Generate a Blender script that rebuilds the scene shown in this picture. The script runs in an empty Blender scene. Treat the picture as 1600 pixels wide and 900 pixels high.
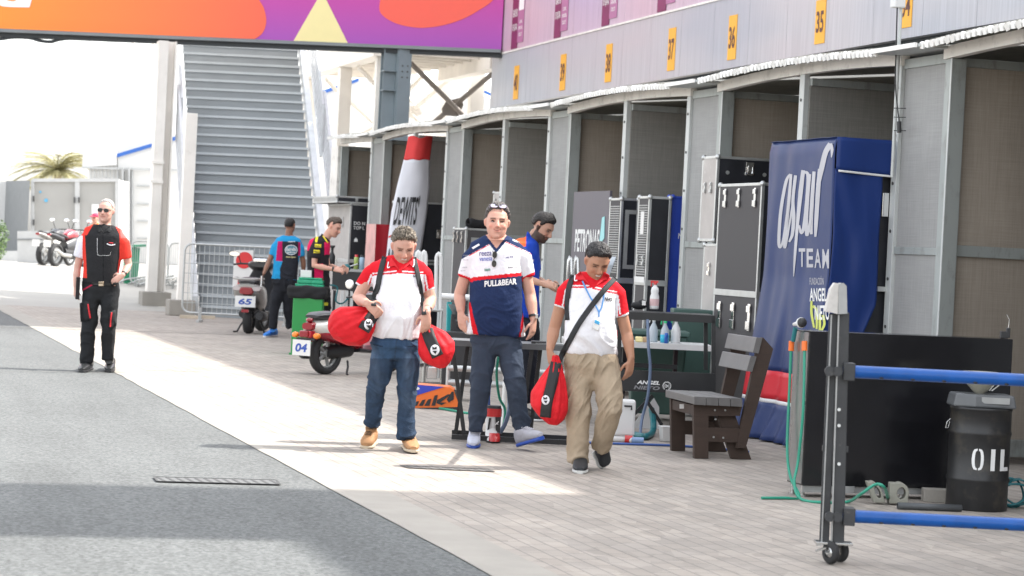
import bpy, bmesh, math, random
import numpy as np
from mathutils import Vector, Matrix, noise
from mathutils.bvhtree import BVHTree
random.seed(7)
R = math.radians
scn = bpy.context.scene
COL = scn.collection
V = Vector

# ------------------------------------------------------------------ camera
PW, FOC, ROLL = 1600.0, 3650.0, math.atan(.05)
yaw = math.atan(1065.0 / FOC); pit = math.atan(52.9 / FOC); CAMH = 1.5
FW = V((math.sin(yaw) * math.cos(pit), math.cos(yaw) * math.cos(pit), -math.sin(pit)))
_r0 = V((math.cos(yaw), -math.sin(yaw), 0)); _u0 = _r0.cross(FW)
RT = math.cos(ROLL) * _r0 + math.sin(ROLL) * _u0
UP = -math.sin(ROLL) * _r0 + math.cos(ROLL) * _u0
HR = _r0.copy()                       # horizontal, towards picture right
HF = V((math.sin(yaw), math.cos(yaw), 0))   # horizontal, away from camera
CP = V((0, 0, CAMH))
cam = bpy.data.objects.new('camera', bpy.data.cameras.new('camera'))
COL.objects.link(cam)
cm = Matrix((RT, UP, -FW)).transposed().to_4x4(); cm.translation = CP
cam.matrix_world = cm
cam.data.sensor_width = 36; cam.data.lens = FOC / PW * 36
cam.data.clip_end = 3000; cam.data.clip_start = .1
cam.data.dof.use_dof = True; cam.data.dof.focus_distance = 17.8; cam.data.dof.aperture_fstop = 5.0
scn.camera = cam

# ------------------------------------------------------------------ light
SUN_EL, SUN_AZ = R(50), R(91)         # azimuth from +Y towards +X
w = bpy.data.worlds.new("World"); scn.world = w; w.use_nodes = True
nt = w.node_tree; nt.nodes.clear()
sky = nt.nodes.new('ShaderNodeTexSky'); sky.sky_type = 'NISHITA'; sky.sun_disc = False
sky.sun_elevation = SUN_EL; sky.sun_rotation = SUN_AZ
sky.dust_density = 2.5; sky.air_density = 1.2; sky.ozone_density = 1.0
hs = nt.nodes.new('ShaderNodeHueSaturation'); hs.inputs['Saturation'].default_value = .22   # thin milky overcast veil
bg = nt.nodes.new('ShaderNodeBackground'); bg.inputs[1].default_value = .15
wo = nt.nodes.new('ShaderNodeOutputWorld')
nt.links.new(sky.outputs[0], hs.inputs['Color']); nt.links.new(hs.outputs[0], bg.inputs[0]); nt.links.new(bg.outputs[0], wo.inputs[0])
sl = bpy.data.lights.new('sun', 'SUN'); sl.energy = 2.0; sl.angle = R(.6); sl.color = (1, .955, .89)
so = bpy.data.objects.new('sun', sl); COL.objects.link(so)
sd = V((math.sin(SUN_AZ) * math.cos(SUN_EL), math.cos(SUN_AZ) * math.cos(SUN_EL), math.sin(SUN_EL)))
so.rotation_euler = sd.to_track_quat('Z', 'Y').to_euler(); so.location = (40, 20, 60)
vs = scn.view_settings
vs.view_transform = 'Standard'; vs.look = 'None'; vs.exposure = 2.03; vs.gamma = 1
vs.use_curve_mapping = False

# ------------------------------------------------------------------ pixel -> world
def ray(px, py): return FW + ((px - 800) / FOC) * RT - ((py - 450) / FOC) * UP
def PZ(px, py, z=0.0): d = ray(px, py); return CP + d * ((z - CAMH) / d.z)
def PX(px, py, X): d = ray(px, py); return CP + d * (X / d.x)
def PY(px, py, Y): d = ray(px, py); return CP + d * (Y / d.y)
def PD(px, py, D): d = ray(px, py); return CP + d * (D / d.dot(HF))
def depth(p): return (p - CP).dot(HF)
def PN(px, py, o, n): d = ray(px, py); return CP + d * ((o - CP).dot(n) / d.dot(n))
def lerp(a, b, t): return a + (b - a) * t

# ------------------------------------------------------------------ materials
def lin(c): return tuple((x / 12.92 if x <= .04045 else ((x + .055) / 1.055) ** 2.4) for x in c)
def sc(r, g, b, k=1.0): return tuple(x * k for x in lin((r / 255, g / 255, b / 255)))
MATS = {}
def newmat(name):
    m = bpy.data.materials.new(name); m.use_nodes = True
    return m, m.node_tree, m.node_tree.nodes['Principled BSDF']
def mat(name, col=None, rough=.6, metal=0, var=.10, vs_=5, bump=0, bs=60, stretch=(1, 1, 1), coat=0, dirt=None, spec=.5, emis=0, trans=0):
    if name in MATS: return MATS[name]
    m, t, p = newmat(name)
    L = t.links.new; N = t.nodes.new
    tc = N('ShaderNodeTexCoord'); mp = N('ShaderNodeMapping'); mp.inputs['Scale'].default_value = stretch
    L(tc.outputs['Object'], mp.inputs[0])
    nz = N('ShaderNodeTexNoise'); nz.inputs['Scale'].default_value = vs_; nz.inputs['Detail'].default_value = 6
    L(mp.outputs[0], nz.inputs['Vector'])
    mr = N('ShaderNodeMapRange'); mr.inputs[1].default_value = .25; mr.inputs[2].default_value = .75
    mr.inputs[3].default_value = 1 - var; mr.inputs[4].default_value = 1 + var
    L(nz.outputs[0], mr.inputs[0])
    mx = N('ShaderNodeVectorMath'); mx.operation = 'SCALE'; mx.inputs[0].default_value = col[:3]
    L(mr.outputs[0], mx.inputs['Scale'])
    last = mx.outputs[0]
    if dirt:
        n2 = N('ShaderNodeTexNoise'); n2.inputs['Scale'].default_value = dirt[1]; n2.inputs['Detail'].default_value = 8
        n2.inputs['Roughness'].default_value = .7
        L(mp.outputs[0], n2.inputs['Vector'])
        r2 = N('ShaderNodeMapRange'); r2.inputs[1].default_value = dirt[2]; r2.inputs[2].default_value = dirt[2] + .15
        r2.inputs[4].default_value = dirt[3] if len(dirt) > 3 else .6
        L(n2.outputs[0], r2.inputs[0])
        mm = N('ShaderNodeMix'); mm.data_type = 'RGBA'; L(r2.outputs[0], mm.inputs['Factor'])
        L(last, mm.inputs['A']); mm.inputs['B'].default_value = (*dirt[0], 1)
        last = mm.outputs['Result']
    L(last, p.inputs['Base Color'])
    r3 = N('ShaderNodeMapRange'); r3.inputs[3].default_value = max(.03, rough - .08); r3.inputs[4].default_value = min(1, rough + .1)
    L(nz.outputs[0], r3.inputs[0]); L(r3.outputs[0], p.inputs['Roughness'])
    p.inputs['Metallic'].default_value = metal; p.inputs['Specular IOR Level'].default_value = spec
    p.inputs['Coat Weight'].default_value = coat
    if trans: p.inputs['Transmission Weight'].default_value = trans
    if bump:
        n3 = N('ShaderNodeTexNoise'); n3.inputs['Scale'].default_value = bs; n3.inputs['Detail'].default_value = 4
        L(mp.outputs[0], n3.inputs['Vector'])
        bp = N('ShaderNodeBump'); bp.inputs['Strength'].default_value = bump; bp.inputs['Distance'].default_value = .01
        L(n3.outputs[0], bp.inputs['Height']); L(bp.outputs[0], p.inputs['Normal'])
    MATS[name] = m
    return m
def vcmat(name, rough=.85, bump=.25, bs=35, spec=.3, sheen=0, sss=0, weave=0):
    if name in MATS: return MATS[name]
    m, t, p = newmat(name); L = t.links.new; N = t.nodes.new
    a = N('ShaderNodeAttribute'); a.attribute_name = 'Col'
    tc = N('ShaderNodeTexCoord')
    nz = N('ShaderNodeTexNoise'); nz.inputs['Scale'].default_value = 14; nz.inputs['Detail'].default_value = 5
    L(tc.outputs['Object'], nz.inputs['Vector'])
    mr = N('ShaderNodeMapRange'); mr.inputs[3].default_value = .88; mr.inputs[4].default_value = 1.12
    L(nz.outputs[0], mr.inputs[0])
    mx = N('ShaderNodeVectorMath'); mx.operation = 'SCALE'
    L(a.outputs['Color'], mx.inputs[0]); L(mr.outputs[0], mx.inputs['Scale'])
    L(mx.outputs[0], p.inputs['Base Color'])
    p.inputs['Roughness'].default_value = rough; p.inputs['Specular IOR Level'].default_value = spec
    p.inputs['Sheen Weight'].default_value = sheen
    if sss:
        p.inputs['Subsurface Weight'].default_value = sss; p.inputs['Subsurface Radius'].default_value = (.012, .005, .003)
        p.inputs['Subsurface Scale'].default_value = 1
    if bump:
        n3 = N('ShaderNodeTexNoise'); n3.inputs['Scale'].default_value = bs; n3.inputs['Detail'].default_value = 3
        L(tc.outputs['Object'], n3.inputs['Vector'])
        bp = N('ShaderNodeBump'); bp.inputs['Strength'].default_value = bump; bp.inputs['Distance'].default_value = .02
        L(n3.outputs[0], bp.inputs['Height']); L(bp.outputs[0], p.inputs['Normal'])
    MATS[name] = m
    return m

# ------------------------------------------------------------------ things
def thing(name, label, cat, loc=(0, 0, 0), group=None):
    o = bpy.data.objects.new(name, None); COL.objects.link(o); o.location = V(loc)
    o.empty_display_size = .2
    o['label'] = label; o['category'] = cat
    if group: o['group'] = group
    return o
def tag(o, label=None, cat=None, group=None, kind=None):
    if label: o['label'] = label
    if cat: o['category'] = cat
    if group: o['group'] = group
    if kind: o['kind'] = kind
    return o
def wloc(o):
    p = V((0, 0, 0))
    while o is not None: p = p + V(o.location); o = o.parent
    return p
def copy_tree(o, parent=None):
    c = o.copy(); COL.objects.link(c)
    if parent is not None: c.parent = parent
    for ch in list(o.children): copy_tree(ch, c)
    return c

class B:
    """collects shapes given in world coordinates, links them as one mesh object"""
    def __init__(s, M=None): s.v = []; s.f = []; s.m = []; s.s = []; s.M = M; s.mi = 0
    def add(s, vs, fs, smooth=False, mi=None):
        n = len(s.v)
        if s.M is not None: vs = [s.M @ V(p) for p in vs]
        s.v += [tuple(p) for p in vs]
        for f in fs:
            s.f.append(tuple(n + i for i in f)); s.m.append(s.mi if mi is None else mi); s.s.append(smooth)
        return s
    def box(s, a, b, mi=None):
        x0, y0, z0 = [min(p, q) for p, q in zip(a, b)]; x1, y1, z1 = [max(p, q) for p, q in zip(a, b)]
        vs = [(x, y, z) for z in (z0, z1) for y in (y0, y1) for x in (x0, x1)]
        return s.add(vs, [(0, 2, 3, 1), (4, 5, 7, 6), (0, 1, 5, 4), (2, 6, 7, 3), (0, 4, 6, 2), (1, 3, 7, 5)], mi=mi)
    def obox(s, c, ax, ay, az, mi=None):
        """box from centre and three half-axis vectors"""
        c, ax, ay, az = V(c), V(ax), V(ay), V(az)
        vs = [c + ax * i + ay * j + az * k for k in (-1, 1) for j in (-1, 1) for i in (-1, 1)]
        return s.add(vs, [(0, 2, 3, 1), (4, 5, 7, 6), (0, 1, 5, 4), (2, 6, 7, 3), (0, 4, 6, 2), (1, 3, 7, 5)], mi=mi)
    def bar(s, a, b, w_, h_, up=(0, 0, 1), mi=None):
        a, b = V(a), V(b); d = (b - a).normalized(); u = V(up)
        x = d.cross(u)
        if x.length < 1e-4: x = d.cross(V((1, 0, 0)))
        x.normalize(); u = x.cross(d).normalized()
        return s.obox((a + b) / 2, (b - a) / 2, x * (w_ / 2), u * (h_ / 2), mi)
    def tube(s, pts, r, n=8, mi=None, cap=True, closed=False):
        pts = [V(p) for p in pts]; k = len(pts); rs = r if isinstance(r, (list, tuple)) else [r] * k
        vs = []; prev = None
        for i, p in enumerate(pts):
            if closed: d = pts[(i + 1) % k] - pts[i - 1]
            else: d = pts[min(i + 1, k - 1)] - pts[max(i - 1, 0)]
            d.normalize()
            if prev is None:
                u = d.orthogonal().normalized()
            else:
                u = prev - d * prev.dot(d)
                u = u.normalized() if u.length > 1e-6 else d.orthogonal().normalized()
            prev = u; v2 = d.cross(u)
            for j in range(n):
                a = 2 * math.pi * j / n
                vs.append(p + (u * math.cos(a) + v2 * math.sin(a)) * rs[i])
        fs = []
        for i in range(k if closed else k - 1):
            for j in range(n):
                a = i * n + j; b = i * n + (j + 1) % n; i2 = (i + 1) % k
                fs.append((a, b, i2 * n + (j + 1) % n, i2 * n + j))
        s.add(vs, fs, True, mi)
        if cap and not closed:
            s.add(vs[:n], [tuple(reversed(range(n)))], False, mi); s.add(vs[-n:], [tuple(range(n))], False, mi)
        return s
    def cyl(s, a, b, r, r2=None, n=20, mi=None):
        return s.tube([a, b], [r, r if r2 is None else r2], n, mi)
    def lathe(s, c, prof, n=24, axis=(0, 0, 1), mi=None, smooth=True):
        c = V(c); ax = V(axis).normalized(); u = ax.orthogonal().normalized(); v2 = ax.cross(u)
        vs = []
        for r, h in prof:
            for j in range(n):
                a = 2 * math.pi * j / n
                vs.append(c + ax * h + (u * math.cos(a) + v2 * math.sin(a)) * max(r, 1e-4))
        fs = []
        for i in range(len(prof) - 1):
            for j in range(n):
                fs.append((i * n + j, i * n + (j + 1) % n, (i + 1) * n + (j + 1) % n, (i + 1) * n + j))
        return s.add(vs, fs, smooth, mi)
    def prism(s, poly, d, mi=None, smooth=False):
        """poly: 3d points in a plane, d: extrusion vector"""
        poly = [V(p) for p in poly]; n = len(poly); d = V(d)
        vs = poly + [p + d for p in poly]
        s.add(vs, [tuple(range(n))[::-1], tuple(range(n, 2 * n))], False, mi)
        return s.add(vs, [(i, (i + 1) % n, n + (i + 1) % n, n + i) for i in range(n)], smooth, mi)
    def grid(s, fn, nu, nv, smooth=True, mi=None, closeu=False):
        vs = [fn(i / nu, j / nv) for j in range(nv + 1) for i in range(nu + 1)]
        fs = [(j * (nu + 1) + i, j * (nu + 1) + i + 1, (j + 1) * (nu + 1) + i + 1, (j + 1) * (nu + 1) + i) for j in range(nv) for i in range(nu)]
        return s.add(vs, fs, smooth, mi)
    def ball(s, c, rx, ry=None, rz=None, n=14, mi=None):
        ry = rx if ry is None else ry; rz = rx if rz is None else rz; c = V(c)
        vs = []; m = n // 2 + 1
        for i in range(m + 1):
            th = math.pi * i / m
            for j in range(n):
                a = 2 * math.pi * j / n
                q = max(math.sin(th), 1e-3)
                vs.append(c + V((rx * q * math.cos(a), ry * q * math.sin(a), rz * math.cos(th))))
        fs = [(i * n + j, (i + 1) * n + j, (i + 1) * n + (j + 1) % n, i * n + (j + 1) % n) for i in range(m) for j in range(n)]
        return s.add(vs, fs, True, mi)
    def loft(s, secs, n=20, e=2.0, cap=True, mi=None):
        """secs: (centre, half-axis a, half-axis b[, exponent])"""
        vs = []
        for q in secs:
            c, a, b = V(q[0]), V(q[1]), V(q[2]); ee = q[3] if len(q) > 3 else e
            for j in range(n):
                t = 2 * math.pi * j / n; ct, st_ = math.cos(t), math.sin(t)
                vs.append(c + a * math.copysign(abs(ct) ** (2 / ee), ct) + b * math.copysign(abs(st_) ** (2 / ee), st_))
        k = len(secs)
        s.add(vs, [(i * n + j, i * n + (j + 1) % n, (i + 1) * n + (j + 1) % n, (i + 1) * n + j) for i in range(k - 1) for j in range(n)], True, mi)
        if cap: s.add(vs[:n], [tuple(reversed(range(n)))], True, mi); s.add(vs[-n:], [tuple(range(n))], True, mi)
        return s
    def build(s, name, mats, parent=None, bevel=0, solid=0, label=None, seg=2, wn=True):
        org = wloc(parent) if parent is not None else V((0, 0, 0))
        own = V((0, 0, 0))
        if parent is None and s.v:
            a = np.array(s.v); own = V(((a[:, 0].min() + a[:, 0].max()) / 2, (a[:, 1].min() + a[:, 1].max()) / 2, a[:, 2].min()))
        me = bpy.data.meshes.new(name)
        o_ = org + own
        me.from_pydata([tuple(V(p) - o_) for p in s.v], [], s.f)
        if not isinstance(mats, (list, tuple)): mats = [mats]
        for m in mats: me.materials.append(m)
        me.polygons.foreach_set('material_index', s.m)
        me.polygons.foreach_set('use_smooth', s.s)
        bm = bmesh.new(); bm.from_mesh(me); bmesh.ops.recalc_face_normals(bm, faces=bm.faces); bm.to_mesh(me); bm.free()
        o = bpy.data.objects.new(name, me); COL.objects.link(o); o.location = own
        if parent is not None: o.parent = parent
        if solid:
            md = o.modifiers.new('solid', 'SOLIDIFY'); md.thickness = solid; md.offset = 0
        if bevel:
            md = o.modifiers.new('bevel', 'BEVEL'); md.width = bevel; md.segments = seg; md.limit_method = 'ANGLE'; md.angle_limit = R(40)
        if label: o['label'] = label
        return o

def text_mesh(txt, font_scale=(1, 1), shear=0, spacing=1.0, bold=0.0, align='CENTER'):
    """2-D letter mesh (verts xy, faces), height of capitals = 1"""
    cu = bpy.data.curves.new('txt', 'FONT'); cu.body = txt; cu.size = 1.4; cu.align_x = align; cu.align_y = 'CENTER'
    cu.shear = shear; cu.space_character = spacing; cu.offset = bold; cu.resolution_u = 3
    o = bpy.data.objects.new('txt', cu); COL.objects.link(o)
    dg = bpy.context.evaluated_depsgraph_get()
    me = bpy.data.meshes.new_from_object(o.evaluated_get(dg))
    vs = [(v.co.x * font_scale[0], v.co.y * font_scale[1]) for v in me.vertices]; fs = [tuple(p.vertices) for p in me.polygons]
    bpy.data.objects.remove(o); bpy.data.meshes.remove(me); bpy.data.curves.remove(cu)
    return vs, fs
def bounds(vs):
    xs = [p[0] for p in vs]; ys = [p[1] for p in vs]
    return min(xs), max(xs), min(ys), max(ys)
def lettering(b, txt, c, ux, uy, h, width=None, shear=0, bold=.02, off=(0, 0, 0), mi=None, spacing=1.0):
    """flat letters: centre c, unit directions ux (reading direction), uy (up), capital height h, optional total width"""
    vs, fs = text_mesh(txt, shear=shear, bold=bold, spacing=spacing)
    if not vs: return
    x0, x1, y0, y1 = bounds(vs)
    sy = h / (y1 - y0); sx = sy if width is None else width / (x1 - x0)
    c, ux, uy = V(c) + V(off), V(ux), V(uy)
    pts = [c + ux * ((x - (x0 + x1) / 2) * sx) + uy * ((y - (y0 + y1) / 2) * sy) for x, y in vs]
    n = ux.cross(uy)
    # thin solid so it is not a floating sheet
    k = len(pts)
    b.add([p + n * .0 for p in pts], fs, False, mi)
# ================================================================== ground
def ground_mats():
    m, t, p = newmat('asphalt'); L = t.links.new; N = t.nodes.new
    tc = N('ShaderNodeTexCoord')
    v = N('ShaderNodeTexVoronoi'); v.inputs['Scale'].default_value = 55; L(tc.outputs['Object'], v.inputs[0])
    n = N('ShaderNodeTexNoise'); n.inputs['Scale'].default_value = .5; n.inputs['Detail'].default_value = 6; L(tc.outputs['Object'], n.inputs[0])
    n2 = N('ShaderNodeTexNoise'); n2.inputs['Scale'].default_value = 26; n2.inputs['Detail'].default_value = 5; n2.inputs['Roughness'].default_value = .8; L(tc.outputs['Object'], n2.inputs[0])
    cr = N('ShaderNodeValToRGB'); e = cr.color_ramp.elements
    e[0].position = .0; e[0].color = (*[x * .215 for x in (.270, .283, .280)], 1); e[1].position = 1; e[1].color = (*[x * .57 for x in (.283, .297, .292)], 1)
    L(v.outputs['Color'], cr.inputs[0])
    mr = N('ShaderNodeMapRange'); mr.inputs[1].default_value = .3; mr.inputs[2].default_value = .7; mr.inputs[3].default_value = .90; mr.inputs[4].default_value = 1.08; L(n.outputs[0], mr.inputs[0])
    mr2 = N('ShaderNodeMapRange'); mr2.inputs[1].default_value = .3; mr2.inputs[2].default_value = .7; mr2.inputs[3].default_value = .8; mr2.inputs[4].default_value = 1.2; L(n2.outputs[0], mr2.inputs[0])
    mu = N('ShaderNodeMath'); mu.operation = 'MULTIPLY'; L(mr.outputs[0], mu.inputs[0]); L(mr2.outputs[0], mu.inputs[1])
    mpS = N('ShaderNodeMapping'); mpS.inputs['Scale'].default_value = (1.6, .10, 1); L(tc.outputs['Object'], mpS.inputs[0])
    n4 = N('ShaderNodeTexNoise'); n4.inputs['Scale'].default_value = 1.3; n4.inputs['Detail'].default_value = 5; L(mpS.outputs[0], n4.inputs[0])
    mr4 = N('ShaderNodeMapRange'); mr4.inputs[1].default_value = .48; mr4.inputs[2].default_value = .72; mr4.inputs[3].default_value = 1.03; mr4.inputs[4].default_value = .84; L(n4.outputs[0], mr4.inputs[0])
    n5 = N('ShaderNodeTexNoise'); n5.inputs['Scale'].default_value = 1.7; n5.inputs['Detail'].default_value = 9; n5.inputs['Roughness'].default_value = .7; L(tc.outputs['Object'], n5.inputs[0])
    mr5 = N('ShaderNodeMapRange'); mr5.inputs[1].default_value = .66; mr5.inputs[2].default_value = .74; mr5.inputs[3].default_value = 1; mr5.inputs[4].default_value = .78; L(n5.outputs[0], mr5.inputs[0])
    mu4 = N('ShaderNodeMath'); mu4.operation = 'MULTIPLY'; L(mr4.outputs[0], mu4.inputs[0]); L(mr5.outputs[0], mu4.inputs[1])
    mu5 = N('ShaderNodeMath'); mu5.operation = 'MULTIPLY'; L(mu.outputs[0], mu5.inputs[0]); L(mu4.outputs[0], mu5.inputs[1]); mu = mu5
    sc_ = N('ShaderNodeVectorMath'); sc_.operation = 'SCALE'; L(cr.outputs[0], sc_.inputs[0]); L(mu.outputs[0], sc_.inputs['Scale'])
    L(sc_.outputs[0], p.inputs['Base Color']); p.inputs['Roughness'].default_value = .9
    bp = N('ShaderNodeBump'); bp.inputs['Strength'].default_value = .5; bp.inputs['Distance'].default_value = .01
    L(n2.outputs[0], bp.inputs['Height']); L(bp.outputs[0], p.inputs['Normal'])
    MATS['asphalt'] = m
    m, t, p = newmat('pavers'); L = t.links.new; N = t.nodes.new
    tc = N('ShaderNodeTexCoord'); mp = N('ShaderNodeMapping'); mp.inputs['Rotation'].default_value = (0, 0, R(90))
    L(tc.outputs['Object'], mp.inputs[0])
    br = N('ShaderNodeTexBrick'); br.offset = .5
    br.inputs['Color1'].default_value = (.345, .303, .262, 1); br.inputs['Color2'].default_value = (.310, .277, .244, 1)
    br.inputs['Mortar'].default_value = (.225, .205, .185, 1); br.inputs['Scale'].default_value = 1
    br.inputs['Mortar Size'].default_value = .006; br.inputs['Mortar Smooth'].default_value = .3
    br.inputs['Brick Width'].default_value = .22; br.inputs['Row Height'].default_value = .11
    L(mp.outputs[0], br.inputs[0])
    n = N('ShaderNodeTexNoise'); n.inputs['Scale'].default_value = .9; n.inputs['Detail'].default_value = 7; n.inputs['Roughness'].default_value = .62; L(tc.outputs['Object'], n.inputs[0])
    n2 = N('ShaderNodeTexNoise'); n2.inputs['Scale'].default_value = 90; n2.inputs['Detail'].default_value = 3; L(tc.outputs['Object'], n2.inputs[0])
    mr = N('ShaderNodeMapRange'); mr.inputs[1].default_value = .3; mr.inputs[2].default_value = .7; mr.inputs[3].default_value = .86; mr.inputs[4].default_value = 1.1; L(n.outputs[0], mr.inputs[0])
    mr2 = N('ShaderNodeMapRange'); mr2.inputs[3].default_value = .9; mr2.inputs[4].default_value = 1.1; L(n2.outputs[0], mr2.inputs[0])
    mu = N('ShaderNodeMath'); mu.operation = 'MULTIPLY'; L(mr.outputs[0], mu.inputs[0]); L(mr2.outputs[0], mu.inputs[1])
    mpB = N('ShaderNodeMapping'); mpB.inputs['Scale'].default_value = (9.09, 4.55, 1); L(tc.outputs['Object'], mpB.inputs[0])
    wn = N('ShaderNodeTexVoronoi'); wn.inputs['Scale'].default_value = 1; L(mpB.outputs[0], wn.inputs[0])
    sp = N('ShaderNodeSeparateColor'); L(wn.outputs['Color'], sp.inputs[0])
    mrB = N('ShaderNodeMapRange'); mrB.inputs[3].default_value = .86; mrB.inputs[4].default_value = 1.1; L(sp.outputs[0], mrB.inputs[0])
    n5 = N('ShaderNodeTexNoise'); n5.inputs['Scale'].default_value = 2.3; n5.inputs['Detail'].default_value = 9; n5.inputs['Roughness'].default_value = .72; L(tc.outputs['Object'], n5.inputs[0])
    mr5 = N('ShaderNodeMapRange'); mr5.inputs[1].default_value = .60; mr5.inputs[2].default_value = .75; mr5.inputs[3].default_value = 1; mr5.inputs[4].default_value = .75; L(n5.outputs[0], mr5.inputs[0])
    mu4 = N('ShaderNodeMath'); mu4.operation = 'MULTIPLY'; L(mrB.outputs[0], mu4.inputs[0]); L(mr5.outputs[0], mu4.inputs[1])
    mu5 = N('ShaderNodeMath'); mu5.operation = 'MULTIPLY'; L(mu.outputs[0], mu5.inputs[0]); L(mu4.outputs[0], mu5.inputs[1]); mu = mu5
    s2 = N('ShaderNodeVectorMath'); s2.operation = 'SCALE'; L(br.outputs[0], s2.inputs[0]); L(mu.outputs[0], s2.inputs['Scale'])
    L(s2.outputs[0], p.inputs['Base Color']); p.inputs['Roughness'].default_value = .85
    bp = N('ShaderNodeBump'); bp.inputs['Strength'].default_value = .6; bp.inputs['Distance'].default_value = .004; bp.invert = True
    L(br.outputs['Fac'], bp.inputs['Height']); L(bp.outputs[0], p.inputs['Normal'])
    MATS['pavers'] = m
ground_mats()
concrete = mat('concrete', (.31, .288, .255), .9, var=.12, vs_=3, bump=.3, bs=40)
apronm = mat('apron', (.34, .325, .30), .95, var=.10, vs_=.7, bump=.2, bs=10)
sand = mat('sand', (.50, .44, .35), 1, var=.12, vs_=.05)
GX = 3.02                                        # asphalt edge
def sheet(name, pts, m, z=None):
    b = B(); b.add(pts, [tuple(range(len(pts)))]); o = b.build(name, m); o['kind'] = 'structure'; return o
sheet('ground', [(-900, -200, -.012), (900, -200, -.012), (900, 1500, -.012), (-900, 1500, -.012)], sand)
b = B()
n = 140
ys = [-8 + i * (58 + 8) / n for i in range(n + 1)]
edge = [(GX + .022 * noise.noise(V((0, y * 2.3, 0))) + .014 * noise.noise(V((3, y * 13, 0))), y) for y in ys]
vs = []
for (x, y) in edge: vs += [(-60, y, -.004), (x, y, -.004)]
b.add(vs, [(2 * i, 2 * i + 1, 2 * i + 3, 2 * i + 2) for i in range(n)])
tag(b.build('road', MATS['asphalt']), kind='structure')
sheet('paving', [(GX + .33, -8, 0), (40, -8, 0), (40, 47, 0), (GX + .33, 47, 0)], MATS['pavers'])
b = B(); y = -8.0
vs = []; 
for (x, y) in edge[:118]: vs += [(x - .006, y, .001), (GX + .33, y, .001)]
b.add(vs, [(2 * i, 2 * i + 1, 2 * i + 3, 2 * i + 2) for i in range(117)])
tag(b.build('kerb_strip', concrete), kind='structure')
# apron rising gently behind
b = B()
def apz(y): return -.002 + .57 * min(1, max(0, (y - 47) / 13)) ** 1.0
aps = [47, 50, 53, 56, 60, 70, 120]
vs = []
for y in aps: vs += [(-60, y, apz(y)), (60, y, apz(y))]
b.add(vs, [(2 * i, 2 * i + 1, 2 * i + 3, 2 * i + 2) for i in range(len(aps) - 1)])
tag(b.build('apron', apronm), kind='structure')
# joints in the ground, plus painted leg shadow strips
jm = mat('joint_and_shadow', (.13, .125, .115), .9)
def joint_and_shadow(px0, py0, px1, py1, w_, nm='joint_and_shadow_line', z=.003, wob=.004):
    a, c = PZ(px0, py0), PZ(px1, py1); d = (c - a); k = max(4, int(d.length / .12)); s_ = V((-d.y, d.x, 0)).normalized()
    b = B(); vs = []
    for i in range(k + 1):
        p = a + d * (i / k); o = s_ * (wob * noise.noise(V((i * .7, px0, 0)))); ww = w_ * (.75 + .5 * noise.noise(V((i * .4, py0, 5))) ) / 2
        vs += [p + o - s_ * ww + V((0, 0, z)), p + o + s_ * ww + V((0, 0, z))]
    b.add(vs, [(2 * i, 2 * i + 1, 2 * i + 3, 2 * i + 2) for i in range(k)])
    return tag(b.build(nm, jm), kind='structure')
joint_and_shadow(-60, 509, 392, 524, .10)
joint_and_shadow(-60, 580, 196, 582, .03); joint_and_shadow(228, 579, 318, 581, .035)
joint_and_shadow(235, 807, 338, 811, .008)
joint_and_shadow(420, 691, 560, 693, .018); joint_and_shadow(410, 698, 640, 707, .012)  # cast shadows of the jeans man's legs, painted as dark strips
joint_and_shadow(360, 668, 545, 690, .010)

def grate(name, label, c, L_, m1, m2, nb, width):
    """c: four pixel corners on the ground (far-left, far-right, near-right, near-left)"""
    P = [PZ(*q) for q in c]; ctr = sum(P, V((0, 0, 0))) / 4
    t = thing(name, label, 'drain', (ctr.x, ctr.y, 0))
    b = B(); b.add([p + V((0, 0, .004)) for p in P], [(0, 1, 2, 3)]); b.build('plate', m1, t)
    b = B()
    for i in range(4): b.bar(P[i] + V((0, 0, .0055)), P[(i + 1) % 4] + V((0, 0, .0055)), .014, .002)
    b.build('frame', m2, t)
    b = B()
    for i in range(nb):
        u = (i + .25) / nb; u2 = min(1, (i + .85) / nb)
        b.bar(lerp(lerp(P[0], P[1], u), lerp(P[3], P[2], u2), .08) + V((0, 0, .0052)), lerp(lerp(P[0], P[1], u), lerp(P[3], P[2], u2), .92) + V((0, 0, .0052)), .020, .0015)
    b.build('slots', m2, t)
gm1 = mat('grate_steel', (.125, .128, .128), .8, 0, var=.2, vs_=20); gm2 = mat('grate_dark', (.07, .07, .07), .9)
gm3 = mat('grate_old', (.16, .153, .145), .8, 0, var=.3, vs_=20)
grate('drain_grate', 'long pale steel drain grate set in the asphalt', [(241, 746), (432, 751), (437, 758), (246, 753)], 1, gm1, gm2, 13, .1)
grate('drain_grate', 'narrow dark worn drain grate set among the pavers', [(626, 728), (762, 734), (772, 738), (638, 732)], 1, gm3, mat('grate_gap', (.10, .095, .09), .9), 9, .1)

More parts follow.
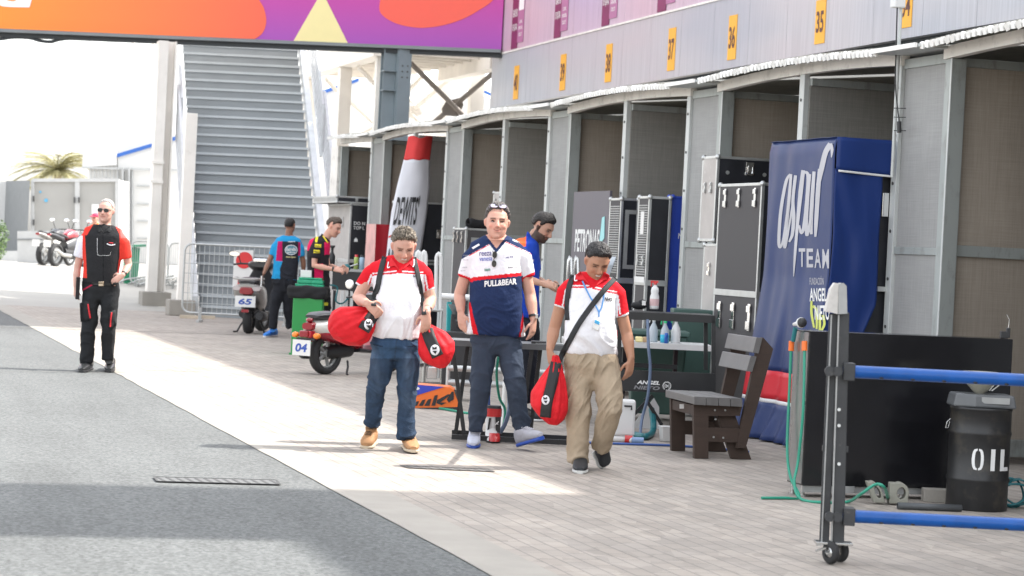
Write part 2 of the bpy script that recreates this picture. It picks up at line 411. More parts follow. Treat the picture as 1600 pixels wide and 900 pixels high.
# ================================================================== tents
TX = 8.52
post_m = mat('post_metal', (.36, .385, .375), .5, .35, var=.16, vs_=2, dirt=((.17, .16, .14), 7, .52, .55), stretch=(1, 1, .35))
edge_m = mat('post_pale', (.52, .54, .53), .5, .2, var=.08, vs_=3, dirt=((.3, .29, .27), 12, .56, .4))
bolt_m = mat('bolt', (.10, .10, .10), .5, .6)
hdr_m = mat('header_metal', (.80, .77, .72), .6, .1, var=.10, vs_=2, dirt=((.3, .28, .25), 6, .52, .4))
def weave(name, c1, c2):
    m, t, p = newmat(name); L = t.links.new; N = t.nodes.new
    tc = N('ShaderNodeTexCoord'); mp = N('ShaderNodeMapping'); mp.inputs['Scale'].default_value = (1.2, 1.2, 60)
    L(tc.outputs['Object'], mp.inputs[0])
    n = N('ShaderNodeTexNoise'); n.inputs['Scale'].default_value = 2.2; n.inputs['Detail'].default_value = 5; L(mp.outputs[0], n.inputs[0])
    n2 = N('ShaderNodeTexNoise'); n2.inputs['Scale'].default_value = 1.1; n2.inputs['Detail'].default_value = 4; L(tc.outputs['Object'], n2.inputs[0])
    mp3 = N('ShaderNodeMapping'); mp3.inputs['Scale'].default_value = (55, 55, 2); L(tc.outputs['Object'], mp3.inputs[0])
    n3 = N('ShaderNodeTexNoise'); n3.inputs['Scale'].default_value = 2; L(mp3.outputs[0], n3.inputs[0])
    a = N('ShaderNodeMath'); a.operation = 'ADD'; L(n.outputs[0], a.inputs[0]); L(n3.outputs[0], a.inputs[1])
    mr = N('ShaderNodeMapRange'); mr.inputs[1].default_value = .7; mr.inputs[2].default_value = 1.3; L(a.outputs[0], mr.inputs[0])
    mx = N('ShaderNodeMix'); mx.data_type = 'RGBA'; L(mr.outputs[0], mx.inputs['Factor']); mx.inputs['A'].default_value = (*c1, 1); mx.inputs['B'].default_value = (*c2, 1)
    mr2 = N('ShaderNodeMapRange'); mr2.inputs[1].default_value = .3; mr2.inputs[2].default_value = .7; mr2.inputs[3].default_value = .88; mr2.inputs[4].default_value = 1.1; L(n2.outputs[0], mr2.inputs[0])
    s_ = N('ShaderNodeVectorMath'); s_.operation = 'SCALE'; L(mx.outputs['Result'], s_.inputs[0]); L(mr2.outputs[0], s_.inputs['Scale'])
    L(s_.outputs[0], p.inputs['Base Color']); p.inputs['Roughness'].default_value = .8
    bp = N('ShaderNodeBump'); bp.inputs['Strength'].default_value = .25; bp.inputs['Distance'].default_value = .05
    L(n2.outputs[0], bp.inputs['Height']); L(bp.outputs[0], p.inputs['Normal'])
    MATS[name] = m; return m
brown_w = weave('weave_brown', (.275, .235, .195), (.345, .30, .25))
dark_w = weave('weave_dark', (.205, .198, .18), (.265, .255, .232))
grey_w = weave('weave_grey', (.27, .27, .265), (.33, .33, .325))
roofm = mat('roof_sheet', (.36, .35, .31), .6, .2, var=.15, vs_=3)
toothm = mat('valance_white', (.86, .85, .82), .7, var=.04)
p_ = toothm.node_tree.nodes['Principled BSDF']; p_.inputs['Subsurface Weight'].default_value = 0
ZE, RISE = 3.335, .05
def arc(u): return ZE + RISE * (1 - (2 * u - 1) ** 2)
def make_tent(y0, y1, label, mid=True, half=False):
    t = thing('garage_tent', label, 'tent', (TX, y0, 0), 'grey awning stalls in a row beside the paving')
    zt = ZE - .10
    def arcz(y):
        u = (y - y0) / (y1 - y0)
        if half: u = u / 2
        return arc(u)
    # posts (near post at y1 side is the pillar nearest to the next gap)
    b = B(); b.box((TX - .02, y0, 0), (TX + .05, y0 + .10, zt)); b.build('post', edge_m, t, bevel=.004)
    b = B(); b.box((TX - .02, y1 - .12, 0), (TX + .11, y1, zt)); b.build('post', post_m, t, bevel=.006)
    b = B(); b.box((TX - .024, y1 - .124, 0), (TX - .018, y1 - .10, zt)); b.build('edge_strip', edge_m, t)
    ym = (y0 + y1) / 2
    if mid:
        b = B(); b.box((TX - .015, ym - .055, 0), (TX + .04, ym + .055, zt + .07)); b.build('post', edge_m, t, bevel=.004)
    b = B()
    for yy in ([y0 + .05, ym] if mid else [y0 + .05]):
        z = .25
        while z < 3.1:
            xf = TX - .02 if yy < ym - .5 else TX - .015
            b.cyl((xf - .008, yy, z), (xf + .004, yy, z), .014, n=8); z += .40
    b.build('bolts', bolt_m, t)
    # header
    n = 14; b = B(); vs = []
    for i in range(n + 1):
        y = lerp(y0 - .02, y1 + .02, i / n); z = arcz(y)
        for (x, zz) in ((TX - .03, z - .10), (TX + .04, z - .10), (TX + .04, z), (TX - .03, z)): vs.append((x, y, zz))
    fs = [(4 * i + j, 4 * i + (j + 1) % 4, 4 * (i + 1) + (j + 1) % 4, 4 * (i + 1) + j) for i in range(n) for j in range(4)] + [(0, 1, 2, 3), (4 * n + 3, 4 * n + 2, 4 * n + 1, 4 * n)]
    b.add(vs, fs); b.build('header_beam', hdr_m, t)
    # corrugated roof
    def roof(yv, k, x):
        base = arcz(yv) + .035
        zz = base + (x - TX) * .10 if x > TX else base - (TX - x) * .16
        return zz + (.022 if k % 4 in (1, 2) else -.0)
    per = .088; nn = int((y1 - y0 + .1) / (per / 4)); b = B(); vs = []
    xs = [TX - .24, TX, TX + 4.62]
    for k in range(nn + 1):
        yv = y0 - .05 + k * per / 4
        for x in xs: vs.append((x, yv, roof(yv, k, x)))
    b.add(vs, [(3 * k + j, 3 * k + j + 1, 3 * k + j + 4, 3 * k + j + 3) for k in range(nn) for j in (0, 1)])
    b.build('roof', roofm, t, solid=.012)
    b = B(); rr = random.Random(int(y0 * 10))
    k = 0; yv = y0 - .02
    while yv < y1:
        z = arcz(yv) + .035 - .048
        j = rr.uniform(-.008, .008)
        if True:
            b.obox((TX - .255, yv + .033, z - .002 + j / 2), (.010, 0, .004), (0, .027, j), (-.006 + j, 0, .025))
            b.box((TX - .252, yv - .012, z + .004), (TX - .244, yv + .080, z + .020))
        yv += .088
    b.build('valance', toothm, t)
    # end wall (far end, facing the camera) with rails
    xb = TX + 4.5
    def wall(yy, m, x0):
        b = B(); b.box((x0, yy - .012, .12), (xb, yy + .012, 3.18)); w_ = b.build('divider_wall', m, t)
        for z in (.06, 1.66): b = B(); b.box((x0, yy - .05, z), (xb, yy - .0125, z + (.14 if z < .1 else .09))); b.build('rail', post_m, w_, bevel=.004)
        b = B(); b.box((x0, yy - .04, 3.181), (xb, yy + .02, 3.25)); b.build('rail', post_m, w_, bevel=.004)
    wall(y1 - .02, brown_w, TX + .11)
    if mid: wall(ym - .075, dark_w, TX + .035)
    b = B(); b.box((xb, y0, 0), (xb + .02, y1, 3.84)); b.build('back_wall', dark_w, t)
    return t
gap_m = grey_w
names = ['first', 'second', 'third', 'fourth', 'fifth']
make_tent(7.86, 12.06, 'nearest awning stall, off to the right past the blue trestle')
make_tent(12.86, 17.06, 'brown walled awning stall behind the black cabinet and oil drum')
make_tent(17.86, 22.06, 'awning stall that holds the blue covered cabinet')
make_tent(22.86, 27.06, 'awning stall behind the bench and tall flight cases')
make_tent(27.8, 32.05, 'awning stall behind the man in the navy and white shirt')
make_tent(32.85, 37.0, 'awning stall with the leaning white and red banner')
make_tent(37.8, 40.3, 'short last awning stall at the far end near the stairs', mid=False, half=True)
for (a, c, lab) in ((12.06, 12.86, 'pale grey fabric panel between the two nearest stalls'), (17.06, 17.86, 'grey fabric panel with antenna cable, right of the blue cover'), (22.06, 22.86, 'grey fabric panel left of the tall grey case'),
                    (27.06, 27.8, 'grey fabric panel behind the bearded mechanic'), (32.05, 32.85, 'grey fabric panel right of the leaning banner'), (37.0, 37.8, 'grey fabric panel left of the red padded block')):
    t = thing('infill_panel', lab, 'panel', (TX, a, 0), 'narrow fabric panels joining the stalls')
    b = B(); b.box((TX + .012, a + .002, .08), (TX + .03, c - .002, ZE - .13)); b.build('fabric', grey_w, t)
    for q0, q1 in (((TX - .005, a + .003, 1.66), (TX + .011, c - .003, 1.72)), ((TX - .005, a + .003, ZE - .13), (TX + .05, c - .003, ZE - .05)), ((TX - .005, a + .003, .02), (TX + .011, c - .003, .08))):
        b = B(); b.box(q0, q1); b.build('rail', post_m, t, bevel=.003)
    b = B(); b.box((TX - .28, a - .05, ZE - .02), (TX + .3, c + .05, ZE + .005)); b.build('gutter', edge_m, t)
    b = B(); b.box((TX - .31, a - .02, ZE - .025), (TX - .285, c + .02, ZE + .012)); b.build('gutter_lip', toothm, t)
# cream end panel at the far end
t = thing('end_panel', 'pale cream panel closing the far end of the stalls', 'panel', (TX, 40.35, 0))
b = B(); b.box((TX - .06, 40.32, 0), (TX + .16, 40.9, 3.25)); b.build('panel', hdr_m, t, bevel=.005)

# ================================================================== pit building
FX = 13.15; FB = 4.53
def fascia_mat(name, base, pink, lilac, scale):
    m, t, p = newmat(name); L = t.links.new; N = t.nodes.new
    tc = N('ShaderNodeTexCoord'); mp = N('ShaderNodeMapping'); mp.inputs['Scale'].default_value = (0, .12, .5); L(tc.outputs['Object'], mp.inputs[0])
    n = N('ShaderNodeTexNoise'); n.inputs['Scale'].default_value = scale; n.inputs['Detail'].default_value = 2; L(mp.outputs[0], n.inputs[0])
    cr = N('ShaderNodeValToRGB'); e = cr.color_ramp.elements; e[0].position = .32; e[0].color = (*lilac, 1); e[1].position = .68; e[1].color = (*pink, 1)
    q = e.new(.5); q.color = (*base, 1); L(n.outputs[0], cr.inputs[0])
    mp2 = N('ShaderNodeMapping'); mp2.inputs['Scale'].default_value = (1, 9, .25); L(tc.outputs['Object'], mp2.inputs[0])
    n2 = N('ShaderNodeTexNoise'); n2.inputs['Scale'].default_value = 3; n2.inputs['Detail'].default_value = 6; L(mp2.outputs[0], n2.inputs[0])
    mr = N('ShaderNodeMapRange'); mr.inputs[1].default_value = .3; mr.inputs[2].default_value = .7; mr.inputs[3].default_value = .88; mr.inputs[4].default_value = 1.08; L(n2.outputs[0], mr.inputs[0])
    s_ = N('ShaderNodeVectorMath'); s_.operation = 'SCALE'; L(cr.outputs[0], s_.inputs[0]); L(mr.outputs[0], s_.inputs['Scale'])
    L(s_.outputs[0], p.inputs['Base Color']); p.inputs['Roughness'].default_value = .42
    return m
fas_up = fascia_mat('fascia_upper', (.55, .43, .51), (.58, .40, .46), (.46, .39, .52), 1.0)
fas_lo = fascia_mat('fascia_lower', (.47, .46, .485), (.50, .455, .475), (.39, .41, .455), 1.3)
wallm = mat('building_wall', (.42, .43, .44), .7, var=.08, vs_=1)
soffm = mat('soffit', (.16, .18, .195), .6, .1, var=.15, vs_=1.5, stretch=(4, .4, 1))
glassd = mat('dark_glass', (.05, .06, .07), .15, var=.1)
Y0B, Y1B = -26, 47.4
pb = thing('pit_building', 'long grey pit building with a pink panelled fascia and numbered garages', 'building', (FX, 10, 0))
ZJ = 5.63
b = B()
y = Y0B
while y < Y1B - .01:
    y2 = min(y + 1.475, Y1B)
    b.box((FX, y + .004, FB), (FX + .12, y2 - .004, ZJ - .006)); y = y2
b.build('lower_fascia', fas_lo, pb)
b = B(); b.box((FX - .02, Y0B, ZJ - .004), (FX + .12, Y1B, ZJ + .03)); b.build('fascia_trim', hdr_m, pb)
b = B()
y = Y0B
while y < Y1B - .01:
    y2 = min(y + 1.475, Y1B)
    b.box((FX + .003, y + .004, ZJ + .034), (FX + .12, y2 - .004, 7.3)); y = y2
b.build('upper_fascia', fas_up, pb)
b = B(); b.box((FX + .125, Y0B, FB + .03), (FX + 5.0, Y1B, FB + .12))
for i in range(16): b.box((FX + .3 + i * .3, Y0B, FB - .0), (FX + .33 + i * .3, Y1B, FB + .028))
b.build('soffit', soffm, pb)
b = B(); b.box((FX + 5.0, Y0B, 0), (FX + 5.3, Y1B, 7.3)); b.build('rear_wall', wallm, pb)
# upper storeys and the higher blocks whose shade falls across the lane
b = B(); b.box((FX + .3, Y0B, 7.3), (FX + 9, Y1B - .5, 10.0)); b.build('upper_wall', wallm, pb)
b = B()
for i in range(24): b.box((FX + .27, Y0B + .8 + i * 3.0, 7.9), (FX + .3, Y0B + 2.9 + i * 3.0, 9.4))
b.build('upper_window', glassd, pb)
def yground(px, py): return PZ(px, py).y
T50 = math.tan(SUN_EL)
b = B()
b.box((FX + .3, Y0B, 10.0), (FX + 9, Y1B - .5, (FX + .3 - 4.62) * T50))
ya = yground(330, 850); yb = yground(330, 768)
b.box((FX + .3, Y0B, 10.6), (FX + 6, ya, (FX + .3 - 2.3) * T50))
b.build('roof_block', wallm, pb)
b = B(); b.box((FX + .35, ya + .002, 10.6), (FX + 5, yb, 25))
b.box((FX + .35, yground(60, 511), 10.6), (FX + 5, yground(60, 476), 26)); b.build('tower', wallm, pb)
# garage numbers
yel = mat('sign_yellow', (.86, .42, .035), .55, var=.05); blk = mat('letter_dark', (.10, .035, .03), .6)
for num, px, yt, yb_ in ((40, 807, 103, 155), (39, 880, 85, 141), (38, 951.5, 69, 128), (37, 1050, 44, 110), (36, 1145, 24, 93), (35, 1282.5, 0, 68), (34, 1417, -24, 43)):
    c = PX(px, (yt + yb_) / 2, FX); hh = abs(PX(px, yt, FX).z - PX(px, yb_, FX).z)
    t = thing('number_sign', 'yellow number sign reading %d on the pit building fascia' % num, 'sign', (FX, c.y, c.z), 'yellow garage number signs')
    b = B(); b.box((FX - .012, c.y - .17, c.z - hh / 2), (FX - .001, c.y + .17, c.z + hh / 2)); b.build('board', yel, t, bevel=.002)
    b = B(); lettering(b, str(num), (FX - .016, c.y, c.z), (0, -1, 0), (0, 0, 1), hh * .50, .25, bold=.03); b.build('lettering', blk, t)
# upper fascia event banners (maroon + pink pairs)
mar = mat('banner_maroon', (.20, .02, .09), .6, var=.15); pnk = mat('banner_mauve', (.42, .16, .30), .6, var=.1); whl = mat('letter_white', (.85, .83, .82), .6, var=.03)
for k, (px, yb_) in enumerate(((808, 74), (876, 56), (952, 36), (1041, 12), (1135, -20))):
    c = PX(px, yb_, FX); z0 = ZJ + .05; y = c.y
    pl = ('furthest', 'second furthest', 'middle', 'second nearest', 'nearest')[k]
    t = thing('event_banner', '%s maroon and mauve event banner with white words on the fascia' % pl, 'banner', (FX, y, z0), 'maroon event banners on the fascia')
    b = B(); b.box((FX - .012, y, z0), (FX - .002, y + .42, z0 + 1.55)); b.build('maroon_panel', mar, t)
    b = B(); b.box((FX - .012, y - .42, z0 + .1), (FX - .002, y - .003, z0 + 1.55)); b.build('mauve_panel', pnk, t)
    b = B()
    lettering(b, 'OF QATAR', (FX - .016, y + .2, z0 + .42), (0, -1, 0), (0, 0, 1), .16, .34)
    lettering(b, 'GRAND PRIX', (FX - .016, y + .2, z0 + .72), (0, -1, 0), (0, 0, 1), .16, .34)
    for i, tx in enumerate(('LOSAIL', 'INTERNATIONAL', 'CIRCUIT')): lettering(b, tx, (FX - .016, y - .22, z0 + .52 - .13 * i), (0, -1, 0), (0, 0, 1), .07, (.2, .3, .22)[i])
    b.box((FX - .016, y - .40, z0 + .75), (FX - .0125, y - .06, z0 + 1.2))
    b.build('lettering', whl, t)

# ================================================================== bridge with the printed banner
zA = PX(783, 78, FX - .02)
BZ = zA.z
bl = PZ(-420, 28, BZ); br_ = PX(783, 78, FX - .03); br_.z = BZ
bd = (br_ - bl); bd.z = 0; bd.normalize(); bn = V((bd.y, -bd.x, 0))           # bn towards camera
if bn.dot(CP - br_) < 0: bn = -bn
def BP(px, py, off=0.0): return PN(px, py, br_ + bn * off, bn)
BRH = 3.0
def gradm(name, c0, c1, p0, p1, axis='X'):
    """printed two-colour gradient along a world axis, object coordinates"""
    m, t, p = newmat(name); L = t.links.new; N = t.nodes.new
    tc = N('ShaderNodeTexCoord'); sx = N('ShaderNodeSeparateXYZ'); L(tc.outputs['Object'], sx.inputs[0])
    mr = N('ShaderNodeMapRange'); mr.inputs[1].default_value = p0; mr.inputs[2].default_value = p1; L(sx.outputs[axis], mr.inputs[0])
    mx = N('ShaderNodeMix'); mx.data_type = 'RGBA'; L(mr.outputs[0], mx.inputs['Factor']); mx.inputs['A'].default_value = (*c0, 1); mx.inputs['B'].default_value = (*c1, 1)
    L(mx.outputs['Result'], p.inputs['Base Color']); p.inputs['Roughness'].default_value = .5
    return m
ctr = br_
brg = thing('overhead_bridge', 'overhead bridge clad with an orange and purple printed banner', 'bridge', (ctr.x, ctr.y, 0))
xo = lambda px: BP(px, 50).x - ctr.x
purp = gradm('print_purple', (.38, .07, .42), (.55, .05, .32), BZ + .1, BZ + 1.1, 'Z')
orng = gradm('print_orange', (.90, .27, .03), (.90, .13, .065), xo(0), xo(410))
redo = mat('print_red', (.90, .115, .075), .5, var=.02); yelp = mat('print_yellow', (.86, .74, .36), .5, var=.02)
b = B()
b.obox((bl + br_) / 2 + bn * -.05 + V((0, 0, BRH / 2)), (br_ - bl) / 2, bn * .05, V((0, 0, BRH / 2))); b.build('printed_panel', purp, brg)
b = B(); b.obox((bl + br_) / 2 + bn * -.115 + V((0, 0, BRH / 2)), (br_ - bl) / 2, bn * .01, V((0, 0, BRH / 2))); b.build('bounce_backing', whl, brg)  # unseen white sheet added to keep purple bounce off the stairs
def bpoly(name, pts, m, off):
    b = B(); P = [BP(x, y, off) for x, y in pts]; b.prism(P, -bn * .006); return b.build(name, m, brg)
def spl(pts, n=8):
    out = []
    for i in range(len(pts) - 1):
        p0 = pts[max(i - 1, 0)]; p1 = pts[i]; p2 = pts[i + 1]; p3 = pts[min(i + 2, len(pts) - 1)]
        for k in range(n):
            t = k / n
            out.append(tuple(.5 * ((2 * b_) + (c - a) * t + (2 * a - 5 * b_ + 4 * c - d) * t * t + (-a + 3 * b_ - 3 * c + d) * t ** 3) for a, b_, c, d in zip(p0, p1, p2, p3)))
    out.append(tuple(pts[-1])); return out
eb = [(398, 61), (408, 54), (414, 44), (416, 30), (412, 12), (403, -4), (395, -30), (380, -80), (340, -120)]
bpoly('orange_shape', [(-400, -120), (-400, 29.0), (0, 44.5), (200, 53)] + spl(eb), orng, .008)
bpoly('yellow_triangle', [(458.5, 64), (543.5, 67.5), (505, -10), (501, -10)], yelp, .008)
rb = [(600, -30), (594, 0), (593, 16), (600, 26), (615, 35), (635, 41), (660, 43.5), (690, 40), (720, 31), (745, 18), (772, -2), (790, -40)]
bpoly('red_shape', spl(rb), redo, .008)
bpoly('white_letter', spl([(-14, -30), (-8, -4), (-2, 6), (8, 10.5), (46, 11.5)], 4) + [(50, -2), (52, -8), (28, -10), (28, -2), (22, 2), (12, 1), (6, -6), (4, -30)], whl, .016)
beam_m = mat('bridge_steel', (.20, .215, .225), .5, .3, var=.12, vs_=2, dirt=((.20, .10, .05), 5, .60, .5)); beam_d = mat('bridge_dark', (.035, .04, .045), .6, var=.2)
dz = V((0, 0, 1))
b = B(); b.obox((lerp(bl, br_, .5)) + bn * .02 - dz * .035, (br_ - bl) / 2, bn * .10, dz * .033); b.build('lower_flange', beam_m, brg)
b = B(); b.obox((lerp(bl, br_, .5)) - bn * .10 - dz * .115, (br_ - bl) / 2, bn * .10, dz * .045)
pts = [BP(x, y + 11, 0) - bn * .05 for x, y in ((-60, 48), (-20, 50), (0, 49.5), (20, 47), (45, 48), (60, 52), (78, 54), (95, 50), (130, 48), (180, 52))]
b.tube([V(q) for q in spl([tuple(p) for p in pts], 4)], .035, 6)
b.build('under_beam', beam_d, brg)
cream = mat('cream_steel', (.84, .80, .745), .6, .05, var=.08, vs_=2, dirt=((.42, .36, .28), 5, .6, .3))
creamd = mat('taupe_steel', (.20, .175, .155), .6, .1, var=.12, vs_=3)
# steel H column beneath (grey)
c0 = BP(619, 100, -.10); Zc = depth(c0)
colg = mat('column_grey', (.23, .275, .30), .5, .25, var=.08, vs_=3)
wpx = 1 / (FOC / Zc)
b = B(); cx = c0.x + .0; cy = c0.y
hw = .16; b.box((cx - .01, cy - hw, 0), (cx + .01, cy + hw, BZ - .08)); b.box((cx - .27, cy - .011, 0), (cx - .011, cy + .011, BZ - .08))
b.box((cx + .0105, cy - .2, 0), (cx + .28, cy - .18, BZ - .08)); b.box((cx - .29, cy + .16, 0), (cx + .28, cy + .18, BZ - .08)); b.box((cx - .01, cy - .18, 0), (cx + .012, cy - .162, BZ - .08))
b.build('steel_column', colg, brg)
b = B()
for z in (BZ - .55, BZ - .95): b.box((cx - .28, cy - .15, z), (cx - .012, cy + .15, z + .02))
b.build('stiffener', colg, brg)
b = B()
for i in range(2):
    for j in range(3): b.cyl((cx + .09 + .11 * i, cy - .215, BZ - .42 - .12 * j), (cx + .09 + .11 * i, cy - .20, BZ - .42 - .12 * j), .016, n=8)
b.build('bolts', bolt_m, brg)
# cream girders behind, running along the lane
def girder(pxn, pyn, pxf, pyf, zoff, wdt, hgt, nm='girder'):
    a = PD(pxn, pyn, Zc + .6); z = a.z; f = PZ(pxf, pyf, z)
    f.x = a.x + (f.x - a.x) * .3
    b = B(); b.obox((a + f) / 2 + dz * hgt / 2, (f - a) / 2, V((wdt / 2, 0, 0)), dz * hgt / 2); b.build(nm, cream, brg); return a, f
ga, gf = girder(597, 88, 478, 124, 0, .35, 1.1)
ga2, gf2 = girder(776, 108, 700, 128, 0, .3, .8)
zd = ga.z
b = B(); b.box((ga.x + .17, ga.y, zd + .32), (ga2.x - .1, ga.y + 9, zd + .42)); b.build('deck', cream, brg)
b = B()
for i in range(12): b.box((ga.x + .18, ga.y + .2 + i * .7, zd + .10), (ga2.x - .15, ga.y + .28 + i * .7, zd + .319))
b.build('deck_joists', cream, brg)
for (px, d, w_) in ((483, 8.6, .30), (537, 4.2, .27), (592, .8, .2), (693, 7.0, .22), (743, 4.0, .3), (672, 9.5, .25)):
    p = PD(px, 160, Zc + d); b = B(); b.box((p.x - w_ / 2, p.y - w_ / 2, 0), (p.x + w_ / 2, p.y + w_ / 2, zd - .005)); b.build('bridge_column', cream, brg)
b = B()
def dtube(b, x0, y0, d0, x1, y1, d1, r): b.tube([PD(x0, y0, Zc + d0), PD(x1, y1, Zc + d1)], r, 10)
dtube(b, 641, 98, 1.4, 722, 178, 2.6, .055); dtube(b, 778, 108, 1.4, 716, 160, 2.6, .055); dtube(b, 716, 160, 2.6, 672, 196, 3.2, .055)
P = [PD(x, y, Zc + 2.62) for x, y in ((697, 158), (722, 152), (724, 165), (716, 182), (692, 180), (690, 170))]; b.prism(P, HF * .03)
b.build('dark_brace', creamd, brg)
b = B()
for q in ((560, 104, 3, 588, 134, 3.5, .05), (508, 122, 6, 526, 142, 6.3, .05), (546, 158, 6, 590, 198, 6.5, .05), (722, 108, 5, 650, 168, 7, .055), (600, 190, 6.6, 560, 212, 6.6, .05), (650, 168, 7.2, 636, 150, 7.2, .05), (640, 175, 7, 668, 205, 7, .05), (660, 120, 6, 640, 140, 6, .05)):
    b = B(); dtube(b, *q); b.build('cream_brace', cream, brg)
b = B()
P = [PD(x, y, Zc + 7) for x, y in ((636, 166), (655, 165), (660, 178), (645, 186), (634, 180))]; b.prism(P, HF * .03)
b.build('gusset_plate', cream, brg)
# cream columns at the left with plinths
def col(px, pyb, w_, topz, label, plinth):
    p = PZ(px, pyb); t = thing('steel_column', label, 'column', (p.x, p.y, 0))
    b = B(); h = w_ / 2
    b.box((p.x - h, p.y - .012, .35), (p.x + h, p.y + .012, topz)); b.box((p.x - h, p.y - h, .35), (p.x - h + .03, p.y + h, topz)); b.box((p.x + h - .03, p.y - h, .35), (p.x + h, p.y + h, topz))
    b.box((p.x - h + .03, p.y - h, .35), (p.x + h * .1, p.y - h + .02, topz)); b.build('shaft', cream, t, bevel=.004)
    b = B(); q = plinth; b.box((p.x - q, p.y - q, 0), (p.x + q, p.y + q, .352)); b.build('plinth', concrete, t, bevel=.02)
    b = B(); b.box((p.x - h - .04, p.y - h - .04, 2.6), (p.x + h * .2, p.y - h + .0, 2.66)); b.box((p.x - h - .04, p.y - h - .04, 3.0), (p.x + h * .2, p.y - h + .0, 3.06)); b.build('bracket', cream, t)
col(241, 482, .37, BZ - .17, 'cream steel column on a concrete plinth left of the stairs', .30)
p = PZ(288, 493); t = thing('steel_column', 'slim cream column on a plinth at the left foot of the stairs', 'column', (p.x, p.y, 0))
b = B(); b.box((p.x - .16, p.y - .1, .3), (p.x + .06, p.y + .1, 3.9)); b.build('shaft', cream, t, bevel=.004)
b = B(); b.box((p.x - .34, p.y - .25, 0), (p.x + .17, p.y + .25, .302)); b.build('plinth', concrete, t, bevel=.02)

# ================================================================== stairs
stm = mat('stair_grey', (.25, .268, .28), .55, .15, var=.07, vs_=2); stn = mat('stair_nosing', (.40, .425, .445), .4, .4, var=.06)
railm = mat('rail_white', (.64, .655, .67), .5, .1, var=.12, vs_=5, dirt=((.35, .36, .38), 18, .56, .4))
S0 = PZ(312, 494); S1 = PZ(506, 505); zs = depth(S0)
NS = 29
T0 = PD(284, 56, zs + 6.4); T1 = PD(462, 66, zs + 6.4)
T0.z = T1.z = (T0.z + T1.z) / 2
st = thing('staircase', 'wide grey steel staircase climbing to the bridge between white mesh railings', 'stairs', (S0.x, S0.y, 0))
bR = B(); bT = B()
up1 = T0.z / NS
for i in range(NS):
    u0 = i / NS; u1 = (i + 1) / NS
    a, c = lerp(S0, T0, u0), lerp(S1, T1, u0); a2, c2 = lerp(S0, T0, u1), lerp(S1, T1, u1)
    z0, z1 = i * up1, (i + 1) * up1
    a = V((a.x, a.y, 0)); c = V((c.x, c.y, 0)); a2 = V((a2.x, a2.y, 0)); c2 = V((c2.x, c2.y, 0))
    bR.add([a + dz * z0, c + dz * z0, c + dz * (z1 - .02), a + dz * (z1 - .02)], [(0, 1, 2, 3)])
    fr = (a - a2).normalized() * .05
    P = [a + fr, c + fr, c2 + fr, a2 + fr]
    bT.prism([p + dz * (z1 - .035) for p in P], dz * .05)
bR.build('risers', stm, st, solid=.01); bT.build('treads', stn, st)
def srail(A, Bt, sgn, u0, u1, h0, h1, off, nm, gridn, lift=0):
    side = (S1 - S0).normalized() * sgn
    def pt(u, h): p = lerp(A, Bt, u); z = T0.z * u; return V((p.x, p.y, 0)) + side * off + dz * (z + h)
    b = B()
    for h in (h0, h1): b.bar(pt(u0, h), pt(u1, h), .05, .05)
    b.bar(pt(u0, h0), pt(u0, h1), .05, .05); b.bar(pt(u1, h0), pt(u1, h1), .05, .05)
    for k in range(1, gridn):
        u = lerp(u0, u1, k / gridn); b.bar(pt(u, h0), pt(u, h1), .02 if k % 5 else .045, .02)
    for k in range(1, 6):
        h = lerp(h0, h1, k / 6); b.bar(pt(u0, h), pt(u1, h), .02, .015)
    return b.build(nm, railm, st)
for A, Bt, sgn in ((S0, T0, -1), (S1, T1, 1)):
    b = B(); side = (S1 - S0).normalized() * sgn
    a = V((A.x, A.y, 0)) + side * .04; c = V((Bt.x, Bt.y, 0)) + side * .04
    b.prism([a - dz * 0, a + dz * .38, c + dz * (T0.z + .3), c + dz * (T0.z - .1)], side * .12); b.build('stringer', railm, st)
    srail(A, Bt, sgn, .02, .55, .40, 1.40, .30, 'railing', 26)
    srail(A, Bt, sgn, .50, 1.0, .35, 1.40, .24, 'railing', 24)
# timber planks at the column foot
pk = mat('plank', (.50, .42, .33), .9, var=.2)
for (x0, y0, x1, y1, lb) in ((281, 493, 312, 494.5, 'short pale wooden plank on the ground by the column plinth'), (314, 493.5, 336, 494.5, 'small pale wooden block on the ground at the stair foot')):
    a, c = PZ(x0, y0 + 4), PZ(x1, y1 + 4); b = B(); b.bar(a + dz * .03, c + dz * .03, .1, .06); tag(b.build('wooden_plank', pk, bevel=.004), lb, 'plank')

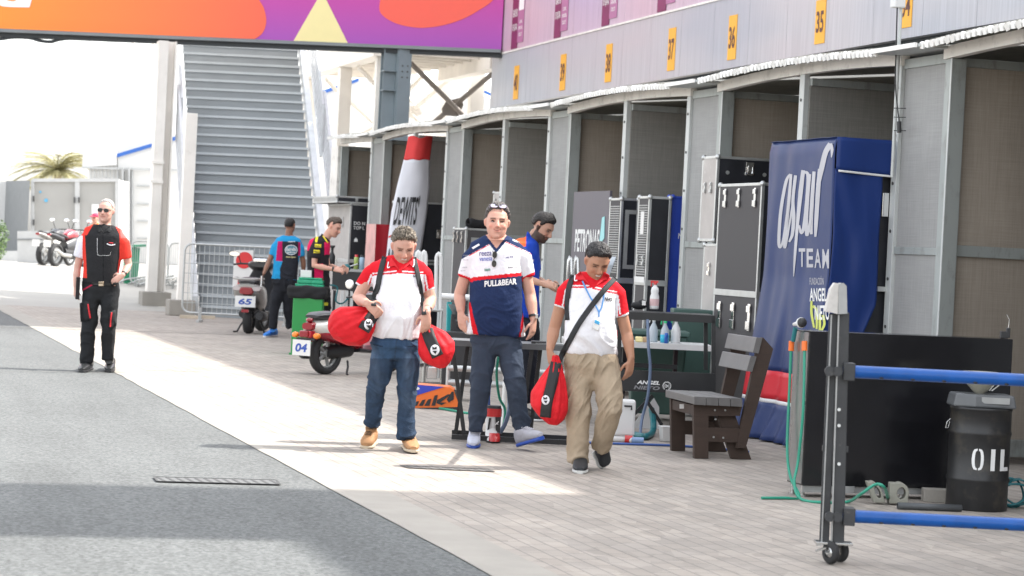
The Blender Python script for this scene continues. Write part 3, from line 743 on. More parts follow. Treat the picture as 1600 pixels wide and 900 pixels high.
# ================================================================== crowd barrier(s)
galv = mat('galvanised', (.47, .48, .475), .45, .6, var=.12, vs_=12)
def barrier(p0, p1, h, label, z0=0.0, nbar=20, hl=4, grp='metal crowd barriers'):
    p0, p1 = V((p0.x, p0.y, z0)), V((p1.x, p1.y, z0)); d = (p1 - p0).normalized(); n = V((-d.y, d.x, 0))
    t = thing('crowd_barrier', label, 'barrier', p0, grp)
    r = .14; lo = .16
    pts = []
    Ln = (p1 - p0).length
    for (cx_, cz_, a0) in ((Ln - r, h - r, 0), (r, h - r, 90), (r, lo + r, 180), (Ln - r, lo + r, 270)):
        for k in range(5): a = R(a0 + 90 * k / 4); pts.append(p0 + d * (cx_ + r * math.cos(a)) + dz * (cz_ + r * math.sin(a)))
    b = B(); b.tube(pts, .019, 8, closed=True); b.build('frame', galv, t)
    b = B()
    for k in range(1, nbar): b.tube([p0 + d * (Ln * k / nbar) + dz * lo, p0 + d * (Ln * k / nbar) + dz * h], .006, 5)
    for k in range(1, hl + 1): b.tube([p0 + dz * lerp(lo, h, k / (hl + 1)), p1 + dz * lerp(lo, h, k / (hl + 1))], .006, 5)
    b.build('mesh_infill', galv, t)
    for q in (.14, .8):
        m_ = p0 + d * (Ln * q); b = B(); b.bar(m_ + dz * .02, m_ + dz * .26, .05, .05); b.bar(m_ - n * .3 + dz * .02, m_ + n * .3 + dz * .02, .05, .04); b.build('foot', galv, t)
    return t
b0 = PD(284, 490, depth(PZ(312, 503))); b1 = PD(486, 495, depth(PZ(312, 503)))
barrier(b0, b1, 1.40, 'rounded mesh crowd barrier in front of the stairs behind the grey scooter', nbar=26, hl=6)
for k, (xa, ya_, dd) in enumerate(((203, 440, 0), (262, 448, 0))):
    pa = PD(xa, ya_, 54); pb2 = PD(xa + 58, ya_, 54.5)
    barrier(pa, pb2, 1.15, ('pale crowd barrier left of the cream column', 'pale crowd barrier seen between the two cream columns')[k], z0=apz(52), nbar=18, hl=1)
for k in range(3):
    pa = PD(176 + k * 16, 432, 56 - k * .7); pa.z = apz(53)
    t = thing('crowd_barrier', ('%s of three folded barrier frames leaning on the ground behind the man in sunglasses' % ('leftmost', 'middle', 'rightmost')[k]), 'barrier', pa, 'metal crowd barriers')
    b = B()
    q = [pa, pa + V((.9, .3, .1)), pa + V((1.05, -1.1, .35)), pa + V((.15, -1.4, .2))]; b.tube(q, .022, 6, closed=True)
    b.build('frame', galv, t)
    b = B()
    for j in range(1, 9): b.tube([lerp(q[0], q[1], j / 9), lerp(q[3], q[2], j / 9)], .009, 5)
    b.build('bars', galv, t)
# no-entry style board on the barrier
P0 = PD(366, 391, depth(b0) - .06); P1 = PD(396, 391, depth(b0) - .06)
wht = mat('white_board', (.70, .69, .67), .6, var=.05); rdm = mat('red_paint', (.62, .03, .03), .5, var=.08)
t = thing('warning_board', 'white board with red disc hung on the barrier behind the scooter', 'sign', (P0.x, P0.y, P0.z - .65))
ux = (P1 - P0).normalized(); b = B(); b.prism([P0, P1, P1 - dz * .66, P0 - dz * .66], HF * .015); b.build('board', wht, t)
c = P0 + ux * .19 - dz * .18 - HF * .004
b = B(); b.prism([c + ux * .15 * math.cos(a / 20 * 2 * math.pi) + dz * .15 * math.sin(a / 20 * 2 * math.pi) for a in range(20)], -HF * .006)
b.prism([c + ux * (-.1) - dz * .32, c + ux * .16 - dz * .32, c + ux * .16 - dz * .44, c + ux * (-.1) - dz * .44], -HF * .006); b.build('red_disc', rdm, t)

# ================================================================== far background
tentw = mat('marquee_white', (.62, .615, .60), .7, var=.05, vs_=.6); tblue = mat('stripe_blue', (.03, .12, .42), .6)
def quad3(b, pts, th, mi=None): b.prism(pts, HF * th, mi)
D1 = 78
t = thing('marquee', 'large white marquee with a blue eave stripe behind the columns', 'marquee', (PD(200, 420, D1).x, PD(200, 420, D1).y, .5))
def pd(x, y, D=D1): return PD(x, y, D)
b = B()
quad3(b, [pd(139, 430), pd(139, 258), pd(183, 255), pd(183, 430)], 3); quad3(b, [pd(184, 430), pd(184, 240), pd(300, 205), pd(300, 430)], 3); b.build('wall', tentw, t)
b = B(); quad3(b, [pd(128, 262, D1 - .1), pd(130, 240, D1 - .1), pd(182, 233, D1 - .1), pd(182, 258, D1 - .1)], .3); b.build('eave_valance', tentw, t)
b = B(); quad3(b, [pd(183, 246, D1 - .12), pd(183, 240, D1 - .12), pd(300, 205, D1 - .12), pd(300, 211, D1 - .12)], .05); b.build('stripe', tblue, t)
b = B(); quad3(b, [pd(128, 238, D1 - .0), pd(300, 150, D1 + 6), pd(300, 205, D1), pd(183, 240, D1)], .05); b.build('roof', tentw, t)
lgm = mat('panel_line', (.42, .43, .43), .7)
b = B()
for x in (142, 148, 154, 160, 166, 172, 178): b.bar(pd(x, 400, D1 - .05), pd(x, 242, D1 - .05), .03, .03)
for x, w_ in ((184, .1), (193, .35), (203, .4), (207, .12)): b.bar(pd(x, 428, D1 - .06), pd(x, 262, D1 - .06), w_, .05)
for y in (290, 318, 345, 372): b.bar(pd(214, y, D1 - .05), pd(240, y + 1, D1 - .05), .04, .04)
b.bar(pd(128, 262, D1 - .15), pd(300, 266, D1 - .15), .05, .06)
b.build('panel_seams', lgm, t)
D2 = 84
t = thing('marquee', 'white marquee with blue stripes seen under the bridge behind the braces', 'marquee', (PD(640, 420, D2).x, PD(640, 420, D2).y, .5))
b = B(); quad3(b, [PD(470, 430, D2), PD(470, 160, D2), PD(560, 122, D2), PD(700, 135, D2), PD(860, 180, D2), PD(860, 430, D2)], 3); b.build('wall', tentw, t)
b = B(); quad3(b, [PD(490, 152, D2 - .1), PD(490, 146, D2 - .1), PD(560, 122, D2 - .1), PD(560, 127, D2 - .1)], .05); quad3(b, [PD(740, 138, D2 - .1), PD(740, 133, D2 - .1), PD(800, 160, D2 - .1), PD(800, 165, D2 - .1)], .05); b.build('stripe', tblue, t)
b = B(); quad3(b, [PD(556, 430, D2 - 6), PD(556, 150, D2 - 6), PD(600, 152, D2 - 6), PD(600, 430, D2 - 6)], 1); b.build('annex', cream, t)
b = B(); quad3(b, [PD(500, 268, D2 - 5), PD(500, 250, D2 - 5), PD(526, 250, D2 - 5), PD(526, 268, D2 - 5)], 1); b.build('ledge', cream, t)
# light poles
for k, (xt, xb_, yb_, r) in enumerate(((208, 201, 216, .075), (240, 231, 208, .075))):
    D = 95; a = PD(xb_, 400, D); a.z = .5; top = PD(xt + 2, 20, D); a.x = top.x; a.y = top.y
    t = thing('light_pole', ('slim pale light pole rising behind the white marquee, %s of two' % ('left', 'right')[k]), 'light pole', a, 'light poles behind the marquee')
    b = B(); b.tube([a, top + dz * 3], [r * 1.2, r * .8], 8); b.build('shaft', cream, t)
    b = B(); b.bar(top + dz * 3 - HR * .6, top + dz * 3 + HR * .6, .25, .12); b.build('lamp_head', cream, t)
# containers / cabinets
contm = mat('container_grey', (.34, .335, .32), .7, var=.08, vs_=.8, dirt=((.30, .27, .23), 3, .62, .4)); contl = mat('container_pale', (.47, .475, .475), .6, var=.06)
contd = mat('door_grey', (.19, .20, .205), .7, var=.1)
D3 = 70; g0 = .57
def slab(b, x0, y0, x1, y1, D, th, mi=None, zb=None):
    a = [PD(x0, y1, D), PD(x0, y0, D), PD(x1, y0, D), PD(x1, y1, D)]
    if zb is not None: a[0].z = zb; a[3].z = zb
    b.prism(a, HF * th, mi)
t = thing('container', 'grey site container with hinged doors behind the parked motorbikes', 'container', (PD(110, 410, D3).x, PD(110, 410, D3).y, g0))
b = B(); slab(b, 50, 280, 181, 410, D3, 2.4, zb=g0); b.build('body', contm, t, bevel=.02)
b = B()
for x0, x1 in ((48, 53), (117, 124), (180, 186)): slab(b, x0, 281, x1, 410, D3 - .08, .08, zb=g0)
slab(b, 50, 279, 186, 284, D3 - .09, .06); b.build('frame', contl, t)
b = B()
for x, y in ((51, 306), (51, 343), (115, 308), (122, 308)): slab(b, x, y, x + 2.4, y + 9, D3 - .14, .05)
b.build('hinge', bolt_m, t)
bm_ = mat('sticker_blue', (.10, .35, .55), .6)
b = B()
for x, y, r in ((72, 313, .055), (63, 300, .035)): b.cyl(PD(x, y, D3 - .03), PD(x, y, D3 - .01), r)
b.build('sticker', bm_, t)
b = B(); slab(b, 143, 319, 156, 334, D3 - .03, .02); b.build('notice', wht, t)
t = thing('container', 'second pale container with its door swung open at the far left', 'container', (PD(8, 410, D3 + 1).x, PD(8, 410, D3 + 1).y, g0))
b = B(); slab(b, -90, 284, 12, 410, D3 + 2.2, 2.2, zb=g0); b.build('body', contl, t)
pA, pB = PD(47, 282, D3 - .3), PD(9, 296, D3 + 2.2); pC = V((pB.x, pB.y, g0)); pD_ = V((pA.x, pA.y, g0)); pB.z = pA.z
b = B(); b.prism([pA, pB, pC + dz * .1, pD_ + dz * .1], V((0, .05, 0))); b.build('door', contd, t)
t = thing('low_wall', 'low pale concrete wall behind the two parked motorbikes', 'wall', (PD(70, 412, 66).x, PD(70, 412, 66).y, g0))
b = B(); slab(b, 27, 361, 116, 414, 66, .25, zb=g0 - .02); b.build('wall', contl, t, bevel=.02)
b = B(); slab(b, 26, 373, 117, 375, 65.97, .02); b.build('groove', contd, t)
for k, (x0, x1, y0) in enumerate(((-60, 30, 392),)):
    t = thing('low_wall', 'pale low wall at the left edge of the photo', 'wall', (PD(0, 412, 74).x, PD(0, 412, 74).y, g0)); b = B(); slab(b, x0, y0, x1, 412, 68, .3, zb=g0); b.build('wall', contl, t)
# palm behind the containers
def palm(px, py, D, label, Rr, seed, cols):
    rr = random.Random(seed); c = PD(px, py, D); t = thing('palm_tree', label, 'palm', (c.x, c.y, .5))
    b = B(); b.tube([V((c.x, c.y, .4)), V((c.x + .1, c.y, 2)), c], [.22, .18, .15], 10); b.build('trunk', mat('palm_trunk', (.22, .16, .1), .9), t)
    b = B()
    for k in range(80):
        a = rr.uniform(0, 2 * math.pi); el = rr.uniform(-.1, 1.3); Ln = Rr * rr.uniform(.75, 1.15); pts = []
        for i in range(7):
            u = i / 6; r_ = Ln * u * math.cos(el * (1 - .45 * u)); z = Ln * (math.sin(el) * u - .55 * u * u); pts.append(c + V((math.cos(a) * r_, math.sin(a) * r_, z)))
        b.tube(pts, [.02] * 6 + [.006], 4, mi=0)
        for i in range(1, 30):
            u = i / 30; p = pts[min(5, int(u * 6))].lerp(pts[min(6, int(u * 6) + 1)], u * 6 % 1); d = (pts[-1] - pts[0]).normalized(); s_ = d.cross(dz).normalized()
            for sg in (-1, 1):
                tip = p + s_ * sg * .34 * (1 - .5 * u) + d * .25 - dz * rr.uniform(.02, .16)
                b.add([p - d * .018, p + d * .018, tip], [(0, 1, 2)], mi=rr.randint(0, len(cols) - 1))
    b.build('crown', cols, t)
pc = [mat('frond_%s' % n_, c_, .7, var=.15) for n_, c_ in (('tan', (.30, .27, .13)), ('olive', (.22, .22, .08)), ('pale', (.40, .37, .22)))]
palm(90, 268, 104, 'feathery olive and tan palm crown above the grey containers', 2.2, 3, pc)
# bush at far left
bc = PD(0, 400, 64); t = thing('bush', 'small green bush at the left edge beside the open container door', 'bush', (bc.x, bc.y, g0))
gl = [mat('leaf_dark', (.05, .09, .03), .7), mat('leaf_mid', (.09, .15, .04), .7)]
b = B(); rr = random.Random(5)
for k in range(900):
    d = V((rr.gauss(0, 1), rr.gauss(0, 1), rr.gauss(0, 1))).normalized() * rr.uniform(.5, 1) ; p = V((bc.x - .15, bc.y, g0 + .62)) + V((d.x * .38, d.y * .4, d.z * .6)); s_ = .05
    q = V((rr.gauss(0, 1), rr.gauss(0, 1), rr.gauss(0, 1))).normalized(); r2 = q.orthogonal().normalized()
    b.add([p - q * s_, p + r2 * s_ * .5, p + q * s_, p - r2 * s_ * .5], [(0, 1, 2, 3)], mi=rr.randint(0, 1))
b.build('foliage', gl, t)
b = B(); b.tube([V((bc.x - .15, bc.y, g0)), V((bc.x - .15, bc.y, g0 + .6))], .04, 6); b.build('stem', pk, t)
# green wheelie bin far left
bing = mat('bin_green', (.02, .25, .13), .5, var=.12)
pb_ = PD(204, 430, 55); z0 = apz(53)
t = thing('wheelie_bin', 'green wheelie bin behind the shoulder of the man in sunglasses', 'bin', (pb_.x, pb_.y, z0))
b = B(); b.lathe((pb_.x, pb_.y, z0), [(.001, .04), (.20, .04), (.26, .95), (.001, .951)], 4); b.build('body', bing, t, bevel=.02)
b = B(); b.obox((pb_.x, pb_.y, z0 + .98), (.29, 0, .03), (0, .3, 0), (0, 0, .03)); b.build('lid', bing, t, bevel=.01)
# ================================================================== shared materials
alu = mat('aluminium', (.52, .53, .525), .38, .75, var=.12, vs_=9)
alud = mat('aluminium_dull', (.36, .365, .36), .5, .5, var=.15, vs_=9)
caseb = mat('case_black', (.012, .013, .018), .5, var=.3, vs_=6, dirt=((.20, .20, .2), 60, .70, .5))
caseg = mat('case_grey', (.062, .058, .060), .7, var=.10, vs_=4, dirt=((.45, .44, .42), 26, .69, .6))
casep = mat('case_pale_worn', (.42, .39, .37), .55, var=.12, vs_=5, dirt=((.72, .70, .66), 12, .60, .7))
blackm = mat('black_paint', (.012, .013, .015), .35, var=.25)
blackp = mat('black_plastic', (.022, .022, .024), .5, var=.2)
rubber = mat('rubber', (.025, .025, .026), .75, var=.2, vs_=20)
steel = mat('steel', (.50, .50, .49), .25, .9, var=.1)
chrome = mat('chrome', (.75, .75, .76), .08, 1, var=.03)
whitep = mat('white_plastic', (.66, .66, .65), .4, var=.04)
redp = mat('red_plastic', (.55, .02, .022), .35, var=.06, coat=.3)
orangep = mat('orange_plastic', (.80, .16, .02), .35, var=.05)
bluep = mat('blue_plastic', (.02, .10, .40), .35, var=.06)
tealp = mat('teal_paint', (.01, .30, .32), .4, var=.08)
greenh = mat('green_hose', (.02, .26, .17), .4, var=.1)
bluetarp = mat('blue_vinyl', (.012, .045, .22), .45, var=.06)
lens_r = mat('red_lens', (.26, .01, .018), .15, var=.05, coat=.6); lens_o = mat('amber_lens', (.85, .22, .01), .15, var=.05, coat=.6)
lett = mat('letter_paint', (.74, .74, .73), .6, var=.05); letb = mat('letter_blue', (.03, .08, .36), .6, var=.05); letk = mat('letter_black', (.02, .02, .022), .6)
mirror_m = mat('mirror_glass', (.8, .82, .85), .03, 1, var=.01)

def flight_case(label, x0, x1, y0, y1, z0, z1, side=None, front=None, edge=None, latches=(), group='flight cases', mids=(), name='flight_case', lid=None, inner=None, slats=None):
    """x0 lane side, y0 near side"""
    side = side or caseg; front = front or caseb; edge = edge or alu
    t = thing(name, label, 'case', ((x0 + x1) / 2, (y0 + y1) / 2, z0), group)
    e = .028
    b = B(); b.box((x0 + .006, y0 + .006, z0 + .006), (x1 - .006, y1 - .006, z1 - .006)); b.build('body', front, t)
    b = B(); b.box((x0 + .002, y0 + e, z0 + e), (x0 + .0055, y1 - e, z1 - e)); b.build('side_panel', side, t)
    b = B()
    for z in (z0, z1):
        zz = (z, z + e) if z == z0 else (z - e, z)
        b.box((x0, y0, zz[0]), (x1, y0 + e, zz[1])); b.box((x0 - .001, y0 + e, zz[0]), (x0 + e, y1 - e, zz[1])); b.box((x1 - e, y0 + e, zz[0]), (x1, y1 - e, zz[1])); b.box((x0, y1 - e, zz[0]), (x1, y1, zz[1]))
    for x in (x0, x1 - e):
        for y in (y0, y1 - e): b.box((x - .001, y - .001, z0 + e), (x + e + .001, y + e + .001, z1 - e))
    for zz in mids:
        b.box((x0 - .004, y0 - .004, zz - .03), (x1, y0 + .002, zz + .03)); b.box((x0 - .005, y0 - .004, zz - .03), (x0 + .001, y1, zz + .03))
    b.build('edge_frame', edge, t, bevel=.004)
    for x in (x0 + .012, x1 - .012):
        for y in (y0 + .012, y1 - .012):
            for z in (z0 + .012, z1 - .012):
                if y < (y0 + y1) / 2 or x < (x0 + x1) / 2:
                    b = B(); b.ball((x, y, z), .030, n=8); b.build('corner_ball', edge, t)
    for (face, u, v, s_) in latches:
        b = B()
        if face == 'f':
            c = V((lerp(x0, x1, u), y0 - .006, v)); b.obox(c, (s_ * .5, 0, 0), (0, .005, 0), (0, 0, s_ * .75)); b.obox(c - V((0, .008, 0)), (s_ * .22, 0, 0), (0, .006, 0), (0, 0, s_ * .32)); b.tube([c + V((-s_ * .3, -.012, .2 * s_)), c + V((-s_ * .3, -.012, -.55 * s_)), c + V((s_ * .3, -.012, -.55 * s_)), c + V((s_ * .3, -.012, .2 * s_))], s_ * .06, 6)
        else:
            c = V((x0 - .007, lerp(y0, y1, u), v)); b.obox(c, (.006, 0, 0), (0, s_ * .22, 0), (0, 0, s_ * .9)); b.obox(c + V((-.008, 0, s_ * .55)), (.008, 0, 0), (0, s_ * .3, 0), (0, 0, s_ * .22)); b.obox(c + V((-.008, 0, -s_ * .55)), (.008, 0, 0), (0, s_ * .34, 0), (0, 0, s_ * .28))
        b.build('latch', chrome if s_ > .06 else alu, t, bevel=.002)
    if inner:
        (u0, u1, v0, v1) = inner; b = B(); xa, xb = lerp(x0, x1, u0), lerp(x0, x1, u1); w_ = .045
        b.box((xa, y0 - .004, v0), (xb, y0 + .003, v0 + w_)); b.box((xa, y0 - .004, v1 - w_), (xb, y0 + .003, v1)); b.box((xa, y0 - .003, v0 + w_), (xa + w_, y0 + .003, v1 - w_)); b.box((xb - w_, y0 - .003, v0 + w_), (xb, y0 + .003, v1 - w_)); b.build('door_frame', alud, t)
    if slats:
        b = B(); z = slats[0]
        while z < slats[1]: b.box((x0 - .004, y0 + .04, z), (x0 + .0015, y1 - .04, z + .012)); z += .026
        b.build('vent_slats', alud, t)
    return t
def cx(X, pxl, pxr, yt, front_px, zb, **k):
    a = PX(pxr, yt, X); y0 = a.y; y1 = PX(pxl, yt, X).y; x1 = PY(front_px, yt, y0).x
    return (X, x1, y0, y1, zb, a.z)

# far case with stencilled words
a = cx(8.3, 514, 548, 318, 590, 0, )
t = flight_case('worn pale flight case with white stencilled words at the far end stall', *a, side=casep, latches=(('s', .3, 1.9, .1), ('s', .7, 1.9, .1), ('s', .5, 1.2, .1)), mids=(1.25,))
b = B(); y = a[2] - .008
for tx, xx, zz in (('DO N', 554, 349), ('TOP L', 553, 356)):
    p = PY(xx + 5, zz, y); lettering(b, tx, (p.x + .03, y, p.z), (1, 0, 0), (0, 0, 1), .055, .19)
p = PY(556, 376, y); b.prism([(p.x - .03, y, p.z - .02), (p.x + .03, y, p.z - .02), (p.x + .03, y, p.z + .02), (p.x, y, p.z + .05), (p.x - .03, y, p.z + .02)], (0, -.002, 0))
b.build('lettering', lett, t)
lo = PX(497, 322, 8.1)
t = flight_case('shallow silver flight case lid lying on the worn pale case', 8.05, 9.2, a[2] - .02, a[3] + .15, a[5] + .002, a[5] + .12, side=alud, latches=(('f', .3, a[5] + .07, .045), ('f', .6, a[5] + .07, .045)))
# red padded block
redv = mat('red_vinyl', (.42, .018, .03), .38, var=.12, vs_=3, bump=.4, bs=6); redl = mat('red_vinyl_lit', (.62, .30, .28), .4, var=.25, vs_=6)
X = 8.28; a = PX(588, 350, X); b2 = PX(573, 350, X); xr = PY(640, 350, a.y).x
t = thing('padded_block', 'tall red vinyl padded block with light painted on one edge beside the leaning banner', 'pad', ((X + xr) / 2, a.y, 0))
b = B(); b.grid(lambda u, v: V((lerp(X, xr, u), a.y + .02 * noise.noise(V((u * 4, v * 5, 0))), v * a.z)), 12, 30); b.box((X + .01, a.y + .03, 0), (xr, b2.y, a.z - .004)); b.build('cushion', redv, t)
b = B(); b.grid(lambda u, v: V((X - .012 * abs(noise.noise(V((u * 3, v * 7, 2)))), lerp(a.y, b2.y, u), v * a.z)), 8, 30); b.build('lit_side', redl, t)  # paler lane side: light on the vinyl painted into its colour

# leaning banner
D = 35.3
def wingpt(px, py, d=0): return PD(px, py, D + d)
Lf = [(216, 638), (250, 631), (290, 621), (330, 612), (370, 607), (410, 603), (460, 598), (520, 593)]
Rg = [(211, 676), (250, 671), (290, 671), (330, 667), (370, 661), (410, 655), (460, 648), (520, 640)]
def itp(T, y):
    for i in range(len(T) - 1):
        if T[i][0] <= y <= T[i + 1][0]: return lerp(T[i][1], T[i + 1][1], (y - T[i][0]) / (T[i + 1][0] - T[i][0]))
    return T[0][1] if y < T[0][0] else T[-1][1]
def wing(u, y, lift=0):
    x = lerp(itp(Lf, y), itp(Rg, y), u)
    return wingpt(x, y, -.05 * math.sin(math.pi * min(1, u * 1.05)) + (u ** 4) * .10 - lift + .012 * noise.noise(V((u * 4, y * .03, 1))))
t = thing('leaning_banner', 'tall white fabric banner with a red top leaning in the stall', 'banner', wingpt(610, 520))
t.location.z = 0
wf = mat('banner_fabric', (.70, .70, .75), .75, var=.05, vs_=3); rf_ = mat('banner_red', (.72, .05, .05), .7, var=.06)
b = B(); b.grid(lambda u, v: wing(u, lerp(249, 520, v)), 14, 50); b.build('white_fabric', wf, t, solid=.02)
b = B(); b.grid(lambda u, v: wing(u, lerp(214 - 2 * math.sin(u * 9), 249.5 + .8 * math.sin(u * 14), v), .003), 20, 14); b.build('red_top', rf_, t, solid=.02)
b = B()
def bwords(txt, y0, y1, u0, u1, mt):
    vs, fs = text_mesh(txt, bold=.03); xa, xb, ya, yb = bounds(vs)
    P = [wing(lerp(u0, u1, (x - xa) / (xb - xa)), lerp(y1, y0, (yy - ya) / (yb - ya)) , .03) for x, yy in vs]
    b = B(); b.add(P, fs); b.build('lettering', mt, t)
bwords("DEWITS'", 306, 352, .08, .76, letk); bwords('A/W', 388, 420, .0, .35, letk)
b = B(); b.add([wing(.0, 372, .03), wing(.0, 369, .03), wing(.3, 361, .03), wing(.3, 364, .03)], [(0, 1, 2, 3)]); b.build('red_stroke', rf_, t)
# dark cases behind it
a = PY(668, 316, 34.6); flight_case('black flight case in shade on top, right of the leaning banner', a.x - .35, a.x + .9, 34.6, 35.4, 1.32, a.z, latches=(('f', .45, 1.75, .09),))
flight_case('black flight case at the bottom, under the one right of the leaning banner', a.x - .35, a.x + .9, 34.55, 35.4, 0, 1.30, latches=(('f', .45, .9, .09),))
# tubular rack of white handles
t = thing('tube_rack', 'rack of white rounded tube handles behind the shoulder of the man in red and white', 'rack', PZ(666, 560, 0))
for x0, x1, yt in ((650, 655, 393), (659, 664, 393), (681, 688, 396)):
    b = B(); D = 27.5; r = .024; pts = [PD(x0, 484, D), PD(x0 + 1, yt + 6, D)] + [PD(lerp(x0 + 1, x1 + 1, k / 4), yt + 6 - 6 * math.sin(math.pi * k / 4), D) for k in range(1, 4)] + [PD(x1 + 1, yt + 6, D), PD(x1, 484, D)]
    b.tube(pts, r, 8); b.build('handle', whitep, t)
b = B(); b.tube([PD(640, 482, 27.5), PD(692, 485, 27.5)], .02, 8); b.build('cross_rail', galv, t)
for x in (646, 690):
    b = B(); p = PD(x, 484, 27.5); b.tube([V((p.x, p.y, 0)), p], .018, 8); b.build('leg', galv, t)

# cases behind the navy shirt man
a = cx(8.66, 771, 786, 299, 900, 0)
flight_case('black flight case with big chrome latch atop the stack behind the centre man', a[0], a[1], a[2], a[3], 1.68, a[5], side=casep, latches=(('f', .28, 2.11, .12), ('s', .3, 2.2, .05), ('s', .7, 2.2, .05)), mids=(2.16,))
flight_case('black flight case at the bottom of the stack behind the centre man', a[0], a[1], a[2], a[3], 0, 1.66, side=casep, latches=(('f', .28, .9, .12),), mids=(.9,))
a = cx(8.3, 709, 728, 356, 839, .12)
t = flight_case('silver framed grey flight case with hanging latches left of the centre man', *a, front=caseg, edge=alu, latches=(('s', .25, 1.70, .09), ('s', .6, 1.70, .09), ('s', .9, 1.70, .09), ('f', .85, 1.6, .06)), inner=(.08, .92, .3, 1.70))
b = B()
for i in range(3):
    p = PY(743 + 0 * i, 368 + i * 6, a[2] - .01); lettering(b, ('FRAGILE', 'TEAM FREIGHT', 'THIS SIDE')[i][:7 + 3 * (i == 1)], (p.x + .1, a[2] - .009, p.z), (1, 0, 0), (0, 0, 1), .03, .26)
b = B(); b.box((a[0] + .18, a[2] - .006, 1.52), (a[0] + .55, a[2] - .001, 1.68)); b.build('label_plate', caseb, t)
zt = a[5]
b = B(); p0 = V((a[0] + .05, a[2] + .1, zt)); p1 = V((a[0] + .62, a[2] + .16, zt))
def bagfn(u, v):
    x = lerp(p0.x, p1.x, u); an = v * 2 * math.pi; r = .075 * (1 - .3 * u) * (1 + .18 * noise.noise(V((u * 5, v * 6, 3))))
    return V((x, lerp(p0.y, p1.y, u) + r * 1.5 * math.cos(an), zt + .0 + max(0, r * .8 + r * math.sin(an))))
b.grid(bagfn, 16, 16); bagm = mat('black_cloth', (.012, .012, .014), .85, var=.2, bump=.5, bs=20)
tag(b.build('cloth_bag', bagm, solid=.004), 'crumpled black cloth bag lying on the silver framed case', 'bag')
# white rail, teal post, funnel and black box left of the centre man
t = thing('tool_stand', 'teal post stand with a white cross tube left of the centre man', 'stand', PZ(703, 620, 0))
D = 24; b = B(); b.bar(PD(702, 472, D), PZ(699, 622, 0), .05, .05); b.build('post', tealp, t, bevel=.004)
b = B(); b.tube([PD(690, 463, D - .05), PD(746, 466, D - .05)], .034, 10); b.build('cross_tube', whitep, t)
fun = mat('funnel_grey', (.10, .12, .13), .35, .3)
c = PD(716, 476, 23.8); b = B(); b.lathe(c, [(.10, 0), (.102, -.005), (.03, -.13), (.02, -.13), (.018, -.17)], 20); tag(b.build('funnel', fun), 'dark grey funnel beside the teal post', 'funnel')
c = PD(722, 505, 23.9); t = thing('speaker_box', 'small black speaker box behind the left arm of the centre man', 'speaker', c - dz * .09)
b = B(); b.obox(c, HR * .115, HF * .1, dz * .09); b.build('cabinet', blackp, t, bevel=.01); b = B(); b.lathe(c - HF * .101, [(.001, .0), (.02, .0), (.055, -.012), (.065, -.002), (.07, .0)], 20, axis=HF); b.build('cone', rubber, t)
t = thing('storage_cupboard', 'black cupboard behind the folding table between two walking men', 'cabinet', PZ(735, 590, 0))
b = B(); c = PD(722, 545, 23.6); b.obox(c - dz * .1, HR * .19, HF * .15, dz * .27); b.build('body', blackp, t, bevel=.008)
b = B(); b.obox(c - HF * .152 + dz * .06 + HR * .03, HR * .02, HF * .003, dz * .02); b.build('label_plate', wht, t)
t = thing('low_rack', 'low rack of long silver tubes behind the folding table', 'rack', PZ(800, 612, 0))
for y0, y1 in ((576, 583), (598, 604)):
    b = B(); b.tube([PD(700, y0 - 1, 22.6), PD(905, y0 + 9, 22.6)], .030, 10); b.build('rail', galv, t)
for x in (700, 905):
    b = B(); p = PD(x, 590, 22.6); b.tube([V((p.x, p.y, 0)), V((p.x, p.y, .62))], .022, 8); b.build('leg', galv, t)

# ---------------------------------------------------------------- printed board with words, cases to its right
X = 8.36; a, c = PX(897, 300, X), PX(953, 300, X)
bdm = mat('board_purple', (.105, .095, .115), .5, var=.12, vs_=3, stretch=(1, 6, .4))
t = thing('printed_board', 'dark purple printed board with white capital letters behind the man in the red collar', 'board', (X, (a.y + c.y) / 2, .6))
b = B(); b.box((X, c.y, .5), (X + .03, a.y, a.z)); b.build('panel', bdm, t, bevel=.003)
q0, q1 = PX(899, 375, X), PX(937, 376, X); top = PX(915, 358, X).z; bot = PX(915, 394, X).z
b = B(); lettering(b, 'PETRONAS', (X - .005, (q0.y + q1.y) / 2, (top + bot) / 2), (0, -1, 0), (0, 0, 1), top - bot, q0.y - q1.y, bold=.035); b.build('lettering', lett, t)
tl = mat('print_teal', (.30, .62, .64), .5)
def bx_(px, py): p = PX(px, py, X - .004); return p
b = B(); b.prism([bx_(941, 340), bx_(945, 338), bx_(944.5, 372), bx_(939, 380), bx_(937, 376)], V((-.003, 0, 0))); b.build('emblem', tl, t)
# two chrome hooks (trolley handles)
t = thing('trolley_handles', 'pair of bent chrome trolley handles in front of the purple board', 'trolley', PZ(895, 640, 0))
for x in (891, 901):
    b = B(); D = 22.5; b.tube([PZ(x - 10, 640, 0), PD(x - 4, 440, D), PD(x - 2, 408, D), PD(x, 401, D), PD(x + 2, 404, D), PD(x + 3, 440, D), PD(x + 3, 500, D)], .020, 8); b.build('handle', steel, t)
b = B(); b.tube([PD(884, 500, 22.5), PD(908, 501, 22.5)], .018, 8); b.build('cross_tube', steel, t)
a = cx(8.3, 953, 971, 309, 1000, .1)
flight_case('ribbed flight case with an inner door frame right of the purple board', *a, slats=(1.35, 2.1), latches=(('s', .5, 1.45, .07),), mids=(1.27,), inner=(.25, 1.2, 1.4, 2.05))
a2 = cx(8.22, 998, 1015, 306, 1050, .1)
t = flight_case('narrow ribbed flight case with white tag left of the blue case', *a2, slats=(1.35, 2.1), latches=(('s', .25, 1.50, .06), ('s', .75, 1.50, .06)), mids=(1.27,))
b = B(); ym = (a2[2] + a2[3]) / 2; b.box((a2[0] - .009, ym - .05, 1.78), (a2[0] - .003, ym + .05, 2.02)); b.build('white_tag', wht, t)
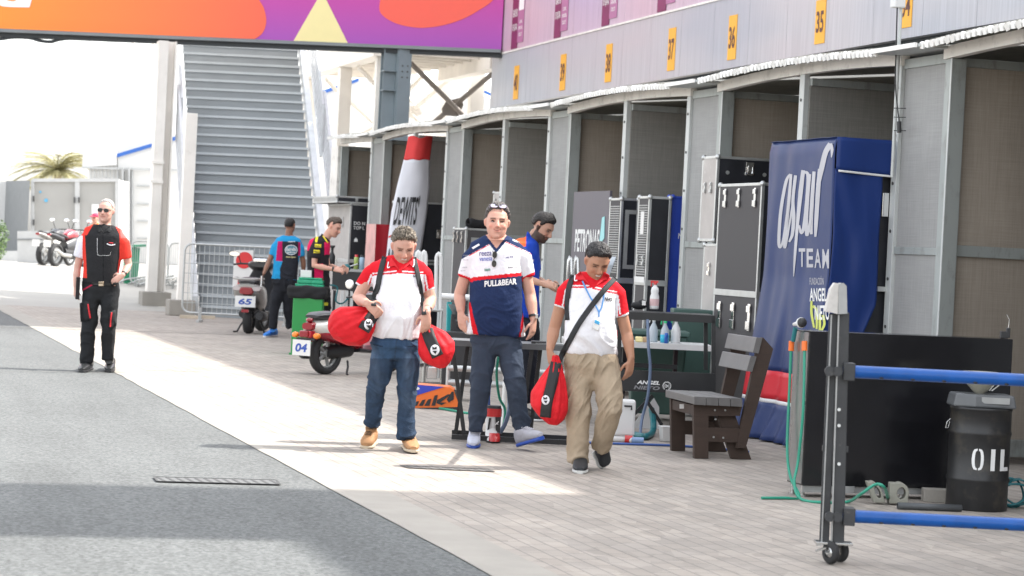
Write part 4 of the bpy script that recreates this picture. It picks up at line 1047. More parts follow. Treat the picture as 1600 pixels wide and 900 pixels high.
b = B(); b.box((a2[0] - .009, ym - .16, 1.27), (a2[0] - .0055, ym + .16, 1.33)); b.build('pale_strip', whitep, t)
bluec = mat('case_blue', (.03, .07, .42), .35, var=.08)
a3 = cx(8.5, 1044, 1051, 306, 1100, .1)
t = flight_case('royal blue flight case squeezed against the grey post', a3[0], a3[1], a3[2], a3[3], .1, a3[5], side=bluec, front=bluec, edge=bluec)
b = B(); lettering(b, 'NAV', (a3[0] + .16, a3[2] - .003, 1.78), (1, 0, 0), (0, 0, 1), .06, .15); b.build('lettering', lett, t)
# stack left of the blue cover
a = cx(8.26, 1098, 1121, 243, 1290, 1.72)
t = flight_case('large black flight case atop the stack behind the tall grey case', *a, side=casep, latches=(('f', .30, a[5] - .11, .085), ('s', .3, 2.25, .06), ('s', .7, 2.25, .06)))
b = B()
for i in range(5):
    p = (lerp(a[0], a[1], .1 + i * .17), a[2], a[5] - .16); b.cyl((p[0], a[2] - .006, p[2]), (p[0], a[2] + .002, p[2]), .02, n=8)
b.build('rivet', alu, t)
a = cx(8.27, 1100, 1122, 378, 1290, .1)
t = flight_case('worn pale ended flight case at the bottom of the stack behind the tall grey case', a[0], a[1], a[2] + .01, a[3], .1, 1.70, side=casep, latches=(('s', .3, 1.0, .06), ('s', .7, 1.0, .06), ('s', .5, 1.45, .07)))
a = cx(8.24, 1124, 1191, 285, 1260, .1)
t = flight_case('tall grey flight case with two rows of hanging latches behind the bench', *a, mids=(1.235,), latches=(('s', .82, 2.14, .10), ('s', .5, 2.14, .10), ('s', .13, 2.14, .10), ('s', .82, 1.02, .14), ('s', .5, 1.02, .14), ('s', .13, 1.02, .14)))

# ---------------------------------------------------------------- blue covered cabinet
X = 8.0; cA = PX(1308, 214, X); cB = PX(1206, 218, X); ZT = cA.z; Yn, Yf = cA.y, cB.y; XR = PY(1394, 216, Yn).x + .25
def vinyl(name, col):
    return mat(name, col, .42, var=.06, vs_=3, bump=.18, bs=5, spec=.3)
vl = vinyl('cover_blue', (.017, .035, .125)); vd = vinyl('cover_navy', (.008, .030, .15)); vr = vinyl('cover_red', (.60, .02, .035)); vw = vinyl('cover_white', (.70, .70, .70))
t = thing('covered_cabinet', 'tall cabinet under a blue vinyl cover with silver script lettering', 'cabinet', (X + .4, Yn + .6, 0))
def foldx(yy, z):
    u = (ZT - z) / ZT
    fl = .17 * max(0, (u - .45) / .55) ** 1.2
    w_ = noise.noise(V((yy * 5.5, z * .8, 4))) * .035 * (u ** .7 + .15) + .018 * math.sin(yy * 16 + 1.6 * z) * max(0, u - .3)
    return X - fl - w_ - .012
def lane(u, v):                       # u 0 near edge .. 1 far edge ; v 0 top .. 1 bottom
    z = lerp(ZT, .015, v); y = lerp(Yn, Yf, u); y += .10 * (u - .15) * max(0, v - .25) ** 1.3 * 1.6
    x = foldx(y, z)
    if v > .9: x -= .07 * (v - .9) / .1 * (1 + .4 * math.sin(y * 22))
    return V((x + .02 * (1 - min(1, v * 30)), y, z))
bands = [(ZT, .60, vl, 'cover_side'), (.60, .355, vr, 'red_band'), (.355, .322, vw, 'white_band'), (.322, .015, vl, 'cover_hem')]
for z0, z1, m_, nm in bands:
    v0, v1 = (ZT - z0) / (ZT - .015), (ZT - z1) / (ZT - .015)
    b = B(); b.grid(lambda u, v: lane(u, lerp(v0, v1, v)), 34, max(2, int((z0 - z1) * 22))); b.build(nm, m_, t, solid=.004)
b = B(); b.box((X + .02, Yn + .03, .05), (XR, Yf - .02, ZT - .02)); b.build('cabinet_body', caseb, t)
b = B(); b.grid(lambda u, v: V((lerp(X - .01, XR, u), lerp(Yn, Yf, v), ZT + .006 * noise.noise(V((u * 6, v * 6, 0))))), 10, 10); b.build('cover_top', vl, t, solid=.004)
def nearf(px, py, off=0):
    p = PY(px, py, Yn - off); return p
zf = nearf(1340, 277).z
b = B(); b.grid(lambda u, v: V((lerp(X - .01, XR, u), Yn - .03 - .006 * math.sin(u * 9 + v), lerp(ZT, zf + .05 - .03 * u, v))), 20, 8); b.build('cover_flap', vd, t, solid=.004)
b = B(); b.grid(lambda u, v: V((lerp(X + .01, XR - .02, u), Yn - .034 - .006 * math.sin(u * 9 + 1), lerp(zf + .052 - .03 * u, zf + .034 - .03 * u, v))), 20, 1); b.build('white_hem', vw, t, solid=.003)
xe = nearf(1379, 320).x
def flap2(u, v):
    z = lerp(zf + .06, .1, v); w_ = xe - .02 - max(0, (zf - .0 - z) - 1.05) * .42
    x0_ = foldx(Yn, z) + .0
    if v < .05: w_ -= .0
    return V((lerp(x0_, w_, u), Yn - .012 - .025 * noise.noise(V((u * 3 + z, z * 2, 8))) - .02 * u * v, z))
b = B(); b.grid(flap2, 24, 50); b.build('cover_front', vd, t, solid=.004)
b = B(); p = nearf(1383, 320); b.obox((p.x, Yn - .0, p.z), (.03, 0, 0), (0, .012, 0), (0, 0, .10)); b.build('latch', chrome, t, bevel=.004)
b = B(); p = nearf(1386, 452); b.obox((p.x + .02, Yn + .0, p.z), (.12, 0, 0), (0, .04, 0), (0, 0, .02)); b.build('edge_frame', alu, t)
# silver script strokes traced onto the lane face
silver = mat('silver_print', (.42, .42, .46), .4, .2, var=.1)
def onlane(px, py, lift=.006):
    x = X - .02
    for _ in range(6): p = PX(px, py, x); x = foldx(p.y, p.z) - lift
    return PX(px, py, x)
def stroke(b, pts, ws, n=10):
    pts = spl(pts, n); k = len(pts); L_ = []; R_ = []
    for i, (x, y) in enumerate(pts):
        f = i / (k - 1) * (len(ws) - 1); j = min(len(ws) - 2, int(f)); w_ = lerp(ws[j], ws[j + 1], f - j) / 2
        a_ = pts[max(0, i - 1)]; c_ = pts[min(k - 1, i + 1)]; dx, dy = c_[0] - a_[0], c_[1] - a_[1]; l_ = math.hypot(dx, dy) or 1
        nx, ny = -dy / l_, dx / l_
        L_.append(onlane(x + nx * w_, y + ny * w_)); R_.append(onlane(x - nx * w_, y - ny * w_))
    vs = []
    for p, q in zip(L_, R_): vs += [p, q]
    b.add(vs, [(2 * i, 2 * i + 1, 2 * i + 3, 2 * i + 2) for i in range(k - 1)])
for pts, ws in (([(1235, 272), (1228, 285), (1220, 330), (1217, 375), (1219, 386), (1224, 372), (1232, 318), (1236, 276)], [3, 5, 5, 5, 4, 3, 4, 4]),
                ([(1236, 272), (1233, 310), (1227, 370), (1226, 386), (1230, 372), (1238, 320), (1243, 274)], [4, 5, 5, 5, 3, 3, 4]),
                ([(1243, 274), (1239, 312), (1240, 340), (1238, 366), (1233, 378)], [5, 5, 6, 5, 3]),
                ([(1255, 266), (1251, 300), (1246, 350), (1242, 400), (1240, 432)], [6, 7, 5, 4, 1]),
                ([(1254, 270), (1262, 272), (1262, 300), (1257, 350), (1252, 364), (1249, 352)], [3, 5, 6, 6, 4, 3]),
                ([(1266, 272), (1262, 310), (1260, 350), (1261, 367), (1266, 345), (1270, 300), (1271, 272)], [3, 5, 5, 5, 4, 4, 4]),
                ([(1272, 268), (1269, 310), (1267, 350), (1268, 366)], [5, 6, 6, 4]),
                ([(1281, 264), (1278, 300), (1275, 350), (1274, 370)], [6, 7, 6, 3]),
                ([(1278, 290), (1284, 262), (1290, 238), (1298, 225)], [6, 8, 8, 9]), ([(1298, 224), (1300, 234), (1299, 246)], [4, 5, 1])):
    b = B(); stroke(b, pts, ws); b.build('script_stroke', silver, t)
def lanetext(txt, x0, x1, y0, y1, m_, bold=.02, nm='lettering'):
    vs, fs = text_mesh(txt, bold=bold); xa, xb, ya, yb = bounds(vs)
    b = B(); b.add([onlane(lerp(x0, x1, (x - xa) / (xb - xa)), lerp(y1, y0, (y - ya) / (yb - ya))) for x, y in vs], fs); return b.build(nm, m_, t)
for i, ch in enumerate('TEAM'): lanetext(ch, 1248 + i * 12.3, 1258.3 + i * 12.3, 388 + i * .4, 417 + i * .8, silver, .03)
lanetext('FUNDACIÓN', 1265, 1287, 431, 445, silver, 0); lanetext('ANGEL', 1265, 1292, 450, 471, lett, .03); lanetext('NIETO', 1273, 1296, 477, 500, lett, .03)
yg = mat('print_lime', (.50, .55, .08), .5)
for pts, ws in (([(1268, 470), (1268, 490), (1272, 512)], [3, 4, 3]), ([(1270, 478), (1276, 486), (1276, 514)], [4, 4, 3]), ([(1281, 490), (1281, 516)], [4, 4]), ([(1286, 492), (1288, 506), (1284, 516)], [4, 4, 3])):
    b = B(); stroke(b, pts, ws, 5); b.build('lime_stroke', yg, t)

# ---------------------------------------------------------------- bench
bench_m = mat('bench_dark', (.050, .032, .024), .75, var=.15, vs_=6, bump=.15, bs=30, stretch=(1, 1, 4)); bench_t = mat('bench_worn', (.135, .13, .128), .5, var=.15, vs_=9, bump=.1, bs=30)
nf, nb_, ff = PZ(1096, 717), PZ(1161, 719), PZ(1060, 705)
e1 = (nb_ - nf).normalized(); e2 = (ff - nf); e2l = e2.length; e2 = e2.normalized()
t = thing('garden_bench', 'short dark slatted bench facing the lane in front of the tall grey case', 'bench', (nf + nb_ + e2 * e2l) / 2)
t.location.z = 0
nrm = e1.cross(dz); nrm.normalize()
def bpp(px, py, k=0.0):              # pixel on near-end vertical plane, shifted along the bench
    return PN(px, py, nf, nrm) + e2 * k
def bplank(name, pts, k0, k1, m_): b = B(); b.prism([bpp(x, y, k0) for x, y in pts], e2 * (k1 - k0)); return b.build(name, m_, t, bevel=.006)
for k in (0, e2l):
    bplank('leg', [(1084, 632), (1107, 632), (1107, 716.5), (1085, 716.5)], k, k + .045, bench_m)
    bplank('leg', [(1119, 634), (1146, 634), (1177, 719), (1146, 718)], k + .046, k + .09, bench_m)
    bplank('stretcher', [(1107, 668), (1160, 670), (1166, 692), (1107, 690)], k + .002, k + .04, bench_m)
    bplank('back_post', [(1150, 700), (1186, 530), (1192, 527), (1208, 545), (1165, 700)], k - .005, k + .04, bench_m)
    bplank('seat_rail', [(1107, 633), (1160, 634), (1156, 650), (1107, 650)], k + .001, k + .044, bench_m)
for i in range(4):
    x0, x1 = 1082 + i * 19, 1100 + i * 19; bplank('seat_slat', [(x0, 619 + i * .8), (x1, 619.8 + i * .8), (x1, 632.5 + i * .8), (x0, 631.5 + i * .8)], -.05, e2l + .12, bench_t)
b = B(); q = bpp(1090, 640, e2l - .02); bplank('front_apron', [(1086, 634), (1091, 634), (1091, 650), (1086, 650)], .05, e2l, bench_m)
for nm, (xt, yt, xb2, yb2) in (('upper_slat', (1186, 527, 1180, 551)), ('lower_slat', (1177, 556, 1170, 580))):
    bplank('backrest_slat', [(xt - 5, yt), (xt + 4, yt + 1), (xb2 + 4, yb2 + 1), (xb2 - 5, yb2)], -.02, e2l + .08, bench_t)
b = B()
for x, y in ((1117, 641), (1133, 641), (1115, 683), (1130, 684), (1118, 655)): b.cyl(bpp(x, y, .0) - e2 * .004, bpp(x, y, .004), .008, n=8)
b.build('bolt', alu, t)
b = B(); q = [bpp(x, y, .30) for x, y in ((1079, 636), (1091, 636), (1091, 643), (1079, 643))]; b.prism(q, e2 * .002); b.build('name_plate', wht, t)

# ---------------------------------------------------------------- black frame bench with printed panel
D = 20.0
def flat(b, x0, y0, x1, y1, D, th, dy=None):
    s_ = ((x1 - x0) * .045)
    b.prism([PD(x0, y1, D), PD(x0, y0, D), PD(x1, y0 + s_, D), PD(x1, y1 + s_, D)], HF * th)
t = thing('work_frame', 'black tubular work frame with a printed front panel left of the bench', 'frame', PZ(1040, 690, 0))
b = B(); flat(b, 892, 483, 1117, 495, D, .6); b.build('top_rail', blackm, t, bevel=.005)
for x in (1112, 1100, 965):
    b = B(); flat(b, x, 494, x + 6, 700 if x == 1112 else 578, D + (.0 if x == 1112 else .35), .04); b.build('leg', blackm, t)
b = B(); flat(b, 895, 574, 1118, 607, D - .02, .03); b.build('front_panel', blackm, t, bevel=.004)
b = B(); flat(b, 960, 600, 1050, 610, D + .5, .04); b.build('lower_rail', blackm, t)
for (x0, y0, x1, y1) in ((1020, 618, 975, 663), (1008, 622, 1034, 664)):
    b = B(); b.bar(PD(x0, y0, D + .2), PD(x1, y1, D + .2), .03, .03); b.build('brace', blackm, t)
def camtext(b, txt, x0, x1, y0, y1, D, bold=.02, shear=0, sl_=.045):
    vs, fs = text_mesh(txt, bold=bold, shear=shear); xa, xb, ya, yb = bounds(vs)
    b.add([PD(lerp(x0, x1, (x - xa) / (xb - xa)), lerp(y1, y0, (y - ya) / (yb - ya)) + sl_ * (lerp(x0, x1, (x - xa) / (xb - xa)) - x0), D) for x, y in vs], fs)
D_ = D - .026
b = B(); camtext(b, 'ANGEL', 995, 1031, 594, 600, D_, .05, .25); b.build('lettering', lett, t)
greyl = mat('letter_grey', (.22, .22, .23), .6)
b = B(); camtext(b, 'NIETO', 990, 1031, 602, 608, D_, .05, .25); b.build('lettering', greyl, t)
b = B(); ce = (1042, 603)
for k in range(20):
    if k in (4, 5, 6): continue
    a0, a1 = 2 * math.pi * k / 20, 2 * math.pi * (k + .6) / 20
    b.add([PD(ce[0] + r_ * math.cos(a_), ce[1] + r_ * math.sin(a_), D_) for a_, r_ in ((a0, 5), (a0, 7.2), (a1, 6.8), (a1, 5.2))], [(0, 1, 2, 3)])
camtext(b, '12+1', 1038.5, 1045.5, 600.5, 605.5, D_, .05); b.build('wreath_emblem', lett, t)
# white trestle table with bottles
T2 = 21.2
t = thing('trestle_table', 'white topped table holding spray bottles behind the black frame', 'table', PZ(1030, 668, 0))
zt2 = (PD(1040, 537, T2)).z
p0, p1 = PD(880, 528, T2), PD(1112, 548, T2); p0.z = p1.z = zt2
b = B(); b.prism([p0, p1, p1 + HF * .65, p0 + HF * .65], dz * -.05); b.build('table_top', whitep, t, bevel=.005)
for x in (890, 975, 1055):
    b = B(); p = PD(x, 560, T2 + .3); b.bar(V((p.x, p.y, 0)), V((p.x, p.y, zt2 - .052)), .035, .035); b.build('leg', blackm, t)
b = B(); q0, q1 = PD(905, 566, T2 + .2), PD(1058, 572, T2 + .2); q1.z = q0.z; b.bar(q0, q1, .04, .04); b.build('cross_bar', blackm, t)
def on(z, px, D): p = PD(px, 500, D); return V((p.x, p.y, z))
liq = mat('liquid_blue', (.03, .42, .60), .2); btl = mat('bottle_clear', (.42, .46, .50), .25, var=.05); trig = mat('trigger_green', (.03, .45, .18), .35)
def spray(px, D, z, s_, label, body, head, liquid=None, grp='spray bottles on the white table'):
    c = on(z, px, D); t = thing('spray_bottle', label, 'bottle', c, grp)
    b = B(); b.lathe(c, [(.001, 0), (.040 * s_, 0), (.042 * s_, .01), (.042 * s_, .10 * s_), (.034 * s_, .135 * s_), (.014 * s_, .175 * s_), (.013 * s_, .195 * s_)], 20); b.build('body', body, t)
    if liquid: b = B(); b.lathe(c, [(.001, .002), (.0430 * s_, .002), (.0435 * s_, .08 * s_), (.001, .081 * s_)], 20); b.build('liquid', liquid, t)
    b = B(); b.lathe(c + dz * .19 * s_, [(.016 * s_, 0), (.018 * s_, .03 * s_), (.001, .032 * s_)], 12); b.obox(c + dz * .232 * s_ - HR * .012 * s_, HR * .042 * s_, HF * .013 * s_, dz * .014 * s_); b.bar(c + dz * .222 * s_ - HR * .035 * s_, c + dz * .175 * s_ - HR * .042 * s_, .010 * s_, .012 * s_); b.build('trigger', head, t)
spray(1022, 21.5, zt2, 1.0, 'grey white spray bottle, left of the three on the white table', btl, whitep); spray(1040, 21.4, zt2, .95, 'spray bottle holding blue liquid, middle of the three on the white table', btl, trig, liq); spray(1057, 21.45, zt2, 1.05, 'whitish spray bottle with green trigger, right of the three on the white table', whitep, trig)
c = on(zt2, 1042.5, 21.3); b = B(); b.lathe(c, [(.001, 0), (.018, 0), (.018, .085), (.012, .095), (.001, .096)], 14); tag(b.build('small_bottle', bluep), 'small blue bottle in front of the spray bottles on the white table', 'bottle')
for k, (px, w_, col_, nm) in enumerate(((898, .10, wht, 'white folded rag'), (1000, .07, yelp, 'yellow marker pot'), (1010, .05, mat('tan_tape', (.5, .34, .2), .7), 'roll of tan tape'), (985, .08, blackp, 'black hand tool'))):
    c = on(zt2, px, 21.3); b = B(); b.obox(c + dz * .025, HR * w_ * .5, HF * .04, dz * .024); tag(b.build(nm.split(' ', 1)[1].replace(' ', '_'), col_, bevel=.012), nm + ' lying on the white table', 'tool')
c = on(zt2, 972, 21.6); b = B(); b.ball(c + dz * .055, .055, n=14); tag(b.build('red_ball', redp), 'small round red float on the white table', 'float')
# big red capped bottle on the frame
c = on(PD(1020, 483, 20.3).z, 1021, 20.3); t = thing('cleaner_bottle', 'tall pale bottle with a red trigger standing on the black frame', 'bottle', c)
b = B(); b.lathe(c, [(.001, 0), (.037, 0), (.040, .01), (.040, .11), (.031, .135), (.036, .16), (.028, .19), (.012, .205), (.011, .215)], 20); b.build('body', whitep, t)
b = B(); b.lathe(c + dz * .213, [(.014, 0), (.016, .02), (.001, .022)], 12); b.obox(c + dz * .238 - HR * .008, HR * .034, HF * .010, dz * .010); b.bar(c + dz * .232 - HR * .03, c + dz * .195 - HR * .036, .008, .01); b.build('trigger', redp, t)
b = B(); b.lathe(c + dz * .03, [(.0405, 0), (.0408, .06)], 20); b.build('label', mat('label_pink', (.62, .42, .42), .5), t)
# items on frame top (black gloves/helmet straps)
c = on(PD(985, 483, 20.3).z, 997, 20.3); t = thing('glove', 'black glove with a white patch lying on the black frame', 'glove', c)
b = B(); b.ball(c + dz * .035, .075, .05, .035); b.ball(c + dz * .06 + HR * .03, .04, .04, .03); b.build('glove_body', bagm, t); b = B(); b.obox(c + dz * .06 + HR * .04 - HF * .045, HR * .016, HF * .004, dz * .02); b.build('patch', wht, t)
# cable coil on case: bundle
t = thing('cable_bundle', 'hanging bundle of pale grey cables beside the right man', 'cable', on(1.1, 955, 22.3))
for k in range(6):
    b = B(); b.tube([PD(962 - k, 402, 22.3), PD(957 - k * 1.5, 414, 22.2), PD(948 - k * 2.2 + k, 440, 22.3), PD(951 - k, 462, 22.3)], .007, 6); b.build('cable', btl, t)
# dark green bin behind
gb = mat('bin_dark_green', (.045, .095, .08), .5, var=.12, vs_=3)
def wheelie(c, label, w_, h, m_, lid=True):
    t = thing('wheelie_bin', label, 'bin', c)
    b = B(); P = []
    for hh, k in ((.06, .78), (h, 1.0)): P.append([c + dz * hh + HR * (w_ * k * sx_) + HF * (w_ * .9 * k * sy_) for sx_, sy_ in ((-1, -1), (1, -1), (1, 1), (-1, 1))])
    b.add(P[0] + P[1], [(0, 1, 2, 3), (4, 5, 6, 7), (0, 1, 5, 4), (1, 2, 6, 5), (2, 3, 7, 6), (3, 0, 4, 7)]); b.build('body', m_, t, bevel=.02)
    if lid: b = B(); b.obox(c + dz * (h + .025), HR * w_ * 1.06, HF * w_ * .98, dz * .024); b.build('lid', m_, t, bevel=.012)
    return t
p = PZ(1020, 655); wheelie(V((p.x, p.y, 0)), 'dark green wheelie bin under the white table', .28, .80, gb)
p = PZ(1082, 650); wheelie(V((p.x, p.y, 0)), 'dark green wheelie bin with black bag rim right of the spray bottles', .24, 1.0, gb)
# jerry can, tub, cans, hose on the floor
c = PZ(972, 690); c = V((c.x, c.y, 0)); t = thing('jerry_can', 'white plastic jerry can on the ground behind the right man', 'jerry can', c)
b = B(); b.obox(c + dz * .20, HR * .095, HF * .07, dz * .15); b.obox(c + dz * .025, HR * .10, HF * .075, dz * .025); b.build('body', whitep, t, bevel=.02); b = B(); b.tube([c + dz * .30 - HF * .075 + HR * .0, c + dz * .30 - HF * .075 + HR * .06, c + dz * .27 - HF * .075 + HR * .06], .008, 6); b.build('handle', blackp, t)
c = PZ(1040, 690); c = V((c.x, c.y, 0)); t = thing('plastic_tub', 'white translucent plastic tub on the ground left of the bench', 'tub', c)
b = B(); b.lathe(c, [(.001, .004), (.055, .004), (.07, .13), (.076, .13), (.076, .125)], 4); b.build('body', whitep, t, bevel=.006)
c = PZ(976, 692); t = thing('paint_can', 'small red capped can lying on the ground behind the right man', 'can', c)
b = B(); b.cyl(c + dz * .032, c + dz * .032 + HR * .06, .032); b.build('red_end', redp, t)
c = PZ(992, 693); t = thing('spray_can', 'blue and white spray can lying on the ground left of the bench', 'can', c)
b = B(); b.cyl(c + dz * .027 - HR * .03, c + dz * .027 + HR * .07, .026); b.build('body', mat('can_blue', (.2, .3, .5), .35), t); b = B(); b.lathe(c + dz * .027 - HR * .031, [(.026, 0), (.02, .015), (.012, .03), (.001, .031)], 12, axis=-HR); b.build('cap', whitep, t)
c = PZ(950, 612); c = V((c.x, c.y, 0)); t = thing('gas_bottle', 'red round bottomed tank under the table behind the right man', 'tank', c)
b = B(); b.lathe(c + dz * .30 + HR * .1, [(.001, -.3), (.15, -.25), (.19, -.12), (.19, .1), (.14, .2), (.04, .24), (.03, .30), (.001, .301)], 22); b.build('tank', redp, t)
hose_dk = mat('hose_teal', (.01, .14, .16), .4); hose_b = mat('hose_blue', (.10, .14, .22), .4); hose_bl = mat('hose_royal', (.03, .09, .32), .4)
def hose(name, label, pts, r, m_, cat='hose', n=6, grp=None):
    b = B(); b.tube([V(q) for q in spl([tuple(p) for p in pts], n)], r, 8); return tag(b.build(name, m_), label, cat, grp)
g = lambda x, y, z=.012: PZ(x, y, z)
hose('hose', 'thick teal hose bent on the ground under the black frame', [g(975, 677, .03), g(995, 680, .03), g(1008, 682, .035), PD(1019, 676, 20), PD(1021, 660, 20.1), PD(1018, 640, 20.3)], .028, hose_dk)
hose('air_hose', 'blue grey hose hanging from the frame top to the ground', [PD(1012, 500, 19.9), PD(1013, 540, 19.8), PD(1016, 575, 19.8), PD(1012, 620, 19.8), PD(1003, 655, 19.8), g(1000, 684, .02)], .014, hose_b)
hose('air_hose', 'blue hose lying along the ground behind the walking men', [g(784, 688), g(830, 691), g(880, 690), g(930, 692), g(990, 694), g(1050, 696), g(1110, 700), g(1170, 706)], .010, hose_bl)
hose('air_hose', 'green hose lying on the ground between the orange box and the table', [g(650, 632, .01), g(700, 640), g(740, 646), g(820, 645), g(900, 650)], .012, greenh)
wl = mat('sheet_white', (.55, .56, .56), .7)
c0 = PZ(985, 672); b = B(); b.prism([PD(982, 672, 20.9), PD(1022, 622, 20.9), PD(1030, 636, 20.9), PD(1030, 672, 20.9)], HF * .02); tag(b.build('plastic_sheet', wl), 'white plastic sheet propped under the black frame', 'sheet')
# ---------------------------------------------------------------- black cabinet at the right
gloss = mat('cabinet_black', (.010, .010, .012), .16, var=.3, vs_=3, spec=.5); stainless = mat('stainless', (.40, .40, .40), .28, .85, var=.15, vs_=3, stretch=(1, 6, .6))
X = 6.17; c0 = PX(1265, 517, X); Yc = c0.y; zt = c0.z; xr = PY(1583, 531, Yc).x; zb = PX(1257, 760, X).z; yf = PX(1241, 514, X).y
t = thing('cabinet', 'glossy black waist high cabinet behind the blue trestle', 'cabinet', ((X + xr) / 2, Yc + .15, 0))
b = B(); b.box((X + .004, Yc, zb), (xr, yf, zt)); b.build('body', gloss, t, bevel=.004)
b = B(); b.box((X, Yc + .012, zb + .01), (X + .0035, yf - .006, zt - .01)); b.build('side_panel', stainless, t)
b = B(); b.box((X + .02, Yc + .02, zb - .045), (xr - .02, yf - .02, zb - .002)); b.build('base_rail', alud, t)
for x in (X + .03, (X + xr) / 2, xr - .05):
    for y in (Yc + .05, yf - .04):
        b = B(); b.cyl((x, y, 0), (x, y, zb), .014, n=10); b.cyl((x, y, 0), (x, y, .012), .028, n=10); b.build('foot', steel, t)
b = B(); p = PY(1325, 768, Yc - .004); b.box((p.x - .045, Yc - .006, p.z - .01), (p.x + .045, Yc - .001, p.z + .035)); b.build('vent_plate', alud, t)
nzl = PX(1245, 505, X - .03)
t = thing('hose_nozzle', 'white shower style hose nozzle hooked on the cabinet corner', 'nozzle', nzl)
b = B(); a0 = PX(1240, 507, X - .03); a1 = PX(1252, 503, X - .03); b.lathe(a0, [(.001, 0), (.012, .005), (.016, .05), (.034, .085), (.036, .10), (.001, .102)], 16, axis=(a1 - a0 + HR * .02)); b.build('head', whitep, t)
b = B(); ax = (a1 - a0 + HR * .02).normalized(); b.lathe(a0 + ax * .10, [(.001, .0), (.033, 0), (.030, .018), (.001, .019)], 16, axis=ax); b.build('nozzle_rim', blackp, t)
b = B(); b.tube([PX(1243, 512, X - .03), PX(1239, 533, X - .03)], .016, 8); b.build('handle', hose_dk, t)
for k, (x0, y0, x1, y1) in enumerate(((1237, 533, 1236, 548), (1257, 533, 1257, 548))):
    b = B(); b.tube([PX(x0, y0, X - .03), PX(x1, y1, X - .03)], .019, 10); tag(b.build('hose_connector', orangep), ('left', 'right')[k] + ' orange hose connector hanging at the cabinet corner', 'connector')
hose('garden_hose', 'thin green hose hanging left of the cabinet and running along the paving', [PX(1236, 548, X - .03), PX(1233, 620, X - .03), PX(1230, 700, X - .04), PX(1235, 745, X - .06), g(1249, 777), g(1225, 778), g(1190, 778)], .010, greenh)
hose('garden_hose', 'green hose looping from the cabinet corner to the concrete blocks', [PX(1257, 548, X - .03), PX(1255, 640, X - .04), PX(1247, 720, X - .05), PX(1241, 755, X - .1), g(1252, 780), g(1290, 785), g(1325, 784), PD(1345, 772, 14.6), PD(1368, 757, 14.6), PD(1382, 762, 14.6), g(1388, 782)], .010, greenh)
c = PY(1572, 527, Yc + .1); t = thing('clamp_tool', 'small black clamp tool with a thin rod standing on the cabinet', 'tool', V((c.x, c.y, zt)))
c = V((c.x, Yc + .1, zt)); b = B(); b.obox(c + dz * .025 - HR * .015, HR * .026, HF * .02, dz * .024); b.obox(c + dz * .04 + HR * .012, HR * .012, HF * .02, dz * .034); b.build('clamp', blackp, t, bevel=.005); b = B(); b.tube([c + dz * .07 + HR * .012, c + dz * .13 + HR * .016, c + dz * .165 - HR * .005], .004, 6); b.build('rod', steel, t)
# oil drum
c = PZ(1534, 800); c = V((c.x, c.y, 0)) + HF * .19
drm = mat('drum_black', (.016, .016, .017), .42, var=.3, vs_=6, dirt=((.07, .06, .045), 7, .52, .5)); s_ = FOC / depth(c)
rd = 47.5 / s_; hd = 160 / s_
t = thing('oil_drum', 'small black ribbed oil drum with white stencilled letters', 'drum', c)
pr = [(.001, 0), (rd * .98, 0), (rd, .01), (rd, hd * .27), (rd * 1.03, hd * .29), (rd * 1.03, hd * .31), (rd, hd * .33), (rd, hd * .72), (rd * 1.03, hd * .74), (rd * 1.03, hd * .76), (rd, hd * .78), (rd, hd * .97), (rd * 1.02, hd * .975), (rd * 1.02, hd), (rd * .97, hd), (rd * .96, hd - .012), (.001, hd - .012)]
b = B(); b.lathe(c, pr, 44); b.build('shell', drm, t)
b = B(); z0, z1 = hd * .40, hd * .61
def ondrum(px, z, r): # angular position facing the camera
    off = (px - 1534.5) / s_; a = math.asin(max(-.99, min(.99, off / r))); return c + HR * (r * math.sin(a)) - HF * (r * math.cos(a)) + dz * z
def dstr(pts): b.add([ondrum(x, lerp(z0, z1, y), rd * 1.008) for x, y in pts], [tuple(range(len(pts)))])
for sg in (-1, 1):
    for k in range(8):
        a0, a1 = math.pi * (.5 - k / 8), math.pi * (.5 - (k + 1) / 8)
        f = lambda a, w_: (1524 + sg * (1.0 + (8 - w_ * 4.5) * max(0, math.cos(a)) ** .6), .5 + (.5 - w_ * .10) * math.sin(a))
        q = [f(a0, 0), f(a1, 0), f(a1, 1), f(a0, 1)]; dstr(q)
dstr([(1544, 0), (1551, 0), (1551, 1), (1544, 1)])
dstr([(1560, 0), (1567, 0), (1567, 1), (1560, 1)]); dstr([(1567, 0), (1575, 0), (1575, .17), (1567, .17)])
b.build('lettering', lett, t)
b = B(); q = c - HR * rd * 1.01 - HF * .02 + dz * hd * .87; b.tube([q, q - HR * .02 - dz * .02, q - HR * .03 - dz * .06, q - HR * .012 - dz * .06, q - HR * .003 - dz * .02], .004, 6); b.build('handle', steel, t)
ct = c + dz * hd
t = thing('weighing_tray', 'grey black shallow tray lying on the oil drum', 'tray', ct)
tr1 = mat('tray_grey', (.10, .105, .11), .4, var=.15)
b = B(); P0 = [ct + HR * x * .203 + HF * y * .15 for x, y in ((-1, -.7), (-.35, -1.1), (1, -.9), (1, 1), (-1, 1))]; b.add(P0 + [p + dz * .085 - (p - ct) * .08 for p in P0], [(0, 1, 2, 3, 4), (5, 6, 7, 8, 9)] + [(i, (i + 1) % 5, 5 + (i + 1) % 5, 5 + i) for i in range(5)]); b.build('tray_body', tr1, t, bevel=.012)
b = B(); b.obox(ct + dz * .05 - HF * .148 + HR * .06, HR * .09, HF * .006, dz * .02); b.build('front_plate', alud, t)
fc_ = ct + dz * .087 - HR * .015
t = thing('funnel', 'cream metal funnel marked 10 standing on the tray', 'funnel', fc_)
crm = mat('cream_enamel', (.46, .44, .36), .3, .2, var=.12, vs_=8)
